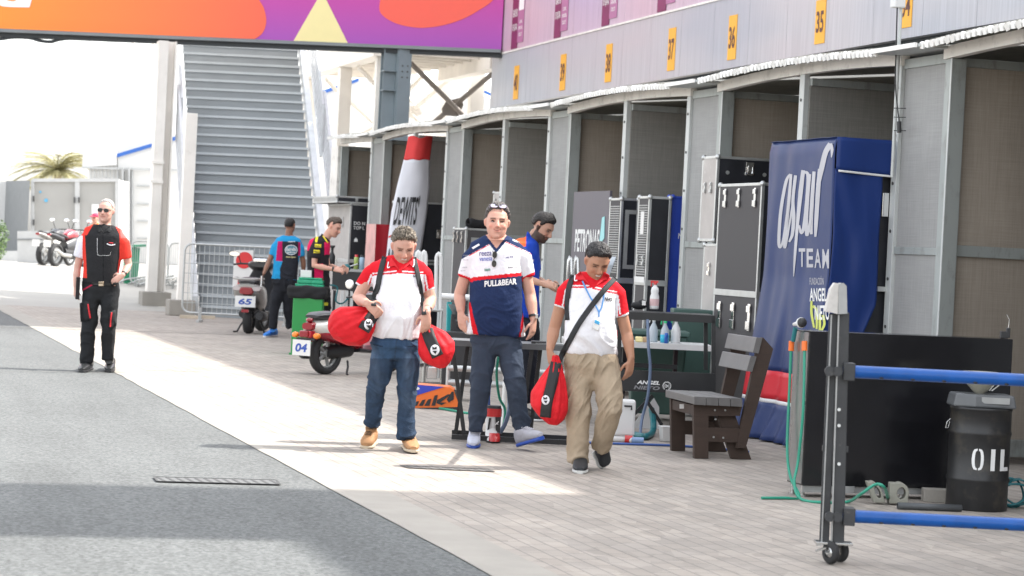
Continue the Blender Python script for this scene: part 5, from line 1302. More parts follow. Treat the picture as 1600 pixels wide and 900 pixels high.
b = B(); b.lathe(fc_, [(.03, 0), (.045, .012), (.105, .075), (.108, .078), (.112, .14), (.106, .14), (.10, .08), (.03, .01)], 28); b.build('cone', crm, t)
b = B(); b.tube([fc_ + HR * .07 + dz * .02 - HF * .03, fc_ + HR * .13 + dz * .07 - HF * .03, fc_ + HR * .125 + dz * .085 - HF * .03, fc_ + HR * .09 + dz * .07 - HF * .03, fc_ + HR * .055 + dz * .02 - HF * .03], .006, 6); b.build('handle', steel, t)
b = B(); lettering(b, '10', fc_ - HF * .113 + dz * .112 - HR * .01, HR, dz, .03, .045); b.build('lettering', mat('ink_brown', (.10, .05, .03), .6), t)
# concrete chocks, pipe, coil
chk = mat('chock', (.26, .255, .215), .8, var=.15, vs_=9)
for k, (x0, x1, yb, lb) in enumerate(((1366, 1386, 791, 'left, tilted grey green concrete block ring beside the hose'), (1388, 1420, 789, 'right grey green concrete block with a round hole beside the drum'))):
    D = depth(PZ(1400, 790)); c = (PD(x0, yb, D) + PD(x1, yb, D)) / 2; c.z = 0; w_ = (x1 - x0) / (FOC / D) / 2; h_ = .145
    t = thing('concrete_block', lb, 'block', c, 'concrete blocks by the cabinet')
    out = []; inn = []; n = 24; tilt = HR * (-.06 if k == 0 else .0)
    for i in range(n):
        a = 2 * math.pi * i / n; sx_, sy_ = math.cos(a), math.sin(a); m_ = max(abs(sx_), abs(sy_)); r_ = 1 / m_ * .92 if (sy_ < 0 or sx_ < 0) else 1.0
        out.append(c + HR * (sx_ * r_ * w_) + dz * (h_ / 2 + sy_ * r_ * h_ / 2 + .006)); inn.append(c + HR * (w_ * .25 + sx_ * w_ * .42) + dz * (h_ * .55 + sy_ * h_ * .26))
    out = [p + tilt * (p.z / h_) for p in out]; inn = [p + tilt * (p.z / h_) for p in inn]
    vs = out + inn + [p + HF * .09 for p in out] + [p + HF * .09 for p in inn]; fs = []
    for i in range(n):
        j = (i + 1) % n; fs += [(i, j, n + j, n + i), (2 * n + i, 2 * n + j, 3 * n + j, 3 * n + i), (i, j, 2 * n + j, 2 * n + i), (n + i, n + j, 3 * n + j, 3 * n + i)]
    b = B(); b.add(vs, fs); b.build('block', chk, t, bevel=.006)
D = depth(PZ(1440, 795)); p0 = PZ(1402, 796); p1 = PZ(1502, 800); b = B()
ax = (p1 - p0).normalized(); b.lathe(V((p0.x, p0.y, .024)), [(.017, .002), (.017, .0), (.022, 0), (.022, (p1 - p0).length), (.001, (p1 - p0).length)], 18, axis=ax); b.lathe(V((p0.x, p0.y, .024)), [(.0169, .001), (.0169, .2), (.001, .2)], 18, axis=ax)
tag(b.build('pipe', mat('pipe_grey', (.07, .075, .08), .45)), 'dark grey pipe with an open end lying beside the oil drum', 'pipe')
c = PZ(1590, 797); c = V((c.x, c.y, 0)) + HF * .12
t = thing('cable_coil', 'tangled dark teal cable coil on the ground right of the oil drum', 'cable', c)
b = B(); pts = []
for i in range(140): a = i * .42; r = .085 + .02 * math.sin(i * .7); pts.append(c + HR * (r * math.cos(a)) + HF * (.05 * math.sin(i * .13)) + dz * (.10 + r * .95 * math.sin(a)))
b.tube(pts, .007, 5); b.build('coil', hose_dk, t)
D = 14.9; p = PZ(1475, 792); b = B(); b.obox(V((p.x, p.y, .045)) + HF * .3, HR * .09, HF * .05, dz * .045); tag(b.build('paving_slab', concrete, bevel=.006), 'pale concrete slab standing under the cabinet left of the drum', 'slab')

# ---------------------------------------------------------------- trestle with blue tubes
trm = mat('trestle_steel', (.055, .057, .06), .5, .4, var=.2, vs_=9, dirt=((.16, .15, .14), 20, .58, .5)); bt = mat('tube_blue', (.003, .080, .33), .3, 0, var=.2, vs_=9, spec=.4, dirt=((.08, .10, .14), 30, .62, .35))
cG = PZ(1300, 880); D = depth(cG); cG = V((cG.x, cG.y, 0)); sT = FOC / D
def T(px, py, d=0): return PD(px, py, D + d)
t = thing('tube_trestle', 'dark steel trestle on castors holding two bright blue tubes', 'trestle', cG)
b = B(); b.bar(T(1303, 490), T(1287.5, 848), .05, .012, up=HF); b.build('left_upright', trm, t, bevel=.003)
b = B(); b.bar(T(1317, 488, .02), T(1308.5, 849, .02), .058, .08, up=HF); b.build('right_upright', trm, t, bevel=.004)
b = B(); b.bar(T(1310.5, 492, -.035), T(1299, 848, -.035), .008, .006, up=HF); b.bar(T(1303.5 - 4.5, 492, -.012), T(1287.5 - 4, 848, -.012), .006, .02, up=HF); b.build('edge_strip', alud, t)
b = B(); b.prism([T(1290, 487, -.05), T(1298, 452, -.05), T(1305, 442, -.05), T(1311, 443, -.05), T(1309, 491, -.05), T(1303, 489, -.05)], HF * .08); b.build('white_cap', mat('cap_white', (.55, .53, .50), .5, var=.2, vs_=20, dirt=((.4, .1, .1), 30, .62, .5)), t, bevel=.003)
b = B(); b.prism([T(1310, 491, -.06), T(1311, 444, -.06), T(1318, 442, -.06), T(1323, 447, -.06), T(1324, 490, -.06)], HF * .12); b.build('grey_cap', alud, t, bevel=.006)
for nm, y in (('upper', 580), ('lower', 806)):
    xs0 = 1316; b = B(); a0 = T(xs0, y - 1); a1 = T(1316 + 900, y - 1 + 900 * .047); a0.z = a1.z = (T(1318, y)).z
    dirx = HR.copy(); b.tube([a0, a0 + dirx * 3.4], .033, 20); b.build('blue_tube', bt, t)
    b = B()
    for dx_ in (-.075, -.035): b.cyl(a0 + HR * dx_ - HF * .07, a0 + HR * dx_ + HF * .0, .016, n=10); b.cyl(a0 + HR * dx_ - HF * .085, a0 + HR * dx_ - HF * .07, .026, n=10)
    b.build('clamp_knob', trm, t)
    b = B(); b.obox(a0 + HR * .03, HR * .03, HF * .05, dz * .045); b.build('clamp_block', trm, t, bevel=.004)
    b = B()
    for k in range(7): b.ball(a0 + HR * (.20 + k * .16) - dz * .024 - HF * .024, .014, .004, .006, n=8)
    b.build('dark_slot', blackp, t)
b = B(); b.bar(T(1285, 700, .0), T(1325, 702, .0), .02, .03); b.build('cross_plate', trm, t)
b = B()
for y in (640, 665, 725): b.cyl(T(1311, y, -.045), T(1311, y, -.03), .009, n=8)
b.build('bolt', alu, t)
# far end of the trestle, out of frame
b = B(); q = cG + HR * 3.3; b.bar(q + dz * .1, q + dz * 1.3, .058, .08, up=HF); b.build('far_upright', trm, t)
b = B(); b.obox(T(1302, 848), HR * .095, HF * .05, dz * .006); b.build('castor_plate', steel, t, bevel=.002)
b = B()
for x in (1281, 1325): b.bar(T(x - 6, 851), T(x + 6, 849), .03, .012); 
b.build('castor_bolt', steel, t)
for k, (x, y, d) in enumerate(((1298, 866, -.05), (1313, 859, .05))):
    wc = T(x, y, d); r_ = .058
    b = B(); axw = (HR * .75 - HF * .66).normalized() if k == 0 else (HR * .6 - HF * .8).normalized(); axw = (HR * .86 + HF * .5).normalized()
    wc.z = r_ + .002
    b.lathe(wc - axw * .016, [(.030, 0), (r_ - .006, 0), (r_, .008), (r_, .024), (r_ - .006, .032), (.030, .032), (.030, 0)], 24, axis=axw); wl_ = b.build('castor_wheel', rubber, t)
    b = B(); b.lathe(wc - axw * .014, [(.001, 0), (.030, 0), (.030, .028), (.001, .028)], 20, axis=axw); b.build('hub', steel, wl_)
    b = B()
    for s2 in (-1, 1): b.prism([wc + axw * s2 * .022 + dz * .0 - HR * .012, wc + axw * s2 * .022 + HR * .012 * 0 - dz * .012, wc + axw * s2 * .022 + HR * .014, T(1302, 850) + axw * s2 * .024 + HR * .03, T(1302, 850) + axw * s2 * .024 - HR * .03], axw * .003 * s2)
    b.build('castor_fork', steel, t)
b = B(); b.bar(T(1274, 861, -.06), T(1290, 856, -.06), .03, .008); b.build('brake_pedal', steel, t)

# ---------------------------------------------------------------- folding table (black), orange box, boot
D = depth(PZ(740, 690)); t = thing('folding_table', 'black folding table with trestle legs behind the three walking men', 'table', PZ(790, 690))
t.location.z = 0
b = B(); p0, p1 = PD(702, 531, D), PD(885, 539, D); p1.z = p0.z; b.prism([p0, p1, p1 + HF * .5, p0 + HF * .5], dz * -.045); b.build('table_top', mat('table_grey', (.10, .105, .11), .5, var=.1), t, bevel=.004)
def leg(b, x0, y0, d0, x1, y1, d1, w_=.035): b.bar(PD(x0, y0, D + d0), PD(x1, y1, D + d1), w_, w_)
for (x0, x1, d) in ((707, 727, .05), (731, 712, .4), (832, 812, .05), (845, 828, .4)):
    b = B(); zb_ = PZ(0, 0, 0); a0 = PD(x0, 540, D + d); a1 = PD(x1, 672, D + d); a1.z = .012; b.bar(a0, a1, .032, .032); b.build('leg', blackm, t)
b = B(); a0 = PD(706, 676, D); a0.z = .03; a1 = a0 + HR * .95; b.bar(a0, a1, .035, .04); b.build('floor_bar', blackm, t)
b = B(); a0 = PD(706, 676, D + .45); a0.z = .03; a1 = a0 + HR * .95; b.bar(a0, a1, .035, .04); b.build('floor_bar', blackm, t)
zt_ = p0.z
for px, w_, h_, m_, lb, nm in ((860, .12, .012, alud, 'thin grey tablet lying on the black folding table', 'tablet'), (842, .06, .02, blackp, 'small black tool lying on the black folding table', 'tool')):
    c = PD(px, 530, D + .15); c.z = zt_; b = B(); b.obox(c + dz * h_ * .5, HR * w_, HF * .08, dz * h_ * .5); tag(b.build(nm, m_, bevel=.003), lb, nm)
for k, (x0, x1, m_, lb) in enumerate(((768, 762, hose_bl, 'thin blue air line hanging between the legs of the folding table'), (776, 786, greenh, 'green air line hanging between the legs of the folding table'))):
    hose('air_line', lb, [PD(x0 + 6, 540, D + .6), PD(x0, 580, D + .5), PD(x0 - 4 + k * 8, 620, D + .55), PD(x1 + 3, 650 if not k else 640, D + .6), PD(x1, 668, D + .6)], .011, m_)
hose('rubber_pipe', 'grey rubber pipe curving down behind the right leg of the centre man', [PD(794, 600, D + .3), PD(796, 635, D + .3), PD(790, 660, D + .25), PD(781, 676, D + .2)], .018, hose_b)
for k, x in enumerate((788, )):
    p = PD(x, 612, D + 1.5); b = B(); b.tube([V((p.x, p.y, 0)), V((p.x, p.y, .55))], .018, 8); tag(b.build('steel_tube', whitep), 'upright white tube behind the folding table', 'tube')
# orange and blue wedge box
D = depth(PZ(690, 640)); kb = mat('box_blue', (.03, .05, .42), .35, var=.05)
t = thing('toolbox', 'orange and blue wedge shaped toolbox on the ground behind the man in jeans', 'toolbox', PZ(690, 640))
t.location.z = 0
def K(x, y, d=0): return PD(x, y, D + d)
b = B(); b.prism([K(640, 640), K(640, 600), K(702, 605), K(709, 609), K(719, 638)], HF * .32); b.build('body', orangep, t, bevel=.004)
b = B(); b.prism([K(640, 621, -.008), K(640, 600.5, -.008), K(694, 604.5, -.008)], HF * .007); b.build('blue_corner', kb, t)
b = B(); b.prism([K(639, 640.5, -.006), K(639, 637.5, -.006), K(717, 636, -.006), K(721, 640.5, -.006)], HF * .33); b.build('base_trim', blackp, t)
b = B(); b.prism([K(709, 609, -.004), K(712, 609, .3), K(721, 638, .3), K(719, 638, -.004)], HR * .004); b.build('side_trim', blackp, t)
b = B()
for poly in ([(645, 634), (651, 627), (655, 627), (652, 634)], [(654, 634), (660, 625), (665, 624), (661, 634)], [(663, 634), (669, 624), (674, 623), (671, 634)],
             [(674, 634), (679, 618), (684, 617), (680, 634)], [(683, 625), (700, 616), (705, 616), (688, 629), (697, 629), (690, 633), (682, 630)], [(698, 624), (706, 612), (709, 612), (709, 624), (701, 629)]):
    b.prism([K(x, y, -.010) for x, y in poly], HF * .003)
b.build('lettering', letk, t)
b = B(); cc = K(651, 607, -.012); b.prism([cc + HR * .028 * math.cos(a * .4) + dz * .015 * math.sin(a * .4) for a in range(16)], HF * .003); b.build('emblem', lett, t)
# vertical chrome stand
t = thing('paddock_stand', 'short chrome stand with two posts beside the man in jeans', 'stand', PZ(672, 602)); t.location.z = 0
for x in (661, 690):
    p = PZ(x, 602); b = B(); b.tube([V((p.x, p.y, 0)), V((p.x, p.y, .48))], .024, 10); b.build('post', steel, t)
p, q = PZ(652, 602), PZ(696, 602); b = B(); b.bar(V((p.x, p.y, .02)), V((q.x, q.y, .02)), .05, .035); b.build('base', steel, t); b = B(); b.bar(V((p.x, p.y, .22)), V((q.x, q.y, .26)), .03, .05); b.obox((p + q) / 2 + dz * .14, HR * .06, HF * .04, dz * .07); b.build('link', chrome, t, bevel=.01)
# racing boot
c = PZ(768, 691); c = V((c.x, c.y, 0)) + HF * .1; t = thing('racing_boot', 'red white and black racing boot standing on the ground between walking men', 'boot', c)
b = B(); x_, y_ = HR, HF
b.loft([(c + dz * .26, x_ * .066, y_ * .07), (c + dz * .18, x_ * .062, y_ * .068), (c + dz * .11, x_ * .052, y_ * .062), (c + dz * .06 - y_ * .03, x_ * .055, y_ * .10), (c + dz * .012 - y_ * .06 + x_ * .012, x_ * .056, y_ * .14)], 20, 2.6); b.build('shaft', whitep, t)
b = B(); b.loft([(c + dz * .264, x_ * .071, y_ * .075), (c + dz * .20, x_ * .070, y_ * .074)], 20, 2.6); b.build('cuff', redp, t)
b = B(); b.loft([(c + dz * .285, x_ * .06, y_ * .064), (c + dz * .262, x_ * .068, y_ * .072)], 20, 2.6); b.build('top_rim', blackp, t)
b = B(); b.prism([c + x_ * xx - y_ * .078 + dz * zz for xx, zz in ((.02, .20), (.066, .20), (.064, .08), (.03, .08))], y_ * .03); b.prism([c + x_ * xx - y_ * .074 + dz * zz for xx, zz in ((-.03, .19), (-.012, .19), (-.03, .06), (-.045, .03))], y_ * .02); b.build('black_insert', blackp, t, bevel=.004)
b = B(); b.loft([(c + dz * .075 - y_ * .10 + x_ * .02, x_ * .042, y_ * .06), (c + dz * .04 - y_ * .14 + x_ * .022, x_ * .046, y_ * .07), (c + dz * .015 - y_ * .15 + x_ * .02, x_ * .045, y_ * .075)], 16); b.build('toe_cap', redp, t)
b = B(); b.loft([(c + dz * .016 - y_ * .06 + x_ * .012, x_ * .060, y_ * .15), (c + dz * .001 - y_ * .06 + x_ * .012, x_ * .058, y_ * .148)], 20, 2.6); b.build('sole', blackp, t)
b = B(); q = c - y_ * .083 + x_ * .03 + dz * .155; b.tube([q - x_ * .01 - dz * .02, q + x_ * .02 + dz * .012], .004, 5); b.tube([q + dz * .0, q + x_ * .015 - dz * .012], .004, 5); b.build('emblem', lett, t)

# ---------------------------------------------------------------- green bin with crates, workbench at the back
c = PZ(470, 555); c = V((c.x, c.y, 0)) + HF * .2; gbm = mat('bin_bright_green', (.015, .26, .055), .42, var=.08, vs_=2)
t = thing('waste_bin', 'tall bright green square bin with a black bag rim left of the red scooter', 'bin', c)
s_ = FOC / depth(c); h_ = 100 / s_
b = B(); b.obox(c + dz * h_ * .5 + HR * .06, HR * .20, HF * .2, dz * h_ * .5); b.build('body', gbm, t, bevel=.012)
b = B(); b.obox(c + dz * .012 + HR * .07, HR * .23, HF * .205, dz * .012); b.build('base', gbm, t)
def bagr(u, v):
    a = u * 2 * math.pi; sx_, sy_ = math.cos(a), math.sin(a); m_ = max(abs(sx_), abs(sy_)) ** .8
    r = 1.0 + .10 * noise.noise(V((sx_ * 2, sy_ * 2, v * 3))) + .10 * math.sin(v * math.pi)
    return c + HR * (.04 + .25 * sx_ / m_ * r) + HF * (.215 * sy_ / m_ * r) + dz * (h_ - .10 + .17 * v + .02 * noise.noise(V((a * 2, v * 2, 5))))
b = B(); b.grid(bagr, 40, 8); b.build('bin_bag', bagm, t, solid=.004)
crg = mat('crate_green', (.02, .42, .22), .25, var=.1, trans=.25)
b = B(); zb_ = h_ + .055
b.obox(c + dz * (zb_ + .02) + HR * .06, HR * .19, HF * .13, dz * .02); b.obox(c + dz * (zb_ + .07) + HR * .07, HR * .175, HF * .12, dz * .026); b.obox(c + dz * (zb_ + .112) + HR * .07, HR * .16, HF * .11, dz * .013)
tag(b.build('plastic_crates', crg, bevel=.01), 'translucent green plastic trays stacked on the green bin', 'crates')
b = B(); b.obox(c + dz * (zb_ + .175) + HR * .0 + HF * .05, HR * .075, HF * .06, dz * .048); tag(b.build('carton', wht, bevel=.004), 'small white carton standing on the green trays', 'carton')
# workbench
Dw = 35.0; t = thing('workbench', 'dark workbench with white legs in front of the worn pale flight case', 'bench', PZ(545, 505)); t.location.z = 0
p0, p1 = PD(520, 419, Dw), PD(590, 421, Dw); p1.z = p0.z; zw = p0.z
b = B(); b.prism([p0, p1, p1 + HF * .5, p0 + HF * .5], dz * -.04); b.build('bench_top', alud, t)
b = B(); b.prism([p0 - dz * .04 - HF * .0, p1 - dz * .04, p1 - dz * .32, p0 - dz * .32], HF * .45); b.build('drawer_box', blackp, t, bevel=.01)
for x in (522, 534, 541, 549, 562, 578):
    a = PD(x, 470, Dw + .02); b = B(); b.bar(V((a.x, a.y, 0)), V((a.x, a.y, zw - .33)), .055 if x > 525 else .03, .04); b.build('leg', whitep if 525 < x < 560 else blackp, t)
def can(px, D, z, r, h, m_, capm, lb):
    c = PD(px, 420, D); c.z = z; t = thing('spray_can', lb, 'can', c, 'spray cans on the workbench')
    b = B(); b.lathe(c, [(.001, 0), (r, 0), (r, h * .78), (r * .8, h * .84)], 14); b.build('body', m_, t)
    b = B(); b.lathe(c + dz * h * .82, [(r * .75, 0), (r * .75, h * .17), (.001, h * .18)], 12); b.build('cap', capm, t)
can(556, Dw - .0 + .05, zw, .033, .22, mat('can_lime', (.35, .45, .12), .3), redp, 'lime and white spray can with red cap on the workbench')
can(565, Dw + .05, zw, .04, .22, mat('can_pale_blue', (.35, .48, .62), .3), blackp, 'pale blue spray can with black cap on the workbench')
hose('air_hose', 'dark green coiled hose hanging from the workbench beside the mechanic in black and pink', [PD(517, 415, Dw - .2), PD(512, 430, Dw - .25), PD(514, 444, Dw - .25), PD(527, 449, Dw - .2), PD(525, 470, Dw - .2), PD(535, 474, Dw - .1), PD(545, 465, Dw)], .012, hose_dk)
c = PD(519, 412, Dw - .3); t = thing('pump_bottle', 'dark green wheel shaped tool held over the workbench', 'tool', c)
c = PD(542, 418, Dw - .35); b = B(); b.lathe(c, [(.001, -.03), (.05, -.03), (.055, 0), (.05, .03), (.001, .03)], 16, axis=HF + HR * .4); b.build('drum', hose_dk, t); b = B(); b.tube([c, c + HR * .16 + dz * .06], .012, 6); b.build('rod', steel, t)
t.location = c; 
for ch in t.children: ch.location = V(ch.location) - (c - PD(519, 412, Dw - .3))
c = PD(519, 395, Dw + .3); b = B(); b.lathe(V((c.x, c.y, zw)), [(.001, 0), (.05, 0), (.05, .18), (.02, .24), (.02, .30), (.04, .31), (.04, .34), (.001, .34)], 14); tag(b.build('lamp_bottle', blackp), 'black pump bottle standing on the workbench behind the mechanic', 'bottle')

# ---------------------------------------------------------------- pole with cable on the grey infill panel
t = thing('cable_pole', 'slim pale pole with a black cable and clips on the stall corner', 'pole', (TX - .06, 17.88, 0))
p = PX(1402, 120, TX - .06)
b = B(); b.tube([(TX - .06, p.y, 2.3), (TX - .06, p.y, 4.75)], .016, 8); b.build('pole', edge_m, t)
b = B(); a = [PX(x, y, TX - .10) for x, y in ((1402, 8), (1401, 40), (1400, 80), (1399, 130), (1402, 165), (1405, 190))]; b.tube([V(q) for q in spl([tuple(q) for q in a], 5)], .006, 6); b.build('cable', blackp, t)
b = B(); b.tube([PX(1405, 190, TX - .10), PX(1405, 207, TX - .10)], .020, 8); b.build('connector', blackp, t)
for y in (169, 183, 204):
    b = B(); b.tube([PX(1397, y, TX - .09), PX(1415, y + .3, TX - .05)], .004, 5); b.build('clip', blackp, t)
b = B(); q = PX(1403, 3, TX - .09); b.obox(q, (.05, 0, 0), (0, .05, 0), (0, 0, .05)); b.build('bracket', whitep, t, bevel=.01)

# ---------------------------------------------------------------- scooters
def frame_m(origin, fwd, sc_=(1, 1, 1)):
    f = V(fwd).normalized(); r = f.cross(dz).normalized(); m = Matrix((r * sc_[0], f * sc_[1], dz * sc_[2])).transposed().to_4x4(); m.translation = origin; return m
def wheel(t, M, y, r, w_=.055, steer=0):
    S = M @ Matrix.Translation((0, y, r)) @ Matrix.Rotation(steer, 4, 'Z')
    b = B(S); b.lathe((-w_, 0, 0), [(r * .72, 0), (r * .93, .004), (r, w_ * .6), (r, w_ * 1.4), (r * .93, 2 * w_ - .004), (r * .72, 2 * w_), (r * .72, 0)], 32, axis=(1, 0, 0)); wh = b.build('wheel', rubber, t)
    b = B(S); b.lathe((-w_ * .5, 0, 0), [(r * .70, 0), (r * .72, w_), (r * .62, w_ * .9), (r * .62, w_ * .1), (r * .7, 0)], 28, axis=(1, 0, 0))
    for k in range(5):
        a = 2 * math.pi * k / 5; b.bar((0, 0, 0), (0, r * .68 * math.cos(a), r * .68 * math.sin(a)), .03, .03, up=(1, 0, 0))
    b.cyl((-w_ * .7, 0, 0), (w_ * .7, 0, 0), r * .2); b.build('rim', alud, wh)
def plate(t, M, c, tx, w_=.25, h_=.19, name='number_plate'):
    b = B(M); c = V(c); b.obox(c, (w_ / 2, 0, 0), (0, .004, 0), (0, 0, h_ / 2)); pl = b.build(name, wht, t, bevel=.002)
    b = B(M); lettering(b, tx, c - V((0, .0055, 0)), (1, 0, 0), (0, 0, 1), h_ * .55, w_ * .66, shear=.15, bold=.05); b.build('lettering', letb, pl)
def scooter(name, label, org, fwd, num, body, accent, dark, retro):
    M = frame_m(org, fwd, (1.0, .98, .9) if retro else (1.32, 1.1, 1.12)); t = thing(name, label, 'scooter', org)
    def L(nm, secs, m_, n=20, e=2.2, par=None): b = B(M); b.loft(secs, n, e); return b.build(nm, m_, par or t)
    X_, Z_ = V((1, 0, 0)), V((0, 0, 1))
    r = .27 if retro else .24
    wheel(t, M, 0, r); wheel(t, M, 1.24, r * .95, steer=R(0 if retro else -12))
    # rear shell
    if retro:
        L('rear_shell', [((0, -.34, .62), X_ * .07, Z_ * .05), ((0, -.28, .60), X_ * .13, Z_ * .09), ((0, -.1, .59), X_ * .175, Z_ * .14), ((0, .15, .58), X_ * .185, Z_ * .16), ((0, .42, .55), X_ * .17, Z_ * .17), ((0, .58, .46), X_ * .13, Z_ * .14)], body)
        L('side_flash', [((0, -.28, .545), X_ * .10, Z_ * .03), ((0, -.1, .51), X_ * .185, Z_ * .075), ((0, .15, .49), X_ * .197, Z_ * .095), ((0, .42, .46), X_ * .182, Z_ * .11), ((0, .56, .38), X_ * .13, Z_ * .08)], accent)
        L('rear_fender', [((0, -.30, .45), X_ * .05, Z_ * .03), ((0, -.18, .50), X_ * .075, Z_ * .04), ((0, .1, .53), X_ * .085, Z_ * .04)], accent)
    else:
        L('rear_shell', [((0, -.36, .66), X_ * .11, Z_ * .05), ((0, -.30, .63), X_ * .17, Z_ * .10), ((0, -.1, .59), X_ * .19, Z_ * .15), ((0, .15, .55), X_ * .19, Z_ * .18), ((0, .42, .48), X_ * .16, Z_ * .17), ((0, .58, .40), X_ * .12, Z_ * .12)], body, e=2.6)
        L('under_tail', [((0, -.36, .50), X_ * .05, Z_ * .10), ((0, -.28, .46), X_ * .075, Z_ * .14), ((0, -.05, .42), X_ * .09, Z_ * .12)], dark)
        b = B(M); b.tube([(-.16, -.05, .80), (-.17, -.28, .80), (-.10, -.40, .79), (.10, -.40, .79), (.17, -.28, .80), (.16, -.05, .80)], .018, 8); b.build('grab_rail', body, t)
    # seat
    L('seat', [((0, -.30, .745), X_ * .09, Z_ * .02), ((0, -.22, .755), X_ * .13, Z_ * .05), ((0, .0, .76), X_ * .145, Z_ * .06), ((0, .25, .735), X_ * .14, Z_ * .055), ((0, .46, .70), X_ * .11, Z_ * .045), ((0, .54, .67), X_ * .06, Z_ * .02)], mat('seat_vinyl', (.022, .022, .026), .35, var=.1), e=2.4)
    # tail light and indicators
    tl_ = L('tail_light', [((0, -.405 if not retro else -.37, .62), X_ * .075, Z_ * .045, 3), ((0, -.36 if not retro else -.30, .62), X_ * .09, Z_ * .06, 3)], lens_r, 16)
    if not retro:
        for s2 in (-1, 1): L('indicator', [((s2 * .12, -.375, .655), X_ * .05, Z_ * .03), ((s2 * .125, -.31, .655), X_ * .055, Z_ * .04)], mat('lens_clear', (.5, .45, .44), .12, var=.05), 14)
    else:
        b = B(M); b.obox((0, -.36, .52), X_ * .085, V((0, .05, 0)), Z_ * .045); b.build('lamp_housing', accent, t, bevel=.015)
        b = B(M); b.obox((0, -.405, .525), X_ * .06, V((0, .03, 0)), Z_ * .04); b.build('lower_light', lens_r, t, bevel=.012)
        for s2 in (-1, 1):
            b = B(M); b.lathe((s2 * .155, -.39, .505), [(.001, -.03), (.03, -.025), (.038, 0), (.036, .04), (.001, .05)], 16, axis=(0, 1, 0)); b.build('indicator', lens_o, t)
            b = B(M); b.tube([(s2 * .06, -.33, .505), (s2 * .15, -.36, .505)], .012, 6); b.build('indicator_stalk', blackp, t)
        b = B(M); b.bar((-.13, -.38, .455), (.13, -.38, .455), .03, .03); b.build('plate_bracket', blackp, t)
        b = B(M); b.ball((0, -.33, .70), .05, .04, .03); b.build('top_light', lens_r, t)
    plate(t, M, (0 if not retro else -.03, -.42, .47 if not retro else .345), num, .25 if not retro else .26, .16 if not retro else .2)
    if not retro:
        b = B(M); b.obox((0, -.40, .335), X_ * .045, V((0, .01, 0)), Z_ * .022); b.build('reflector', lens_r, t, bevel=.004)
    # engine, exhaust, stand
    L('engine', [((-.03, -.02, .28), X_ * .10, Z_ * .07), ((-.03, .2, .30), X_ * .12, Z_ * .11), ((-.02, .45, .32), X_ * .10, Z_ * .10)], blackp)
    b = B(M); b.loft([((-.14 if retro else .16, -.28, .27), X_ * .045, Z_ * .06), ((-.14 if retro else .16, -.25, .27), X_ * .06, Z_ * .075), ((-.14 if retro else .16, .12, .25), X_ * .06, Z_ * .075), ((-.12 if retro else .12, .3, .24), X_ * .03, Z_ * .04)], 18); b.build('exhaust' if not retro else 'gear_case', blackp, t)
    b = B(M)
    for s2 in (-1, 1): b.tube([(s2 * .10, .30, .18), (s2 * .14, .26, .10), (s2 * .17, .20, .015), (s2 * .21, .17, .012)], .013, 6)
    b.build('centre_stand', blackp, t)
    # floor board, leg shield, front
    b = B(M); b.loft([((0, .50, .32), X_ * .13, Z_ * .035, 3), ((0, .75, .30), X_ * .15, Z_ * .03, 3), ((0, .98, .34), X_ * .14, Z_ * .04, 3)], 18); b.build('floor_board', dark, t)
    b = B(M); b.loft([((0, .96, .36), X_ * .17, V((0, .03, 0)), 3), ((0, 1.02, .55), X_ * .20, V((0, .045, 0)), 3), ((0, .98, .78), X_ * .17, V((0, .05, 0)), 3), ((0, .92, .92), X_ * .10, V((0, .05, 0)), 3)], 20); b.build('leg_shield', accent if retro else dark, t)
    b = B(M); b.loft([((0, 1.10, .50), X_ * .06, V((0, .14, 0))), ((0, 1.22, .54), X_ * .07, V((0, .2, 0))), ((0, 1.24, .56), X_ * .02, V((0, .1, 0)))], 16); b.build('front_fender', accent if retro else body, t)
    b = B(M); b.tube([(0, 1.24, r * .95), (.07, 1.2, .45), (0, 1.0, .85)], .02, 8); b.build('fork', blackp, t)
    b = B(M); b.tube([(-.34, .80, .98), (-.25, .84, 1.0), (-.1, .9, 1.0), (.1, .9, 1.0), (.25, .84, 1.0), (.34, .80, .98)], .014, 8); b.build('handlebar', blackp, t)
    b = B(M); b.loft([((0, .80, 1.0), X_ * .14, Z_ * .04), ((0, .86, .99), X_ * .17, Z_ * .08), ((0, .98, .97), X_ * .15, Z_ * .10), ((0, 1.08, .93), X_ * .06, Z_ * .05)], 18); hb = b.build('headset', dark, t)
    if not retro:
        b = B(M); b.obox((0, .80, 1.055), X_ * .085, V((0, .03, .0)), Z_ * .03); b.build('gauge', mirror_m, hb, bevel=.02)
    for s2 in (-1, 1):
        b = B(M); b.tube([(s2 * .25, .84, 1.0), (s2 * .28, .84, 1.10), (s2 * (.30 if not retro else .29), .80, 1.13 if not retro else 1.12)], .008, 6); mt_ = b.build('mirror_stalk', blackp, t)
        b = B(M)
        c = V((s2 * (.33 if not retro else .30), .79, 1.14 if not retro else 1.16))
        if retro: b.lathe(c, [(.001, .0), (.06, 0), (.065, .01), (.05, .03), (.001, .04)], 20, axis=(0, 1, 0))
        else: b.loft([(c, X_ * .075, Z_ * .042), (c + V((0, .03, 0)), X_ * .05, Z_ * .03)], 18)
        mh = b.build('mirror_housing', chrome if retro else blackp, t)
        b = B(M)
        if retro: b.lathe(c - V((0, .002, 0)), [(.001, 0), (.052, 0)], 20, axis=(0, 1, 0))
        else: b.loft([(c - V((0, .003, 0)), X_ * .068, Z_ * .036), (c - V((0, .002, 0)), X_ * .068, Z_ * .036)], 18)
        b.build('mirror_glass', mirror_m, mh)
    return t
silverp = mat('paint_silver', (.33, .32, .30), .3, .3, var=.05, coat=.4); cwhite = mat('paint_cream_white', (.64, .62, .57), .25, var=.03, coat=.6); cred = mat('paint_red', (.36, .015, .03), .22, var=.05, coat=.7)
darkp = mat('paint_dark', (.02, .021, .025), .35, var=.1, coat=.2)
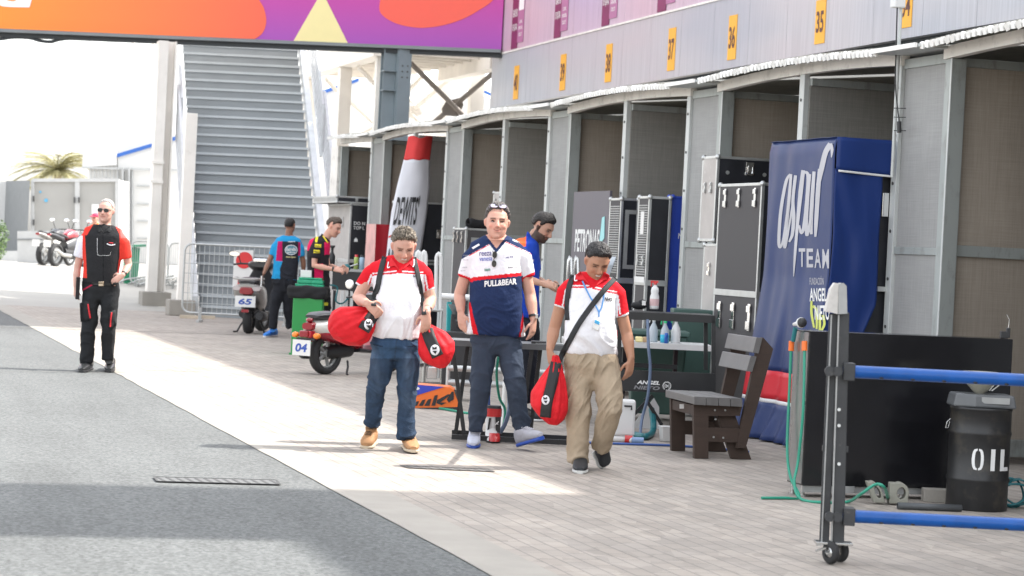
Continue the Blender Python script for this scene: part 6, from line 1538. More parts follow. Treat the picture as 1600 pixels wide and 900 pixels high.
p = PZ(388, 521); scooter('scooter', 'silver grey scooter with number 65 plate parked by the mesh barrier', V((p.x, p.y, 0)), HR * .05 + HF, '65', silverp, silverp, darkp, False)
p = PZ(507, 585); scooter('scooter', 'red and cream scooter with number 04 plate behind the man in jeans', V((p.x, p.y, 0)), HR * .55 + HF * .83, '04', cwhite, cred, darkp, True)

def motorbike(label, org, fwd, c1, c2):
    M = frame_m(org, fwd); t = thing('motorcycle', label, 'motorcycle', org, 'motorcycles parked by the containers'); X_, Z_ = V((1, 0, 0)), V((0, 0, 1))
    wheel(t, M, 0, .31, .07); wheel(t, M, 1.38, .30, .05)
    def L(nm, secs, m_): b = B(M); b.loft(secs, 18, 2.3); b.build(nm, m_, t)
    L('tail_fairing', [((0, -.35, .86), X_ * .05, Z_ * .03), ((0, -.15, .82), X_ * .11, Z_ * .07), ((0, .2, .74), X_ * .13, Z_ * .08)], c1)
    L('seat', [((0, -.2, .90), X_ * .08, Z_ * .03), ((0, .1, .85), X_ * .12, Z_ * .04), ((0, .42, .78), X_ * .11, Z_ * .04)], blackp)
    L('fuel_tank', [((0, .38, .80), X_ * .10, Z_ * .08), ((0, .6, .88), X_ * .16, Z_ * .13), ((0, .85, .86), X_ * .13, Z_ * .10)], c2)
    L('side_fairing', [((0, .35, .52), X_ * .14, Z_ * .16), ((0, .7, .58), X_ * .19, Z_ * .24), ((0, 1.05, .68), X_ * .15, Z_ * .20), ((0, 1.25, .78), X_ * .08, Z_ * .08)], c1)
    L('engine', [((0, .3, .38), X_ * .14, Z_ * .14), ((0, .8, .38), X_ * .17, Z_ * .18)], blackp)
    b = B(M); b.tube([(.14, .5, .3), (.16, .1, .32), (.18, -.25, .45)], .05, 10); b.build('exhaust', steel, t)
    b = B(M); b.tube([(.08, 1.38, .30), (.08, 1.1, .95)], .025, 8); b.tube([(-.08, 1.38, .30), (-.08, 1.1, .95)], .025, 8); b.build('fork', steel, t)
    b = B(M); b.tube([(-.36, .95, .98), (-.1, 1.08, 1.0), (.1, 1.08, 1.0), (.36, .95, .98)], .015, 8); b.build('handlebar', blackp, t)
    b = B(M); b.loft([((0, -.37, .84), X_ * .06, Z_ * .03), ((0, -.34, .84), X_ * .07, Z_ * .035)], 12); b.build('tail_light', lens_r, t)
    b = B(M); b.obox((0, -.42, .60), X_ * .11, V((0, .004, 0)), Z_ * .09); b.build('number_plate', wht, t)
    b = B(M); b.tube([(-.1, .3, .2), (-.3, .25, .01)], .015, 6); b.build('side_stand', blackp, t)
    for s2 in (-1, 1):
        b = B(M); b.tube([(s2 * .25, 1.0, 1.0), (s2 * .33, .98, 1.2)], .01, 6); st_ = b.build('mirror_stalk', blackp, t); b = B(M); b.ball((s2 * .36, .98, 1.24), .08, .02, .05); b.build('mirror', mirror_m, st_)
    return t
zA_ = apz(61)
p = PD(67, 415, 63); motorbike('white and grey motorcycle, left of the two by the containers', V((p.x, p.y, zA_)), HR * .35 + HF, silverp, darkp)
p = PD(86, 416, 62); motorbike('red white and black motorcycle, right of the two by the containers', V((p.x, p.y, zA_)), HR * .42 + HF, darkp, cred)
# ================================================================== people
def project(P):
    """world points -> photo pixel coordinates, used to lay printed patterns on clothes"""
    P = np.asarray(P) - np.array(CP); x = P @ np.array(RT); y = P @ np.array(UP); z = P @ np.array(FW)
    return 800 + FOC * x / z, 450 - FOC * y / z
def remesh(b, voxel, smooth=3, sub=False):
    me = bpy.data.meshes.new('tmp'); me.from_pydata(b.v, [], b.f)
    bm = bmesh.new(); bm.from_mesh(me); bmesh.ops.recalc_face_normals(bm, faces=bm.faces); bm.to_mesh(me); bm.free()
    o = bpy.data.objects.new('tmp', me); COL.objects.link(o)
    md = o.modifiers.new('r', 'REMESH'); md.mode = 'VOXEL'; md.voxel_size = voxel
    if smooth: m2 = o.modifiers.new('s', 'SMOOTH'); m2.iterations = smooth; m2.factor = .5
    if sub: m3 = o.modifiers.new('d', 'SUBSURF'); m3.levels = 1; m3.render_levels = 1
    dg = bpy.context.evaluated_depsgraph_get(); out = bpy.data.meshes.new_from_object(o.evaluated_get(dg))
    bpy.data.objects.remove(o); bpy.data.meshes.remove(me)
    n = len(out.vertices); co = np.empty(n * 3); out.vertices.foreach_get('co', co); nn = np.empty(n * 3); out.vertices.foreach_get('normal', nn)
    return out, co.reshape(-1, 3), nn.reshape(-1, 3)
def folds(P, seed, amp, freq=(22, 22, 34), dirn=None):
    """soft cloth creases as a sum of warped ridges"""
    rs = np.random.RandomState(seed); out = np.zeros(len(P)); w_ = np.zeros(len(P))
    for k in range(3):
        d = rs.randn(3); w_ = w_ + np.sin(P @ (d * 9) + rs.rand() * 6)
    for k in range(6):
        d = rs.randn(3) * np.array(freq) * (.35 + .25 * k)
        d = d / (1 + .3 * k)
        r = np.sin(P @ d + 1.3 * w_ + rs.rand() * 6); out += (1 - np.abs(r)) ** 2 * (1 if k < 3 else .5)
    return (out - out.mean()) / (out.std() + 1e-6) * amp
def finish(me, co, name, mt, parent, cols):
    me.vertices.foreach_set('co', (co - np.array(wloc(parent))).ravel())
    me.materials.clear(); me.materials.append(mt)
    at = me.color_attributes.new('Col', 'FLOAT_COLOR', 'POINT')
    c4 = np.ones((len(co), 4)); c4[:, :3] = cols; at.data.foreach_set('color', c4.ravel())
    me.polygons.foreach_set('use_smooth', [True] * len(me.polygons)); me.update()
    o = bpy.data.objects.new(name, me); COL.objects.link(o); o.parent = parent
    return o
def bvh_of(objs):
    vs, fs = [], []
    for o in objs:
        off = wloc(o); n = len(vs); vs += [v.co + off for v in o.data.vertices]; fs += [tuple(n + i for i in p.vertices) for p in o.data.polygons]
    return BVHTree.FromPolygons(vs, fs)
def drop(bv, px, py, off, default=None):
    d = ray(float(px), float(py)).normalized(); h = bv.ray_cast(CP, d)
    if h[0] is None: return default
    return h[0] - d * off
def decal_text(bv, t, txt, x0, x1, y0, y1, m_, slope=0, off=.004, bold=.03, shear=0, name='lettering'):
    vs, fs = text_mesh(txt, bold=bold, shear=shear); xa, xb, ya, yb = bounds(vs); P = []; last = None
    for x, y in vs:
        px = lerp(x0, x1, (x - xa) / (xb - xa)); py = lerp(y1, y0, (y - ya) / (yb - ya)) + slope * (px - x0)
        last = drop(bv, px, py, off, last) or PD(px, py, 18); P.append(last)
    b = B(); b.add(P, fs); return b.build(name, m_, t)
def strip(bv, pts, w_, off=.006, n=10, closed=False):
    """band along pixel polyline lying on the surface; returns B"""
    pts = spl(pts, n); k = len(pts); vs = []; dl = None
    for i, (x, y) in enumerate(pts):
        a_ = pts[max(0, i - 1)]; c_ = pts[min(k - 1, i + 1)]; dx, dy = c_[0] - a_[0], c_[1] - a_[1]; l_ = math.hypot(dx, dy) or 1
        nx, ny = -dy / l_, dx / l_; row = []
        for j in range(5):
            q = (j / 4 - .5) * w_; p = drop(bv, x + nx * q, y + ny * q, off)
            row.append((p, x + nx * q, y + ny * q))
        ds = [depth(p) for p, _, _ in row if p is not None]
        if ds:
            md_ = sorted(ds)[len(ds) // 2]; dl = md_ if dl is None else dl * .35 + min(md_, dl + .03) * .65
        D_ = dl if dl is not None else 18
        for p, x_, y_ in row:
            if p is None or abs(depth(p) - D_) > .02: p = PD(x_, y_, D_)
            vs.append(p)
    b = B(); b.add(vs, [(5 * i + j, 5 * i + j + 1, 5 * i + j + 6, 5 * i + j + 5) for i in range(k - 1) for j in range(4)], True); return b
def patch(bv, poly, off, dense=5):
    """filled pixel polygon lying on the surface (fan from its centre, subdivided)"""
    P = []; n = len(poly)
    for i in range(n):
        a, c = poly[i], poly[(i + 1) % n]
        for k in range(dense): P.append((lerp(a[0], c[0], k / dense), lerp(a[1], c[1], k / dense)))
    cx_, cy_ = sum(p[0] for p in P) / len(P), sum(p[1] for p in P) / len(P); vs = []; last = drop(bv, cx_, cy_, off); N_ = len(P); R_ = 3
    for r_ in range(1, R_ + 1):
        for p in P:
            q = drop(bv, lerp(cx_, p[0], r_ / R_), lerp(cy_, p[1], r_ / R_), off)
            if q is None or (last is not None and abs(depth(q) - depth(last)) > .05): q = PD(lerp(cx_, p[0], r_ / R_), lerp(cy_, p[1], r_ / R_), depth(last) if last is not None else 18)
            vs.append(q)
    vs.append(last if last is not None else PD(cx_, cy_, 18)); m_ = len(vs) - 1
    fs = [(m_, i, (i + 1) % N_) for i in range(N_)] + [(r_ * N_ + i, r_ * N_ + (i + 1) % N_, (r_ + 1) * N_ + (i + 1) % N_, (r_ + 1) * N_ + i) for r_ in range(R_ - 1) for i in range(N_)]
    b = B(); b.add(vs, fs, True); return b

skin_vc = vcmat('skin', .5, .12, 120, .4, sss=.12); cloth_vc = vcmat('cloth', .88, .25, 45, .2); denim_vc = vcmat('denim', .85, .35, 90, .25); hair_vc = vcmat('hair', .5, .5, 110, .4)
dark_lens = mat('dark_lens', (.01, .012, .015), .06, var=.05, coat=.5); belt_m = mat('belt_leather', (.012, .012, .012), .4)
strapm = mat('strap_black', (.02, .021, .023), .75, var=.15, bump=.3, bs=200)
eye_w = mat('eye_white', (.62, .58, .55), .3, var=.02); eye_d = mat('eye_dark', (.03, .02, .015), .15, var=.02)

def hand_into(b, w_, d, n, th, s=1.0, curl=.5, spread=.10, thumb=1.0):
    w_, d, n, th = V(w_), V(d).normalized(), V(n).normalized(), V(th).normalized()
    b.loft([(w_ - d * .01, th * .026 * s, n * .020 * s), (w_ + d * .03 * s, th * .036 * s, n * .017 * s), (w_ + d * .07 * s, th * .040 * s, n * .014 * s), (w_ + d * .092 * s, th * .038 * s, n * .011 * s)], 14, 2.6)
    for k, (o_, L_) in enumerate(((.030, .074), (.010, .083), (-.011, .077), (-.031, .060))):
        p = w_ + d * .085 * s + th * o_ * s; dd = (d + th * (o_ * spread * 30 * .1)).normalized(); pts = [p]; a = curl * (.8 + .12 * k)
        for sg, f in enumerate((.42, .32, .26)):
            a2 = a * (.55 + .75 * sg); p = p + (dd * math.cos(a2) + n * math.sin(a2)).normalized() * L_ * f * s; pts.append(p)
        b.tube(pts, [.0096 * s, .0092 * s, .0085 * s, .0068 * s], 8); b.ball(pts[-1], .0070 * s, n=8)
    if thumb:
        p = w_ + d * .028 * s + th * .030 * s; pts = [p - th * .01, p + (d * .55 + th * .75 * thumb + n * .25).normalized() * .034 * s]; pts.append(pts[-1] + (d * .9 + th * .25 * thumb + n * .4 * curl * 2).normalized() * .030 * s); pts.append(pts[-1] + (d * .95 - th * .1 + n * .6 * curl * 2).normalized() * .022 * s)
        b.tube(pts, [.014 * s, .0115 * s, .0100 * s, .0080 * s], 8); b.ball(pts[-1], .0082 * s, n=8)

def head_frame(c, f, u):
    f = V(f).normalized(); u = V(u); u = (u - f * u.dot(f)).normalized(); r = f.cross(u)   # r: subject's right -> picture left when facing camera
    m = Matrix((r, f, u)).transposed().to_4x4(); m.translation = c; return m
def head_into(b, M, s):
    S = M @ Matrix.Scale(s, 4); bb = B(S); X_, Y_, Z_ = V((1, 0, 0)), V((0, 1, 0)), V((0, 0, 1))
    bb.ball((0, -.012, .040), .0760, .096, .082, n=28)
    bb.loft([((0, -.004, .075), X_ * .066, Y_ * .083, 2.3), ((0, .008, .040), X_ * .0715, Y_ * .083, 2.4), ((0, .013, .005), X_ * .0725, Y_ * .077, 2.5), ((0, .018, -.030), X_ * .0705, Y_ * .073, 2.5), ((0, .024, -.060), X_ * .0645, Y_ * .067, 2.5), ((0, .034, -.085), X_ * .053, Y_ * .055, 2.4), ((0, .046, -.103), X_ * .036, Y_ * .038, 2.2), ((0, .052, -.111), X_ * .014, Y_ * .02, 2)], 28)
    bb.loft([((0, .088, .028), X_ * .009, Y_ * .006), ((0, .096, .010), X_ * .0105, Y_ * .010), ((0, .104, -.010), X_ * .013, Y_ * .013), ((0, .108, -.022), X_ * .017, Y_ * .014), ((0, .098, -.031), X_ * .017, Y_ * .012)], 14)
    bb.ball((0, .082, .034), .046, .012, .010, n=14)                      # brow
    for sx_ in (-1, 1):
        bb.ball((sx_ * .040, .066, -.022), .022, .022, .022, n=12)          # cheek
        bb.loft([((sx_ * .076, -.002, .030), X_ * .008, Y_ * .012), ((sx_ * .084, -.008, .022), X_ * .008, Y_ * .019), ((sx_ * .084, -.006, .002), X_ * .007, Y_ * .017), ((sx_ * .078, .0, -.022), X_ * .006, Y_ * .009)], 12)
    bb.ball((0, .088, -.052), .024, .012, .010, n=12)                     # lips
    bb.ball((0, .080, -.088), .022, .016, .016, n=12)                     # chin
    b.v_off = len(b.v); b.add(bb.v, bb.f, True)
def head_shape(co, nn, M, s, smile=.5):
    """push eye sockets and the mouth line in"""
    Mi = np.array(M.inverted()); L_ = (co @ Mi[:3, :3].T + Mi[:3, 3]) / s; f = np.array(M.col[1].xyz)
    d = np.zeros(len(co)); front = (L_[:, 1] > .04) & (np.abs(L_[:, 2]) < .13)
    for sx_ in (-1, 1): d -= .010 * np.exp(-(((L_[:, 0] - sx_ * .031) / .017) ** 2 + ((L_[:, 2] - .012) / .011) ** 2))
    zc = -.052 + smile * .010 * (np.abs(L_[:, 0]) / .025) ** 2
    d -= .006 * np.exp(-(((L_[:, 0]) / .024) ** 4 + ((L_[:, 2] - zc) / .0035) ** 2))
    d *= front * s
    return co + d[:, None] * f, L_
def head_colors(L_, base, o):
    n = len(L_); x, y, z = L_[:, 0], L_[:, 1], L_[:, 2]; C = np.tile(np.array(base, dtype=float), (n, 1)); front = (y > .035) & (z > -.13) & (z < .14)
    def mixc(mask, col, k=1.0): C[:] = C * (1 - (mask * k)[:, None]) + np.array(col) * (mask * k)[:, None]
    red = np.array(base) * np.array((1.10, .78, .74))
    for sx_ in (-1, 1): mixc(front * np.exp(-(((x - sx_ * .042) / .018) ** 2 + ((z + .02) / .018) ** 2)), red, .7)
    mixc(front * np.exp(-((x / .014) ** 2 + ((z + .018) / .014) ** 2)), red, .6)
    near_ear = (np.abs(x) > .078) & (np.abs(z) < .045) & (y < .04) & (y > -.04); mixc(near_ear.astype(float), red, .5)
    if o.get('beard'):
        w_ = ((y > -.02) & (z < -.022 + .10 * np.maximum(0, np.abs(x) - .04)) & (z > -.135)).astype(float) * np.clip(1 - np.exp(-((np.abs(x) / .05) ** 2 + ((z + .01) / .035) ** 2)) * .0, 0, 1)
        mus = front & (np.abs(x) < .03) & (z < -.032) & (z > -.05)
        side = (np.abs(x) > .055) & (z < .02) & (y > -.012) & (y < .018)
        mixc(np.maximum(np.maximum(w_ * ((z < -.040) | ((np.abs(x) > .045) & (z < -.03))), mus), side * (z < .02)), o['beard'][0], o['beard'][1])
    elif o.get('stubble'): mixc(((y > -.0) & (z < -.035) & (z > -.12)).astype(float), np.array(base) * np.array((.78, .74, .74)), o['stubble'])
    zc = -.052 + o.get('smile', .5) * .010 * (np.abs(x) / .025) ** 2
    mixc(front * (np.abs(x) < .027) * np.exp(-((z - zc) / .0075) ** 2), np.array(base) * np.array((.88, .50, .48)), .9)
    if o.get('teeth'): mixc(front * (np.abs(x) < .019) * (np.abs(z - zc - .001) < .0042), (.66, .63, .58), .95)
    else: mixc(front * (np.abs(x) < .024) * (np.abs(z - zc) < .0022), np.array(base) * .25, .8)
    for sx_ in (-1, 1):
        ex = x - sx_ * .032
        mixc(front * (np.abs(ex) < .019) * np.exp(-((z - .029 - .003 * (1 - (ex / .019) ** 2)) / .0052) ** 2), o.get('brow', (.05, .035, .025)), .95)
        mixc(front * np.exp(-((ex / .017) ** 2 + ((z - .012) / .008) ** 2)), np.array(base) * .50, .85)  # eye socket shade painted into the skin colour
        mixc(front * (np.abs(ex) < .014) * (np.abs(z - .0135 - .002 * (1 - (ex / .014) ** 2)) < .0036), (.02, .015, .012), 1)
    return C
def hair_mesh(M, s, parent, col, col2, line=38, side=-8, back=-38, thick=.012, top=.0, temple=0, rough_=.010, seed=1, gloss=False, spiky=0):
    S = M @ Matrix.Scale(s, 4); nu, nv = 96, 60; vs = []; cols = []
    for j in range(nv + 1):
        el = math.pi * (j / nv - .5)
        for i in range(nu):
            az = 2 * math.pi * i / nu; d = V((math.sin(az) * math.cos(el), math.cos(az) * math.cos(el), math.sin(el)))
            a_ = abs((az + math.pi) % (2 * math.pi) - math.pi); ad = math.degrees(a_); ed = math.degrees(el)
            if ad < 50: th_ = line - 10 * (ad / 50) ** 2 + temple * math.exp(-((ad - 33) / 10) ** 2)
            elif ad < 75: th_ = lerp(line - 10, side, (ad - 50) / 25)
            elif ad < 100: th_ = side + (22 if 86 < ad < 100 else 0)
            elif ad < 115: th_ = lerp(side + 20, back, (ad - 100) / 15)
            else: th_ = back
            e = ed - th_; k = max(0, min(1, e / 13 + .25 + .6 * noise.noise(V((d.x * 22, d.y * 22, d.z * 6)) + V((seed, 0, 0)))))
            nz_ = noise.noise(V((d.x * 9, d.y * 9, d.z * 9 + seed))) * rough_ + noise.noise(V((d.x * 26 + seed, d.y * 26, d.z * 12))) * rough_ * (.6 + spiky)
            tk = thick + top * max(0, math.sin(el)) ** 1.5 * (1 + .5 * math.cos(az))
            R0 = V((d.x * .0775, d.y * .0985, d.z * .0845)); p = R0 * (1 + 0) + d * ((tk + nz_) * k - .010 * (1 - k) - .01 * (k == 0)); p.z += .040; p.y -= .012
            if ad > 60 and el < 0: p.x *= .97
            vs.append(p); m_ = max(0, min(1, .5 + 1.5 * noise.noise(V((d.x * 30, d.y * 12, d.z * 14 + seed))) + .8 * noise.noise(V((d.x * 60, d.y * 25, d.z * 30)))))
            g_ = max(0, min(1, (20 - ed) / 40)) if ad > 50 else 0
            cols.append([lerp(a, c, m_ * .8 + .2 * g_) for a, c in zip(col, col2)])
    fs = [(j * nu + i, j * nu + (i + 1) % nu, (j + 1) * nu + (i + 1) % nu, (j + 1) * nu + i) for j in range(nv) for i in range(nu)]
    me = bpy.data.meshes.new('hair'); W_ = [S @ p for p in vs]; me.from_pydata([tuple(p) for p in W_], [], fs)
    return finish(me, np.array([tuple(p) for p in W_]), 'hair', hair_vc, parent, np.array(cols))
def eyes(M, s, parent, z=.010):
    for sx_ in (-1, 1):
        b = B(M @ Matrix.Scale(s, 4)); b.ball((sx_ * .0315, .0700, z), .0105, .0090, .0036, n=12); e = b.build('eye', eye_w, parent)
        b = B(M @ Matrix.Scale(s, 4)); b.ball((sx_ * .0315, .0762, z), .0050, .0034, .0036, n=10); b.build('iris', eye_d, e)

def shoe(parent, heel, toe, w_, h_, up, upper, sole, lace=None, solec_h=.022, name='shoe', ankle=None):
    """heel and toe: ground level points of the sole"""
    heel, toe, up = V(heel), V(toe), V(up).normalized(); f = (toe - heel); L_ = f.length; f.normalize(); r = f.cross(up).normalized(); up = r.cross(f)
    def sec(t, ww, hh, z0): c = heel + f * (L_ * t) + up * (z0 + hh / 2); return (c, r * ww, up * (hh / 2), 2.5)
    b = B(); b.loft([sec(.01, w_ * .30, h_ * .8, solec_h * .6), sec(.08, w_ * .40, h_ * 1.0, solec_h * .6), sec(.25, w_ * .42, h_ * 1.05, solec_h * .6), sec(.45, w_ * .44, h_ * .86, solec_h * .6), sec(.62, w_ * .49, h_ * .66, solec_h * .6), sec(.80, w_ * .49, h_ * .52, solec_h * .6), sec(.93, w_ * .38, h_ * .38, solec_h * .7), sec(.985, w_ * .2, h_ * .2, solec_h)], 22)
    if ankle: b.tube([heel + f * (L_ * .22) + up * h_ * .7, V(ankle)], [w_ * .40, w_ * .42], 16)
    o = b.build(name, upper, parent)
    b = B(); b.loft([(heel + f * L_ * t + up * solec_h / 2, r * w_ * k, up * solec_h * .5, 4) for t, k in ((-.01, .28), (.05, .42), (.25, .44), (.45, .44), (.65, .52), (.82, .51), (.95, .38), (1.0, .2))], 22); b.build('sole', sole, o)
    if lace:
        b = B()
        for k in range(5):
            t = .40 + .07 * k; c = heel + f * L_ * t + up * (solec_h * .6 + h_ * lerp(.93, .66, k / 4) + .002); b.tube([c - r * w_ * .22, c + up * .004, c + r * w_ * .22], .0035, 5)
        b.build('laces', lace, o)
    return o

def make_person(label, D0, P):
    """P: pixel joints of the figure; d values are metres nearer(-)/farther(+) than D0"""
    s_ = FOC / D0; J = lambda q: PD(float(q[0]), float(q[1]), D0 + (q[2] if len(q) > 2 else 0)); r_ = lambda px: px / s_
    rootp = PZ(*P['root']); t = thing('person', label, 'person', (rootp.x, rootp.y, 0)); out = {'t': t}
    fwd = V(P.get('fwd', -HF)).normalized(); sidev = fwd.cross(dz).normalized()   # sidev: towards subject's right
    Mh = head_frame(J(P['head']), P['face'], P['up']); hs = P.get('hs', 1.05)
    b = B()
    # torso core
    tc_ = P['torso']; secs = []
    for (x, y, hw, hd, d) in tc_: secs.append((J((x, y, d)), HR * r_(hw), HF * hd, 2.4))
    core = [(c, a * .84, q * .84, e) for c, a, q, e in secs]; b.loft(core, 24)
    nb = J(P['neck']); hb = Mh @ V((0, -.018, -.065)) * 1.0; hb = Mh @ (V((0, -.016, -.05)) * hs)
    nr = P.get('nr', .058); b.tube([nb - dz * .05, nb, lerp(nb, hb, .6), hb], [nr * 1.35, nr * 1.08, nr, nr * .98], 18)
    head_into(b, Mh, hs)
    for A in P['arms']:
        pts = [J(q) for q in A['j']]; ar = A.get('r', (.050, .040, .034, .026))
        sh, el, wr = pts; b.tube([sh, lerp(sh, el, .5), el, lerp(el, wr, .35), lerp(el, wr, .75), wr], [ar[0] * .72, ar[0] * .9, ar[1], ar[1] * 1.04, ar[2] * .93, ar[3]], 14)
        hd_ = A.get('hand'); hand_into(b, wr, hd_['d'], hd_['n'], hd_['th'], hd_.get('s', 1.0), hd_.get('curl', .5), thumb=hd_.get('thumb', 1.0))
    for Lg in P['legs']:
        pts = [J(q) for q in Lg['j']]; b.tube([pts[0], pts[1], lerp(pts[1], pts[2], .8)], [.070, .050, .034], 12)
    hips = secs[-1][0]
    vox = P.get('vox', .0065)
    me, co, nn = remesh(b, vox, 2)
    co, L_ = head_shape(co, nn, Mh, hs, P['hc'].get('smile', .5))
    inhead = (L_[:, 2] > -.13) & (np.abs(L_[:, 0]) < .12) & (np.abs(L_[:, 1]) < .14)
    cols = np.tile(np.array(P['skin'], dtype=float), (len(co), 1)); hc_ = head_colors(L_, P['skin'], P['hc']); cols[inhead] = hc_[inhead]
    body = finish(me, co, 'body', skin_vc, t, cols); out['body'] = body
    if not P.get('noeyes'): eyes(Mh, hs, t, P.get('eyez', .010))
    if P.get('hair'): hair_mesh(Mh, hs, t, **P['hair'])
    # shirt
    b = B(); sh_secs = []
    ex = P.get('shirt_ex', .012)
    for (c, a, q, e) in secs: sh_secs.append((c, a, q, e))
    b.loft(sh_secs, 36)
    c0 = secs[0][0]
    for A in P['arms']:
        pts = [J(q) for q in A['sleeve']]; rr = A['sr']; b.tube(pts, [r_(q) for q in rr], 18)
    b.tube([secs[1][0], nb - dz * .01], [nr * 1.9, nr * 1.28], 20)
    me, co, nn = remesh(b, P.get('svox', .012), 4, sub=True)
    px, py = project(co)
    f = folds(co, P.get('seed', 1), P.get('fold', .0045) * .85, (9, 9, 10))
    ymin, ymax = tc_[0][1], tc_[-1][1]; wgt = np.clip((py - ymin - 10) / (ymax - ymin), .15, 1.0)
    co2 = co + nn * (f * wgt)[:, None]
    shirt = finish(me, co2, 'shirt', cloth_vc, t, P['shirt'](px, py, co)); out['shirt'] = shirt
    # trousers
    b = B(); hx, hy, hw, hd, d = P['hips']
    b.loft([(J((hx[0], hy[0], d)), HR * r_(hw[0]), HF * hd * .92, 2.4), (J((hx[1], hy[1], d)), HR * r_(hw[1]), HF * hd, 2.4), (J((hx[2], hy[2], d)), HR * r_(hw[2]) * .80, HF * hd * .72, 2.2)], 30)
    for Lg in P['legs']:
        pts = [J(q) for q in Lg['cloth']]; b.tube(pts, [r_(q) for q in Lg['cr']], 22)
    me, co, nn = remesh(b, P.get('tvox', .013), 4, sub=True)
    px, py = project(co); kn = P.get('creasey', None)
    f = folds(co, P.get('seed', 1) + 50, P.get('tfold', .006) * .8, (9, 9, 17))
    y0_, y1_ = P['hips'][1][0], max(q['cloth'][-1][1] for q in P['legs']); u = (py - y0_) / (y1_ - y0_)
    wgt = .45 + .9 * np.exp(-((u - .5) / .12) ** 2) + 1.1 * np.exp(-((u - .95) / .12) ** 2) + .6 * np.exp(-((u - .12) / .1) ** 2)
    co2 = co + nn * (f * wgt)[:, None]
    tro = finish(me, co2, 'trousers', denim_vc if P.get('denim') else cloth_vc, t, P['trousers'](px, py, co)); out['trousers'] = tro
    out['bvh'] = bvh_of([shirt, tro, body]); out['J'] = J; out['M'] = Mh; out['hs'] = hs; out['r'] = r_
    return out
def solidc(col): return lambda px, py, co: np.tile(np.array(col, dtype=float), (len(px), 1))
def put(C, mask, col, k=1.0):
    m = np.asarray(mask, dtype=float) * k; C[:] = C * (1 - m[:, None]) + np.array(col) * m[:, None]
def seg_d(px, py, a, c):
    ax, ay, bx, by = *a, *c; dx, dy = bx - ax, by - ay; t = np.clip(((px - ax) * dx + (py - ay) * dy) / (dx * dx + dy * dy), 0, 1)
    return np.hypot(px - ax - t * dx, py - ay - t * dy)
def add_strip(bv, t, name, pts, w_, m_, off=.006, solid=.003, n=8):
    b = strip(bv, pts, w_, off, n); return b.build(name, m_, t, solid=solid)
def add_patch(bv, t, name, poly, m_, off=.006, solid=.003, dense=4):
    b = patch(bv, poly, off, dense); return b.build(name, m_, t, solid=solid)

W_ = (.74, .73, .76); RD = (.62, .012, .022); NV = (.016, .030, .085); BK = (.012, .013, .015)
skL = (.56, .31, .235); skT = (.28, .135, .082); skM = (.42, .235, .165)
redc = mat('collar_red', RD, .8, var=.06); whtc = mat('cloth_white', W_, .85, var=.04); navc = mat('cloth_navy', NV, .85, var=.08); blkc = mat('cloth_black', BK, .85, var=.15); redz = mat('zip_red', (.62, .02, .03), .6, var=.05)

# ------------------------------------------------------------------ man in white and red polo, jeans
def poloL(px, py, co):
    C = np.tile(np.array(RD), (len(px), 1)); yk = 427 - .004 * (px - 622) ** 2 * 0 + np.where(px < 622, (622 - px) * .10, (px - 622) * .06)
    tor = (px > 578 + np.clip((450 - py) * .18, 0, 6)) & (px < 664 - np.clip((450 - py) * .10, 0, 5))
    put(C, (py > yk) & tor, W_); put(C, (py > 461) & (px > 575) & (px < 668), W_)
    put(C, (np.abs(py - yk + 3.6) < .9) & tor & (np.abs(px - 624) > 4), W_)
    put(C, seg_d(px, py, (580, 430), (571, 452)) < 1.2, W_); put(C, seg_d(px, py, (664, 430), (669, 456)) < 1.2, W_)
    put(C, seg_d(px, py, (556, 443), (573, 455)) < 2.6, W_); put(C, seg_d(px, py, (661, 460), (678, 451)) < 2.6, W_)
    put(C, (py < 420) & (np.abs(px - 628) < 20), RD)
    return C
def jeans(px, py, co):
    C = np.tile(np.array((.030, .064, .122)), (len(px), 1)); P = np.asarray(co); n_ = np.array([noise.noise(V(p) * 14) for p in P]); n2 = np.array([noise.noise(V((p[0] * 40, p[1] * 40, p[2] * 9))) for p in P])
    C *= (1 + .30 * n_ + .25 * n2)[:, None]
    for (x, y, sx_, sy_, k) in ((640, 575, 9, 24, .55), (588, 590, 9, 26, .35), (636, 620, 8, 16, .35), (582, 560, 8, 14, .25)):
        put(C, np.exp(-(((px - x) / sx_) ** 2 + ((py - y) / sy_) ** 2)) * (.6 + .5 * n2), (.26, .34, .44), k)
    put(C, np.abs(px - 619 + .1 * (py - 540)) * (py < 560) < .8, (.02, .03, .05), .6); put(C, py < 532, (.02, .04, .08), .5)
    put(C, seg_d(px, py, (583, 538), (598, 541)) < .7, (.01, .02, .04)); put(C, seg_d(px, py, (638, 542), (652, 540)) < .7, (.01, .02, .04))
    return C
DL = depth(PZ(610, 703))
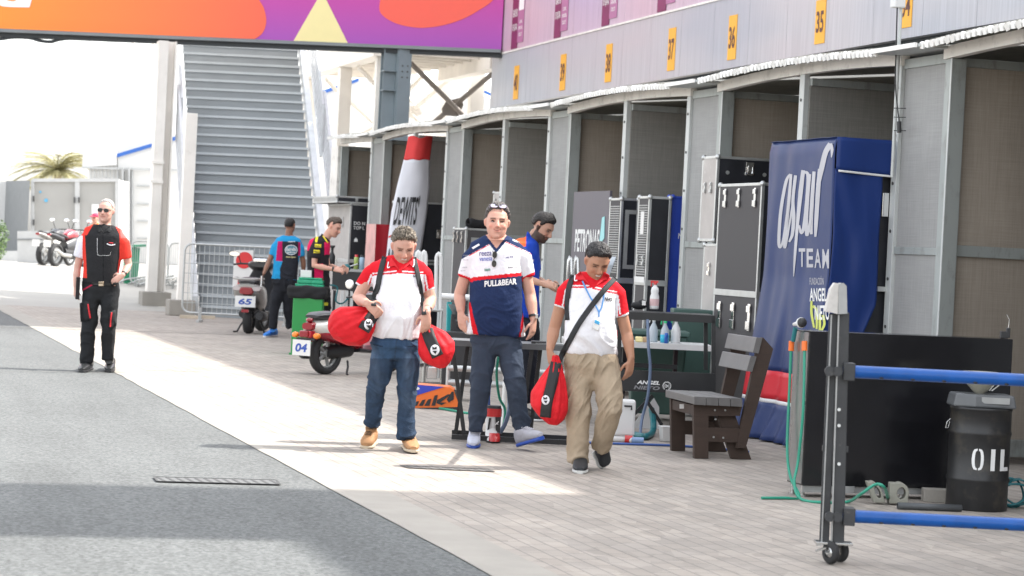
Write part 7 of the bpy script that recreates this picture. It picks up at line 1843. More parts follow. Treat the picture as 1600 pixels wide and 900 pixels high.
pL = make_person('man in a white and red polo and blue jeans, smiling down, carrying two red bags', DL, dict(root=(610, 703), head=(630.5, 386, -.04), face=-HF * .86 + HR * .16 - dz * .46, up=dz * .88 - HF * .46 + HR * .05, hs=1.06, neck=(627, 411, .02), noeyes=True,
    torso=[(627, 399, 17, .07, .02), (626, 405, 30, .09, .02), (625, 412, 40, .108, .02), (623, 424, 41, .125, .0), (622, 445, 39, .135, -.02), (621, 470, 38, .150, -.05), (620, 495, 38, .160, -.06), (619, 515, 37, .150, -.04), (619, 529, 37, .135, -.02)],
    arms=[dict(j=[(584, 416, 0), (559, 466, -.02), (574, 474, -.27)], sleeve=[(592, 417, 0), (578, 428, 0), (564.5, 449, 0)], sr=(12, 13, 11.5), hand=dict(d=HR * .8 - dz * .6 - HF * .1, n=HF * .9 - dz * .2 - HR * .3, th=dz * .8 + HR * .5, curl=.8, s=1.0), r=(.052, .044, .036, .029)),
          dict(j=[(658, 416, 0), (673, 468, 0), (666, 488, -.26)], sleeve=[(652, 416, 0), (664, 430, 0), (669, 455, 0)], sr=(12, 13, 10.5), hand=dict(d=-dz + HR * .02 - HF * .05, n=-HR * .3 + HF * .9, th=-HR * .8 - HF * .2, curl=.55, s=1.0), r=(.052, .044, .036, .029))],
    legs=[dict(j=[(600, 540, 0), (588, 612, -.02), (580, 668, .10)], cloth=[(602, 545, .0), (594, 580, -.02), (587, 612, -.02), (584, 640, .03), (582, 664, .08)], cr=(20, 18.5, 15, 13.5, 14)),
          dict(j=[(637, 540, 0), (637, 612, -.05), (636, 680, -.08)], cloth=[(636, 545, .0), (638, 580, -.03), (636, 615, -.05), (635, 645, -.05), (635, 686, -.07)], cr=(20, 18.5, 15, 14, 14.5))],
    hips=((618, 617, 617), (524, 540, 562), (36, 39, 36), .135, -.01), shirt=poloL, trousers=jeans, denim=True, skin=skL, seed=3, fold=.0040, tfold=.0055,
    hc=dict(smile=1.0, teeth=True, brow=(.10, .07, .045), stubble=.25), hair=dict(col=(.035, .028, .022), col2=(.36, .30, .23), line=36, side=-2, thick=.011, top=.012, rough_=.011, seed=2, spiky=.8), eyez=.007))
tan_sh = mat('shoe_tan', (.38, .20, .09), .7, var=.15, vs_=20, dirt=((.25, .15, .08), 20, .55, .5)); sole_c = mat('sole_cream', (.50, .42, .31), .8, var=.1); lace_b = mat('lace_brown', (.10, .06, .035), .8)
t = pL['t']
h = PD(583, 694, DL + .16); h.z = .01; to = PZ(571, 701, .0); to.z = .0; shoe(t, V((h.x, h.y, .03)), to + HR * .0 - HF * .02, .105, .12, dz, tan_sh, sole_c, lace_b, ankle=pL['J']((580, 668, .08)))
h = PZ(634, 701, .0) + HF * .12; to = PZ(646, 709, .0); to.z = .02; shoe(t, V((h.x, h.y, .0)), V((to.x, to.y, .012)) - HF * .05, .11, .115, dz, tan_sh, sole_c, lace_b, ankle=pL['J']((635, 683, -.05)))
bv = pL['bvh']
add_patch(bv, t, 'collar', [(611, 402), (607, 414), (606.5, 418), (618, 415), (625, 423), (616, 408)], redc, .010)
add_patch(bv, t, 'collar', [(645, 402), (647, 411), (645.5, 417), (639, 412), (627, 424), (638, 408)], redc, .010)
add_strip(bv, t, 'collar_edge', [(607, 409), (605.5, 418), (609, 417)], 1.6, whtc, .016); add_strip(bv, t, 'collar_edge', [(647, 405), (647, 413), (645, 417)], 1.6, whtc, .016)
decal_text(bv, t, 'NHO', 645.5, 655, 429.5, 433, letk, .05)
b = B(); J_ = pL['J']; wp = J_((668, 483, -.20)); b.lathe(wp, [(.032, -.006), (.034, 0), (.032, .006)], 16, axis=(J_((666, 488, -.26)) - J_((673, 468, 0)))); b.obox(wp + HR * .02 - HF * .028, HR * .014, HF * .005, dz * .014); b.build('wristwatch', mat('watch_steel', (.12, .12, .12), .3, .6), t)

# ------------------------------------------------------------------ man in navy and white team shirt
def shirtC(px, py, co):
    C = np.tile(np.array(W_), (len(px), 1)); yb = 433.5 - .10 * (px - 736)
    tor = (px > 737) & (px < 815)
    put(C, (py > yb) & tor, RD); nav = (py > yb + 5.5) & (px > 734 + np.maximum(0, 440 - py)) & (px < 817); put(C, nav & (py > yb + 5.5), NV)
    # side panels
    lx = 733 + .02 * (py - 440) + np.clip((py - 470) * .24, 0, 20); rx = 815 + np.clip(-(py - 485) * .22, -8, 0) + np.clip((py - 440) * .06, 0, 4)
    put(C, (py > 452) & (px < lx), RD); put(C, (py > 452) & (px < lx - 3 - np.clip((py - 470) * .10, 0, 5)), W_)
    put(C, (py > 480) & (px > rx), RD); put(C, (py > 480) & (px > rx + 3.5), W_)
    # shoulders
    put(C, (px < 770) & (py < 397.5 - .55 * (px - 735)), NV); put(C, (px > 785) & (py < 377 + .48 * (px - 790)), NV)
    put(C, (px < 768) & (np.abs(py - (398.4 - .55 * (px - 735))) < .7) & (px > 733), RD); put(C, (px > 790) & (np.abs(py - (378.2 + .48 * (px - 790))) < .7), RD)
    put(C, (py < 391 - np.abs(px - 776) * 1.25) & (np.abs(px - 776) < 20) & (co @ np.array(HF) < DC * 1.0 + 9), (.58, .325, .245))
    put(C, seg_d(px, py, (757, 368), (775.5, 392)) < 2.3, NV); put(C, seg_d(px, py, (775.5, 392), (797, 365)) < 2.3, NV)
    put(C, seg_d(px, py, (713, 429), (737, 438)) < 2.9, RD); put(C, (seg_d(px, py, (816, 437), (837, 427)) < 2.9) & (px > 815.5), RD)
    return C
DC = depth(PZ(780, 700))
trs = lambda c: (lambda px, py, co: np.tile(np.array(c), (len(px), 1)) * (1 + .18 * np.array([noise.noise(V(p) * 9) for p in co]))[:, None])
pC = make_person('smiling tall man in a navy, red and white team shirt with dark grey trousers', DC, dict(root=(780, 700), head=(776.5, 349.5, 0), face=-HF + HR * .05 + dz * .02, up=dz + HR * .02, hs=1.12, neck=(777, 382, .02), nr=.068,
    torso=[(777, 367, 17, .07, .02), (777, 373, 28, .085, .02), (776, 381, 41, .105, .02), (776, 396, 44, .125, .01), (776, 418, 42, .135, -.0), (775, 445, 41, .135, -.02), (775, 475, 41, .140, -.03), (774, 500, 44.5, .140, -.02), (773, 524, 48, .135, 0)],
    arms=[dict(j=[(739, 396, 0), (718, 460, .03), (720, 487, -.04)], sleeve=[(748, 391, 0), (735, 403, 0), (726, 434, .01)], sr=(13, 14, 12), hand=dict(d=-dz + HR * .15 - HF * .15, n=HR * .6 + HF * .8, th=HR * .75 - HF * .7, curl=.45, s=1.08), r=(.056, .045, .038, .030)),
          dict(j=[(813, 395, 0), (828, 460, .02), (834, 499, -.05)], sleeve=[(804, 390, 0), (818, 403, 0), (825, 433, .01)], sr=(13, 14, 12), hand=dict(d=-dz - HR * .05, n=-HR * .7 + HF * .6, th=-HR * .5 - HF * .8, curl=.5, s=1.05), r=(.056, .045, .038, .030))],
    legs=[dict(j=[(757, 540, 0), (750, 610, -.02), (742, 674, .05)], cloth=[(758, 535, .0), (754, 575, -.02), (750, 612, -.02), (746, 645, .02), (743, 672, .05)], cr=(20, 18, 15.5, 14.5, 12.5)),
          dict(j=[(795, 540, 0), (805, 608, -.08), (816, 672, -.05)], cloth=[(795, 535, .0), (800, 570, -.05), (806, 608, -.08), (811, 642, -.06), (817, 672, -.04)], cr=(20, 18, 15.5, 14, 12.5))],
    hips=((774, 775, 776), (518, 535, 555), (38, 39.5, 36), .12, 0), shirt=shirtC, trousers=trs((.040, .053, .080)), skin=(.58, .325, .245), seed=8, fold=.0042, tfold=.0045,
    hc=dict(smile=1.1, brow=(.09, .06, .045), stubble=.15), hair=dict(col=(.035, .030, .028), col2=(.17, .15, .14), line=45, side=-2, temple=10, thick=.010, top=.014, rough_=.010, seed=4)))
t = pC['t']; bv = pC['bvh']
gsh = mat('shoe_grey_mesh', (.36, .36, .40), .8, var=.12, vs_=30, bump=.4, bs=200); bsl = mat('sole_blue', (.02, .07, .36), .45, var=.08); lwh = mat('lace_pale', (.5, .5, .55), .8); blsh = mat('shoe_light', (.48, .50, .58), .8, var=.1, vs_=30)
h = PZ(741, 694) + HF * .10; to = PZ(739, 701); shoe(t, V((h.x, h.y, .012)), V((to.x, to.y, .0)), .105, .115, dz, blsh, bsl, lwh, ankle=pC['J']((743, 674, .05)))
h = PD(812, 704, DC - .02); h.z = .02; to = PD(849, 690, DC - .22); shoe(t, h, V((to.x, to.y, .095)) - HR * .01, .115, .125, dz - HR * .25, gsh, bsl, lwh, solec_h=.030, ankle=pC['J']((817, 672, -.05)))
decal_text(bv, t, 'PULL&BEAR', 757, 807.5, 439, 448.5, lett, -.085, bold=.05)
lb2 = mat('print_navy', (.06, .05, .20), .6); lg2 = mat('print_grey', (.30, .30, .33), .6)
decal_text(bv, t, 'reeza', 749, 768, 394, 400, lb2, -.05, bold=.01); decal_text(bv, t, 'vanesa', 749, 769, 403, 408, mat('print_blue', (.06, .09, .42), .6), -.05, bold=.01)
decal_text(bv, t, 'm+f', 790, 803, 400.5, 404, lb2, -.1, shear=.3); decal_text(bv, t, 'ktm ---', 794, 808, 416.5, 419, letk, -.03); decal_text(bv, t, 'team', 756.5, 766, 419, 424, mat('print_green', (.08, .22, .16), .6), -.05)
for x0, y0, tx in ((724, 398, 'moto'), (724, 405, 'line'), (722, 417, 'race'), (719.5, 422, 'air')): decal_text(bv, t, tx, x0, x0 + 8, y0, y0 + 1.9, lg2, -.02, bold=0)
add_patch(bv, t, 'shoulder_print', [(737, 387), (748, 380.5), (750, 383), (739, 389.5)], whtc, .003, .001); add_patch(bv, t, 'shoulder_print', [(801, 373.5), (812, 378), (811.5, 380), (801, 376)], whtc, .003, .001)
# sunglasses hung on the collar and on the hair
def glasses(t, M_, gap, name, w_=.026, h_=.021, fr=blackp, col_=dark_lens):
    for sx_ in (-1, 1):
        b = B(M_); b.loft([((sx_ * gap, .004, 0), V((w_, 0, 0)), V((0, 0, h_)), 2.8), ((sx_ * gap, -.002, 0), V((w_, 0, 0)), V((0, 0, h_)), 2.8)], 18); b.build('lens', col_, t)
    b = B(M_); b.tube([(-gap + w_ * .8, .004, h_ * .3), (0, .007, h_ * .5), (gap - w_ * .8, .004, h_ * .3)], .003, 6)
    for sx_ in (-1, 1): b.tube([(sx_ * (gap + w_), 0, h_ * .4), (sx_ * (gap + w_ + .008), -.03, h_ * .3), (sx_ * (gap + w_ + .008), -.10, .0)], .003, 6)
    b.build('frame', fr, t)
p0 = drop(bv, 774, 406, .015); m_ = head_frame(p0, -HF, HR * 1.0 + dz * .05); gl_ = thing('sunglasses', 'dark sunglasses hanging from the collar of the smiling tall man', 'sunglasses', p0)
b = B(m_); 
for zz in (.047, -.047): pass
for k, yy in enumerate((398, 412)):
    q = drop(bv, 773 - k * 1.0, yy, .012); b = B(); b.loft([(q, HR * .019, dz * .027), (q - HF * .005, HR * .018, dz * .026)], 16); b.build('lens', dark_lens, gl_)
b = B(); b.tube([drop(bv, 773, 402, .014), drop(bv, 771.5, 405, .016), drop(bv, 772, 408, .014)], .003, 6); b.tube([drop(bv, 771, 397, .012), drop(bv, 770, 392, .01)], .003, 6); b.build('frame', blackp, gl_)
Mh = pC['M']; hs_ = pC['hs']; mg = Mh @ Matrix.Translation(V((0, .055, .118)) * hs_) @ Matrix.Rotation(R(48), 4, 'X'); g2 = thing('sunglasses', 'pale mirrored sunglasses pushed up on the hair of the smiling tall man', 'sunglasses', mg.translation); glasses(g2, mg, .033, 'g', .027, .019, mat('frame_lilac', (.35, .30, .40), .3), mat('lens_lilac', (.40, .38, .48), .1, .3))
b = B(); J_ = pC['J']; wp = J_((833, 494, -.045)); ax = J_((834, 499, -.05)) - J_((828, 460, .02)); b.lathe(wp, [(.034, -.010), (.037, 0), (.034, .010)], 16, axis=ax); b.build('watch_strap', belt_m, t); b = B(); b.obox(wp + HR * .028 - HF * .022, HR * .012, HF * .012, dz * .018); b.build('watch_face', steel, t, bevel=.004)

# ------------------------------------------------------------------ man in white and red polo, khaki trousers
def poloR(px, py, co):
    C = np.tile(np.array(RD), (len(px), 1)); yk = np.where(px < 925, 450 + 0 * px, 452 + (px - 928) * .22)
    tor = (px > 884 + np.clip((470 - py) * .12, 0, 6)) & (px < 966 - np.clip((478 - py) * .10, 0, 5))
    put(C, (py > yk) & tor, W_); put(C, (py > 484) & (px > 880) & (px < 966), W_)
    put(C, (np.abs(py - yk + 3.6) < .9) & tor & (np.abs(px - 925) > 4), W_)
    put(C, seg_d(px, py, (884, 452), (879, 478)) < 1.1, W_); put(C, seg_d(px, py, (965, 462), (969, 490)) < 1.2, W_)
    put(C, seg_d(px, py, (864, 477), (888, 484)) < 2.4, W_); put(C, seg_d(px, py, (961, 500), (985, 490)) < 2.8, W_)
    put(C, (py < 444) & (np.abs(px - 930) < 24), RD)
    return C
DR = depth(PZ(925, 735))
pR = make_person('man in a white and red polo and khaki trousers, looking down, holding a red bag', DR, dict(root=(925, 735), head=(932.5, 410, -.04), face=-HF * .80 + HR * .22 - dz * .52, up=dz * .86 - HF * .50 + HR * .16, hs=1.03, neck=(925, 438, .02), nr=.056, noeyes=True,
    torso=[(926, 425, 17, .07, .02), (925, 431, 27, .09, .02), (923, 439, 38, .10, .02), (923, 452, 41, .118, .0), (923, 475, 39, .125, -.01), (922, 500, 39, .135, -.03), (922, 525, 41, .140, -.03), (923, 545, 42, .13, -.01), (923, 554, 42, .12, 0)],
    arms=[dict(j=[(884, 447, 0), (866, 513, .04), (859, 547, -.02)], sleeve=[(891, 446, 0), (882, 456, 0), (876, 480, .01)], sr=(12, 12.5, 11.5), hand=dict(d=-dz + HR * .22 - HF * .1, n=HR * .6 + HF * .8, th=HR * .7 - HF * .7, curl=.9, s=.98), r=(.050, .042, .034, .027)),
          dict(j=[(960, 448, 0), (979, 520, .03), (986, 561, -.03)], sleeve=[(954, 447, 0), (965, 458, 0), (972, 494, .01)], sr=(12, 13, 12.5), hand=dict(d=-dz - HR * .1 - HF * .05, n=-HR * .6 + HF * .7, th=-HR * .75 - HF * .7, curl=.5, s=1.0), r=(.050, .042, .034, .027))],
    legs=[dict(j=[(904, 572, 0), (903, 645, -.03), (905, 722, 0)], cloth=[(905, 570, 0), (903, 610, -.02), (903, 645, -.03), (903, 690, -.01), (903, 724, 0)], cr=(23, 22, 19.5, 17, 16.5)),
          dict(j=[(944, 572, 0), (954, 640, -.12), (938, 700, .10)], cloth=[(944, 570, 0), (951, 605, -.06), (953, 640, -.11), (945, 675, -.02), (938, 702, .08)], cr=(24, 22.5, 19.5, 16, 14))],
    hips=((923, 925, 926), (550, 572, 596), (41, 44.5, 43), .135, 0), shirt=poloR, trousers=trs((.36, .285, .205)), skin=(.40, .205, .13), seed=14, fold=.0050, tfold=.0052, vox=.0065,
    hc=dict(smile=1.0, teeth=True, brow=(.02, .014, .01)), hair=dict(col=(.008, .007, .008), col2=(.06, .055, .056), line=34, side=-2, thick=.010, top=.016, rough_=.006, seed=9, spiky=.6), eyez=.006))
t = pR['t']; bv = pR['bvh']
dks = mat('shoe_black', (.02, .022, .026), .6, var=.2); wsl = mat('sole_white', (.55, .55, .53), .7)
h = PZ(908, 733) + HF * .12; to = PZ(906, 740.5); shoe(t, V((h.x, h.y, .0)), V((to.x, to.y, .0)), .11, .10, dz, dks, wsl, None, ankle=pR['J']((905, 722, .02)))
h = PD(929, 714, DR + .22); h.z = .12; to = PZ(944, 732); shoe(t, h, V((to.x, to.y, .005)), .105, .11, dz - HF * .5, dks, wsl, None, ankle=pR['J']((938, 700, .12)))
add_patch(bv, t, 'collar', [(907, 424), (900, 430), (899, 438), (914, 437), (922, 446), (912, 432)], redc, .012); add_patch(bv, t, 'collar', [(944, 425), (952, 430), (951.5, 436), (942, 439), (929, 449), (941, 432)], redc, .012)
add_strip(bv, t, 'collar_edge', [(898.5, 430), (898, 438), (902, 438)], 1.6, whtc, .018)
decal_text(bv, t, 'NHO', 944.5, 956.5, 464, 470, letk, .10, shear=.25, bold=.05)
lan = mat('lanyard_blue', (.10, .26, .55), .7, var=.1)
add_strip(bv, t, 'lanyard', [(910, 439), (920, 460), (931, 478), (936, 488)], 2.4, lan, .008, .002); add_strip(bv, t, 'lanyard', [(945, 446), (943, 465), (940, 480), (936, 488), (936, 495)], 2.4, lan, .008, .002)
b = patch(bv, [(929.5, 498), (938, 502), (935, 518), (925.5, 513)], .012, 3); bd_ = b.build('badge', wht, t, solid=.002); b = patch(bv, [(930, 499), (937.6, 502.5), (936.4, 508), (928.6, 504.5)], .0145, 3); b.build('badge_header', mat('badge_blue', (.06, .35, .62), .5), bd_, solid=.001)

# ------------------------------------------------------------------ man in sunglasses, black and red shirt (left)
def shirtF(px, py, co):
    RO = (.70, .045, .030); C = np.tile(np.array((.022, .022, .024)), (len(px), 1))
    put(C, (px < 131.5 + np.clip((365 - py), 0, 4)) & (py > 362) & (py < 412), (.74, .72, .78)); put(C, (px >= 129) & (px < 133.5 + .05 * (py - 380)) & (py < 434) & (py > 364), RO)
    put(C, (py < 368) & (px < 145 - .6 * (py - 352)), RO); put(C, (py < 370) & (px > 182 + .5 * (py - 356)), RO)
    put(C, (px > 187 - np.clip((py - 400) * .12, 0, 5)) & (py < 428), RO); put(C, (px > 188) & (py < 372), (.62, .12, .11))
    put(C, seg_d(px, py, (161, 360), (161.5, 440)) < .5, (.008, .008, .009))
    return C
def trF(px, py, co):
    C = trs((.020, .021, .023))(px, py, co)
    put(C, seg_d(px, py, (137.5, 475), (141, 497)) < 1.3, (.62, .02, .03)); put(C, seg_d(px, py, (174.5, 488), (172.5, 511)) < 1.0, (.62, .02, .03)); put(C, seg_d(px, py, (126, 455), (145, 444)) < 1.0, (.45, .02, .06))
    return C
DF = depth(PZ(150, 580))
pF = make_person('grey haired man in sunglasses wearing a black and red shirt, walking alone at left', DF, dict(root=(150, 580), head=(165.5, 331, 0), face=-HF - HR * .14, up=dz + HR * .03, hs=1.05, neck=(163, 356, .02), nr=.06, noeyes=True,
    torso=[(162, 351, 15, .07, .02), (161.5, 357, 29, .10, .02), (161, 368, 32, .12, .0), (161, 385, 30, .13, 0), (160, 405, 29, .13, -.01), (158, 425, 28, .13, -.01), (157, 443, 28, .125, 0)],
    arms=[dict(j=[(132, 369, 0), (121, 418, .04), (118, 448, 0)], sleeve=[(139, 368, 0), (130, 377, 0), (123, 402, .01)], sr=(9, 10, 9), hand=dict(d=-dz, n=HR * .8 + HF * .5, th=HR * .5 - HF * .8, curl=.7, s=1.0)),
          dict(j=[(191, 371, 0), (201, 414, .02), (191, 431, -.13)], sleeve=[(184, 369, 0), (193, 380, 0), (197.5, 404, .01)], sr=(9.5, 10, 9), hand=dict(d=-HR * .75 - dz * .55 - HF * .3, n=HF * .8 - dz * .4, th=dz * .8 - HR * .3, curl=.8, s=1.0))],
    legs=[dict(j=[(143, 455, 0), (139, 508, -.02), (137, 568, .0)], cloth=[(143, 453, 0), (140, 482, -.02), (138, 510, -.02), (136.5, 540, 0), (136, 568, .0)], cr=(14, 13.5, 12, 11, 10.5)),
          dict(j=[(172, 455, 0), (171, 505, -.02), (170, 562, .05)], cloth=[(172, 453, 0), (171, 480, -.02), (170, 508, -.02), (169, 538, .03), (169, 562, .05)], cr=(14, 13.5, 12, 10.5, 9.5))],
    hips=((157, 157, 157), (439, 452, 470), (27.5, 29.5, 28), .12, 0), shirt=shirtF, trousers=trF, skin=(.58, .335, .27), seed=21, fold=.004, tfold=.006, vox=.008,
    hc=dict(smile=.0, brow=(.4, .35, .3)), hair=dict(col=(.42, .38, .36), col2=(.60, .56, .53), line=48, side=0, temple=8, thick=.006, top=.003, rough_=.005, seed=6)))
t = pF['t']; bv = pF['bvh']; glasses(t, pF['M'] @ Matrix.Translation(V((0, .094, .014)) * pF['hs']), .034, 'g', .028, .020)
add_patch(bv, t, 'collar', [(154, 352), (152, 359), (154, 364), (158, 360), (162, 364), (158, 356)], blkc, .008); add_patch(bv, t, 'collar', [(172, 352), (174, 359), (171, 364), (167, 360), (163, 364), (167, 356)], blkc, .008)
add_strip(bv, t, 'belt', [(143, 443), (157, 444), (172, 444), (184, 443)], 4, belt_m, .006); add_patch(bv, t, 'belt_buckle', [(154, 440), (162, 440), (162, 447), (154, 447)], mat('buckle', (.45, .36, .26), .35, .7), .014)
add_strip(bv, t, 'chest_print', [(167, 381), (173, 383), (180, 382)], 1.6, whtc, .004, .001); add_strip(bv, t, 'chest_print', [(170, 379), (177, 380)], 1.4, redz, .006, .001)
add_strip(bv, t, 'lanyard', [(152, 372), (152, 392), (153, 399)], .5, whtc, .006, .001); gf = add_strip(bv, t, 'reading_glasses', [(152, 394), (153.5, 398.5), (158, 399.5), (162, 399), (168, 399.5), (172, 398), (173, 394)], .45, steel, .010, .002)
for poly in ([(124.5, 474), (134, 470), (140, 472), (141, 500), (126, 503)], [(170, 487), (180.5, 484), (181.5, 510), (172, 514)]): add_patch(bv, t, 'cargo_pocket', poly, blkc, .012)
add_strip(bv, t, 'zip', [(137.5, 475), (139, 486), (141, 497)], 2.2, redz, .018, .002); add_strip(bv, t, 'zip', [(174.5, 488), (173, 500), (172.3, 511)], 2.0, redz, .018, .002)
bsh = mat('boot_black', (.022, .023, .024), .35, var=.2)
h = PZ(138, 577) + HF * .1; to = PZ(127, 582); shoe(t, V((h.x, h.y, 0)), V((to.x, to.y, 0)), .115, .115, dz, bsh, blackp, None, ankle=pF['J']((137, 568, .02)))
h = PZ(171, 576) + HF * .12; to = PZ(170, 582); shoe(t, V((h.x, h.y, 0)), V((to.x, to.y, 0)), .115, .115, dz, bsh, blackp, None, ankle=pF['J']((170, 562, .05)))
wp = pF['J']((193.5, 427.5, -.10)); b = B(); b.lathe(wp, [(.03, -.012), (.033, 0), (.03, .012)], 14, axis=pF['J']((191, 431, -.13)) - pF['J']((201, 414, .02))); b.build('wristwatch', belt_m, t)
q = PD(121.5, 450, DF - .02); b = B(); b.obox(q, HR * .018 + HF * .02, HF * .10 - HR * .02, dz * .12); tag(b.build('folder', blackp, bevel=.004), 'black folder with pale pages held by the man in sunglasses', 'folder')

# ------------------------------------------------------------------ mechanic seen from behind, turquoise and black
def shirtB1(px, py, co):
    C = np.tile(np.array((.02, .26, .52)), (len(px), 1)); put(C, (px > 437.5) & (px < 466) & (py > 377) & (py < 437), (.022, .024, .032)); put(C, (px > 434 - .1 * (py - 378)) & (px < 441) & (py > 377) & (py < 410), (.42, .01, .10)); put(C, (px > 466) & (px < 469.5) & (py > 378) & (py < 400), (.36, .01, .09))
    put(C, (px > 430) & (px < 441 - (py - 410) * .35) & (py > 408), (.02, .26, .52)); return C
DB = depth(PZ(424, 527))
pB = make_person('mechanic seen from behind in a turquoise and black shirt beside the silver scooter', DB, dict(root=(424, 527), head=(453, 353, 0), face=HF + HR * .25, up=dz, hs=1.0, neck=(451.5, 371, .0), noeyes=True, fwd=HF,
    torso=[(451, 368, 10, .06, 0), (451, 373, 19, .10, 0), (450, 381, 22.5, .12, 0), (448, 400, 20, .12, 0), (446, 420, 19.5, .12, 0), (444, 437, 20, .12, 0)],
    arms=[dict(j=[(432, 380, 0), (420, 410, .0), (412, 428, -.05)], sleeve=[(437, 379, 0), (430, 386, 0), (426, 399, 0)], sr=(6.5, 7, 6.5), hand=dict(d=-dz * .8 - HR * .2, n=HF, th=-HR * .3 - HF * .8, curl=.9, s=1.0)),
          dict(j=[(468, 382, 0), (474, 410, .05), (474, 424, .1)], sleeve=[(464, 380, 0), (469, 388, 0), (471, 401, 0)], sr=(6.5, 7, 6), hand=dict(d=-dz + HF * .4, n=HF, th=-HR, curl=.6, s=1.0))],
    legs=[dict(j=[(437, 447, 0), (429, 482, 0), (424, 515, 0)], cloth=[(438, 445, 0), (432, 465, 0), (428, 485, 0), (426, 514, 0)], cr=(11, 10, 8, 6.5)),
          dict(j=[(454, 447, 0), (452, 480, .1), (456, 512, .2)], cloth=[(454, 445, 0), (451, 465, .05), (450, 485, .1), (455, 512, .2)], cr=(11, 9.5, 8, 6.5))],
    hips=((444, 445, 446), (434, 443, 456), (19, 20, 18), .12, 0), shirt=shirtB1, trousers=trs((.018, .019, .024)), skin=(.26, .13, .085), seed=30, vox=.010, svox=.014, tvox=.014,
    hc=dict(), hair=dict(col=(.012, .010, .010), col2=(.02, .018, .018), line=36, side=-8, back=-42, thick=.007, rough_=.003, seed=3)))
t = pB['t']; bv = pB['bvh']; bshoe = mat('shoe_blue', (.02, .20, .62), .6, var=.1)
b = patch(bv, [(455 + 9.5 * math.cos(a * .45) , 390.5 + 7.5 * math.sin(a * .45)) for a in range(14)], .004, 1); b.build('back_emblem', mat('emblem_teal', (.10, .22, .28), .6), t)
ring = [(455 + 9.5 * math.cos(a * .45), 390.5 + 7.5 * math.sin(a * .45)) for a in range(15)]; add_strip(bv, t, 'emblem_ring', ring, .9, whtc, .006, .001, 3)
decal_text(bv, t, 'Estrella', 447.5, 462.5, 387, 392, lett, 0, .008, .02); decal_text(bv, t, 'galicia', 449, 461, 393, 396, lett, 0, .008, .02); decal_text(bv, t, 'racing', 450, 461, 376.5, 379, lett, 0); decal_text(bv, t, 'moto sport', 447, 462, 400.5, 403, yelp, .03)
h = PZ(431, 525) + HF * .1; to = PZ(413, 527); shoe(t, V((h.x, h.y, 0)) - HF * .05, V((to.x, to.y, 0)), .10, .11, dz, bshoe, whitep, None, ankle=pB['J']((426, 515, 0)))
h = PD(456, 515, DB + .2); h.z = 0; shoe(t, h, h + HR * .2 + HF * .12, .10, .10, dz, bshoe, whitep)
b = B(); b.tube([PD(409, 431, DB - .12), PD(408, 448, DB - .12)], .012, 6); tag(b.build('white_handle', whitep), 'short white rod held over the silver scooter seat', 'rod')

# ------------------------------------------------------------------ mechanic in black, pink and yellow
def shirtB2(px, py, co):
    C = np.tile(np.array((.020, .018, .022)), (len(px), 1)); PK = (.62, .012, .09); YL = (.72, .60, .04)
    put(C, (px > 491) & (px < 505) & (py > 412), PK); put(C, (px < 491) & (py < 392) & (py > 371) & (px < 482 + (392 - py) * .45), PK); put(C, (px > 507) & (py < 398) & (py > 378), PK)
    for (x, y, a, c) in ((497, 384, 5, 2.4), (495, 393, 5, 2.6), (487, 446, 2, 2.6), (489, 455, 5, 2)): put(C, (np.abs(px - x) < a) & (np.abs(py - y - .1 * (px - x)) < c), YL)
    put(C, seg_d(px, py, (496, 367), (494, 377)) < 1.8, YL); put(C, seg_d(px, py, (505, 369), (512, 379)) < 1, YL); return C
D2_ = 31.8
pB2 = make_person('mechanic in a black, pink and yellow shirt working at the bench, seen from the side', D2_, dict(root=(496, 545), head=(521, 356, 0), face=HR * .85 - HF * .35 - dz * .38, up=dz * .93 + HR * .36, hs=1.05, neck=(506, 376, 0), fwd=HR,
    torso=[(503, 370, 9, .08, 0), (500, 376, 16, .16, 0), (498, 386, 18, .19, 0), (497, 405, 17, .17, 0), (497, 425, 17, .155, 0), (498, 453, 18, .15, 0)],
    arms=[dict(j=[(493, 384, -.16), (491, 415, -.20), (522, 421, -.28)], sleeve=[(495, 382, -.12), (492, 392, -.16), (490, 404, -.18)], sr=(8, 9, 8.5), hand=dict(d=HR * .95 - dz * .05, n=-dz * .6 + HF * .5, th=dz * .6 + HF * .5, curl=.9, s=1.05)),
          dict(j=[(506, 384, .16), (512, 415, .15), (530, 420, .0)], sleeve=[(503, 382, .12), (506, 392, .15), (509, 402, .16)], sr=(8, 9, 8), hand=dict(d=HR * .95, n=-dz * .5 - HF * .5, th=dz * .6, curl=.9))],
    legs=[dict(j=[(496, 460, -.08), (497, 500, -.08), (494, 538, -.06)], cloth=[(496, 458, -.08), (497, 480, -.08), (497, 503, -.08), (494, 536, -.06)], cr=(14, 12.5, 10.5, 9)), dict(j=[(504, 460, .10), (507, 500, .10), (504, 538, .12)], cloth=[(503, 458, .09), (505, 480, .1), (506, 503, .1), (504, 536, .12)], cr=(14, 12.5, 10.5, 9))],
    hips=((498, 499, 499), (448, 460, 472), (16.5, 17, 16), .15, 0), shirt=shirtB2, trousers=lambda px, py, co: (lambda C: (put(C, (np.abs(px - 506) < 6.5) & (np.abs(py - 475) < 2.4), (.66, .62, .05)), C)[1])(trs((.015, .015, .018))(px, py, co)), skin=skL, seed=33, vox=.009, svox=.013, tvox=.014,
    hc=dict(smile=.3, brow=(.07, .045, .03)), hair=dict(col=(.05, .035, .026), col2=(.12, .09, .07), line=38, side=-4, back=-32, thick=.010, top=.016, rough_=.007, seed=5)))
t = pB2['t']
wp = pB2['J']((520.5, 420.5, -.27)); b = B(); b.lathe(wp, [(.032, -.014), (.036, 0), (.032, .014)], 14, axis=HR); b.build('wristwatch', belt_m, t)
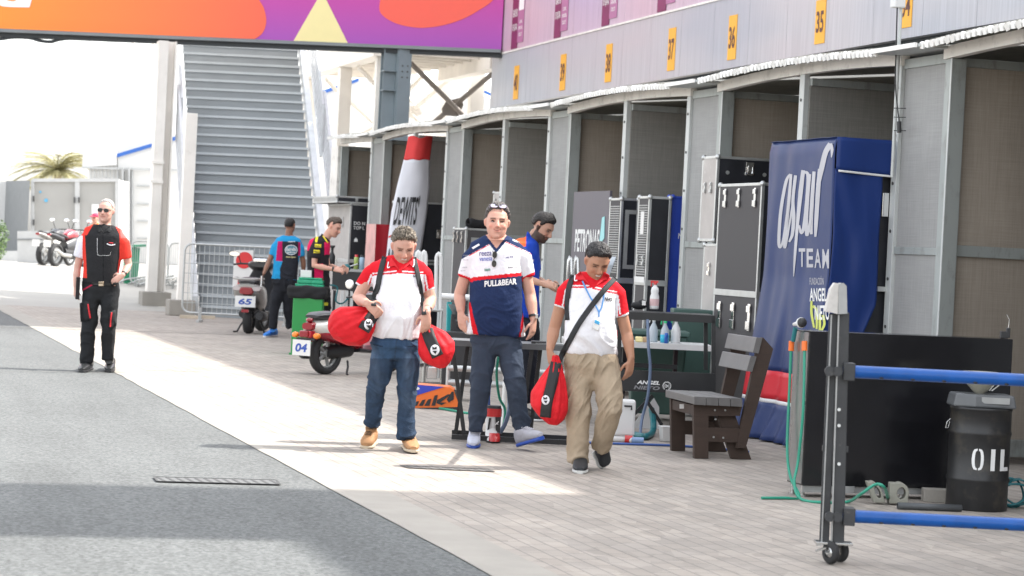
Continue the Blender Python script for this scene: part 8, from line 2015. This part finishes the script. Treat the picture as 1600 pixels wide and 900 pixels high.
decal_text(pB2['bvh'], t, 'PIRELLI', 492.5, 501.5, 383, 385.5, letk, .1, .004, .03); decal_text(pB2['bvh'], t, 'PIRELLI', 490.5, 499.5, 392, 394.5, letk, .1, .004, .03)
for dd in (-.06, .12):
    h = PD(490, 545, D2_ + dd); h.z = 0; shoe(t, h, h + HR * .27, .10, .10, dz, dks, whitep, None, ankle=h + dz * .14 + HR * .05)
# ------------------------------------------------------------------ bearded mechanic in royal blue
def shirtB3(px, py, co):
    C = np.tile(np.array((.012, .050, .36)), (len(px), 1)); put(C, (px < 822) & (py < 385) & (py > 366), (.75, .13, .04)); put(C, (np.abs(px - 831) < 3) & (np.abs(py - 407) < 2), (.5, .5, .55)); put(C, (np.abs(px - 832) < 2.5) & (np.abs(py - 415) < 1.4), (.012, .012, .015)); return C
D3_ = 21.2
pB3 = make_person('bearded mechanic in a royal blue shirt, head bowed, behind the centre man', D3_, dict(root=(822, 640), head=(847, 357, 0), face=HR * .72 - HF * .42 - dz * .46, up=dz * .90 + HR * .38 - HF * .1, hs=1.06, neck=(829, 380, 0), fwd=HR, nr=.062,
    torso=[(824, 372, 12, .08, 0), (820, 380, 22, .17, 0), (817, 395, 26, .20, 0), (817, 425, 26, .18, 0), (818, 460, 25, .17, 0), (817, 495, 26, .16, 0)],
    arms=[dict(j=[(812, 394, -.18), (814, 434, -.20), (848, 443, -.30)], sleeve=[(815, 391, -.14), (812, 405, -.18), (813, 424, -.19)], sr=(12, 13, 12), hand=dict(d=HR * .95 - dz * .12, n=-dz * .6 + HF * .5, th=dz * .6 + HF * .5, curl=.8, s=1.05)),
          dict(j=[(830, 394, .18), (836, 436, .18), (858, 446, .0)], sleeve=[(826, 391, .14), (831, 405, .17), (834, 424, .18)], sr=(12, 13, 12), hand=dict(d=HR * .9 - dz * .3, n=-dz * .5 - HF * .5, th=dz * .6, curl=.9))],
    legs=[dict(j=[(814, 505, -.08), (815, 570, -.08), (812, 632, -.06)], cloth=[(814, 503, -.08), (815, 535, -.08), (815, 572, -.08), (812, 628, -.06)], cr=(20, 18, 15, 13)), dict(j=[(824, 505, .10), (828, 570, .10), (825, 630, .12)], cloth=[(823, 503, .09), (826, 535, .1), (827, 572, .1), (825, 628, .12)], cr=(20, 18, 15, 13))],
    hips=((817, 818, 818), (490, 505, 520), (24, 25, 24), .15, 0), shirt=shirtB3, trousers=trs((.018, .020, .028)), skin=skM, seed=37, vox=.0075,
    hc=dict(smile=.0, brow=(.015, .01, .008), beard=((.02, .014, .011), .88)), hair=dict(col=(.010, .008, .008), col2=(.03, .024, .02), line=34, side=-14, back=-34, thick=.012, top=.014, rough_=.004, seed=12)))
t = pB3['t']; bv = pB3['bvh']
for dd in (-.06, .12):
    h = PD(806, 640, D3_ + dd); h.z = 0; shoe(t, h, h + HR * .27, .10, .10, dz, dks, whitep, None, ankle=h + dz * .14 + HR * .05)
q = PD(868, 448, D3_ - .25); b = B(); b.obox(q, HR * .035, HF * .02, dz * .02); b.tube([q - HR * .12 + dz * -.01, q], .010, 6); tag(b.build('hand_tool', blackp, bevel=.004), 'black hand tool gripped by the bearded mechanic', 'tool')
# ------------------------------------------------------------------ person in a red cap, mostly hidden at far left
D4_ = 57.0
p8 = make_person('person in a red cap and orange top, half hidden behind the man in sunglasses', D4_, dict(root=(160, 425), head=(149, 342, 0), face=-HF - HR * .5, up=dz, hs=1.05, neck=(151, 352, 0), noeyes=True,
    torso=[(151, 350, 6, .06, 0), (152, 353, 12, .1, 0), (153, 358, 13, .12, 0), (154, 375, 12, .12, 0), (154, 390, 12, .12, 0)],
    arms=[dict(j=[(143, 357, 0), (141, 372, 0), (144, 384, -.1)], sleeve=[(146, 356, 0), (143, 360, 0), (142, 368, 0)], sr=(4, 4.4, 4), hand=dict(d=-dz, n=HF, th=HR, curl=.5)), dict(j=[(164, 357, 0), (166, 372, 0), (164, 384, -.1)], sleeve=[(161, 356, 0), (164, 360, 0), (165, 368, 0)], sr=(4, 4.4, 4), hand=dict(d=-dz, n=HF, th=HR, curl=.5))],
    legs=[dict(j=[(150, 393, 0), (150, 406, 0), (150, 418, 0)], cloth=[(150, 392, 0), (150, 406, 0), (150, 420, 0)], cr=(6, 5, 4.5)), dict(j=[(158, 393, 0), (158, 406, 0), (158, 418, 0)], cloth=[(158, 392, 0), (158, 406, 0), (158, 420, 0)], cr=(6, 5, 4.5))],
    hips=((154, 154, 154), (388, 392, 398), (11, 12, 11), .12, 0), shirt=solidc((.78, .22, .05)), trousers=trs((.05, .05, .06)), skin=skL, seed=40, vox=.014, svox=.02, tvox=.02, hc=dict(), hair=None))
t = p8['t']; M8 = p8['M'] @ Matrix.Scale(1.05, 4)
b = B(M8); b.ball((0, -.012, .062), .086, .106, .075, n=16); b.loft([((0, .09, .06), V((.07, 0, 0)), V((0, 0, .012))), ((0, .17, .05), V((.05, 0, 0)), V((0, 0, .008)))], 12); b.build('cap', mat('cap_red', (.65, .03, .09), .7), t)

# ================================================================== bags
bag_r = mat('bag_red', (.60, .008, .016), .75, var=.08, vs_=4, bump=.5, bs=9); bag_k = mat('bag_black', (.018, .018, .02), .7, var=.15)
def bag(label, D, secs, band, emb, straps, bvb, seed):
    """secs: (px, py, half width px vector (dx, dy)) from the gathered top to the round bottom"""
    s_ = FOC / D; c = PD(secs[-1][0], secs[-1][1], D); t = thing('sports_bag', label, 'bag', c, 'red helmet bags carried by the walking men')
    ls = []
    for (x, y, dx, dy, dd, off) in secs: ls.append((PD(x, y, D + off), PD(x + dx, y + dy, D + off) - PD(x, y, D + off), HF * (dd / s_), 2.15))
    b = B(); b.loft(ls, 40)
    b2 = B(); b2.v, b2.f, b2.m, b2.s = b.v, b.f, b.m, b.s
    me, co, nn = remesh(b, .010, 3, sub=True); top = np.array(ls[0][0]); ax = np.array(ls[-1][0]) - top; L_ = np.linalg.norm(ax); ax /= L_
    rel = co - top; u = rel @ ax; rad = rel - u[:, None] * ax; a = np.arctan2(rad @ np.array(HF), rad @ np.cross(ax, np.array(HF))); w_ = np.clip(1.15 - u / L_, .12, 1)
    f = (np.sin(a * 9 + 2 * np.sin(u * 9 + seed)) + .6 * np.sin(a * 15 + seed + u * 12)) * .0055 * w_
    co = co + nn * f[:, None]; body = finish(me, co, 'bag_body', vcmat('bag_cloth', .7, .35, 30, .35), t, np.tile(np.array((.60, .008, .016)) , (len(co), 1)))
    bv2 = bvh_of([body]); pts, w0 = band; k = strip(bv2, pts, w0, .006, 8); k.build('black_band', bag_k, t, solid=.004)
    ex, ey, er = emb
    b = patch(bv2, [(ex + er * .85 * math.cos(a_ * math.pi / 8), ey + er * math.sin(a_ * math.pi / 8)) for a_ in range(16)], .014, 1); b.build('white_disc', whtc, t, solid=.001)
    b = patch(bv2, [(ex - er * .5, ey - er * .72), (ex - er * .1, ey - er * .3), (ex + er * .35, ey - er * .75), (ex + er * .3, ey - er * .15), (ex - er * .45, ey - er * .1)], .018, 2); b.build('emblem_mark', bag_k, t)
    b = patch(bv2, [(ex - er * .45, ey + er * .15), (ex + er * .4, ey + er * .12), (ex + er * .1, ey + er * .75), (ex - er * .1, ey + er * .55)], .018, 2); b.build('emblem_mark', bag_k, t)
    for pts, w0 in straps:
        b = strip(bvb, pts, w0, .010, 8); b.build('strap', strapm, t, solid=.004)
    return t
bag('red and black bag hanging on the left of the man in jeans', DL - .16, [(586, 484, 3, 3, 3, 0), (581, 489, 6, 8, 7, 0), (569, 497, 15, 18, 17, .0), (554, 506, 22, 27, 26, .02), (541, 514, 22, 27, 27, .03), (528, 520, 15, 20, 20, .03), (517, 522, 5, 8, 8, .03)],
    ([(586, 489), (578, 500), (568, 516)], 19), (576, 507, 8.5), [([(601, 401), (597, 415), (593, 432), (590, 448), (585, 462), (584, 478)], 8)], pL['bvh'], 1)
bag('red and black bag hanging on the right of the man in jeans', DL - .14, [(664, 508, 4, -2, 4, 0), (669, 516, 12, -4, 12, 0), (675, 527, 22, -8, 20, .0), (682, 543, 28, -9, 26, .0), (686, 556, 25, -8, 25, .0), (690, 568, 15, -4, 16, .0), (692, 575, 5, -1, 6, 0)],
    ([(667, 514), (672, 530), (684, 557)], 19), (679.5, 547, 8.5), [([(647, 402), (651, 420), (656, 445), (660, 470), (663, 492)], 7)], pL['bvh'], 2)
bag('red and black bag held low by the man in khaki trousers', DR - .12, [(868, 556, 4, 0, 5, 0), (869, 572, 9, 1, 9, 0), (864, 595, 20, 3, 15, .0), (859, 618, 29, 5, 20, .0), (858, 638, 29, 5, 21, .0), (861, 653, 20, 3, 16, 0), (864, 664, 7, 1, 6, 0)],
    ([(869, 566), (862, 600), (855, 628), (852, 652)], 17), (852.5, 625, 7.5), [([(962, 434), (945, 452), (925, 477), (905, 505), (890, 532), (880, 550), (870, 572)], 8.5), ([(896, 430), (890, 445), (887, 462), (886, 482), (887, 500)], 8)], pR['bvh'], 3)
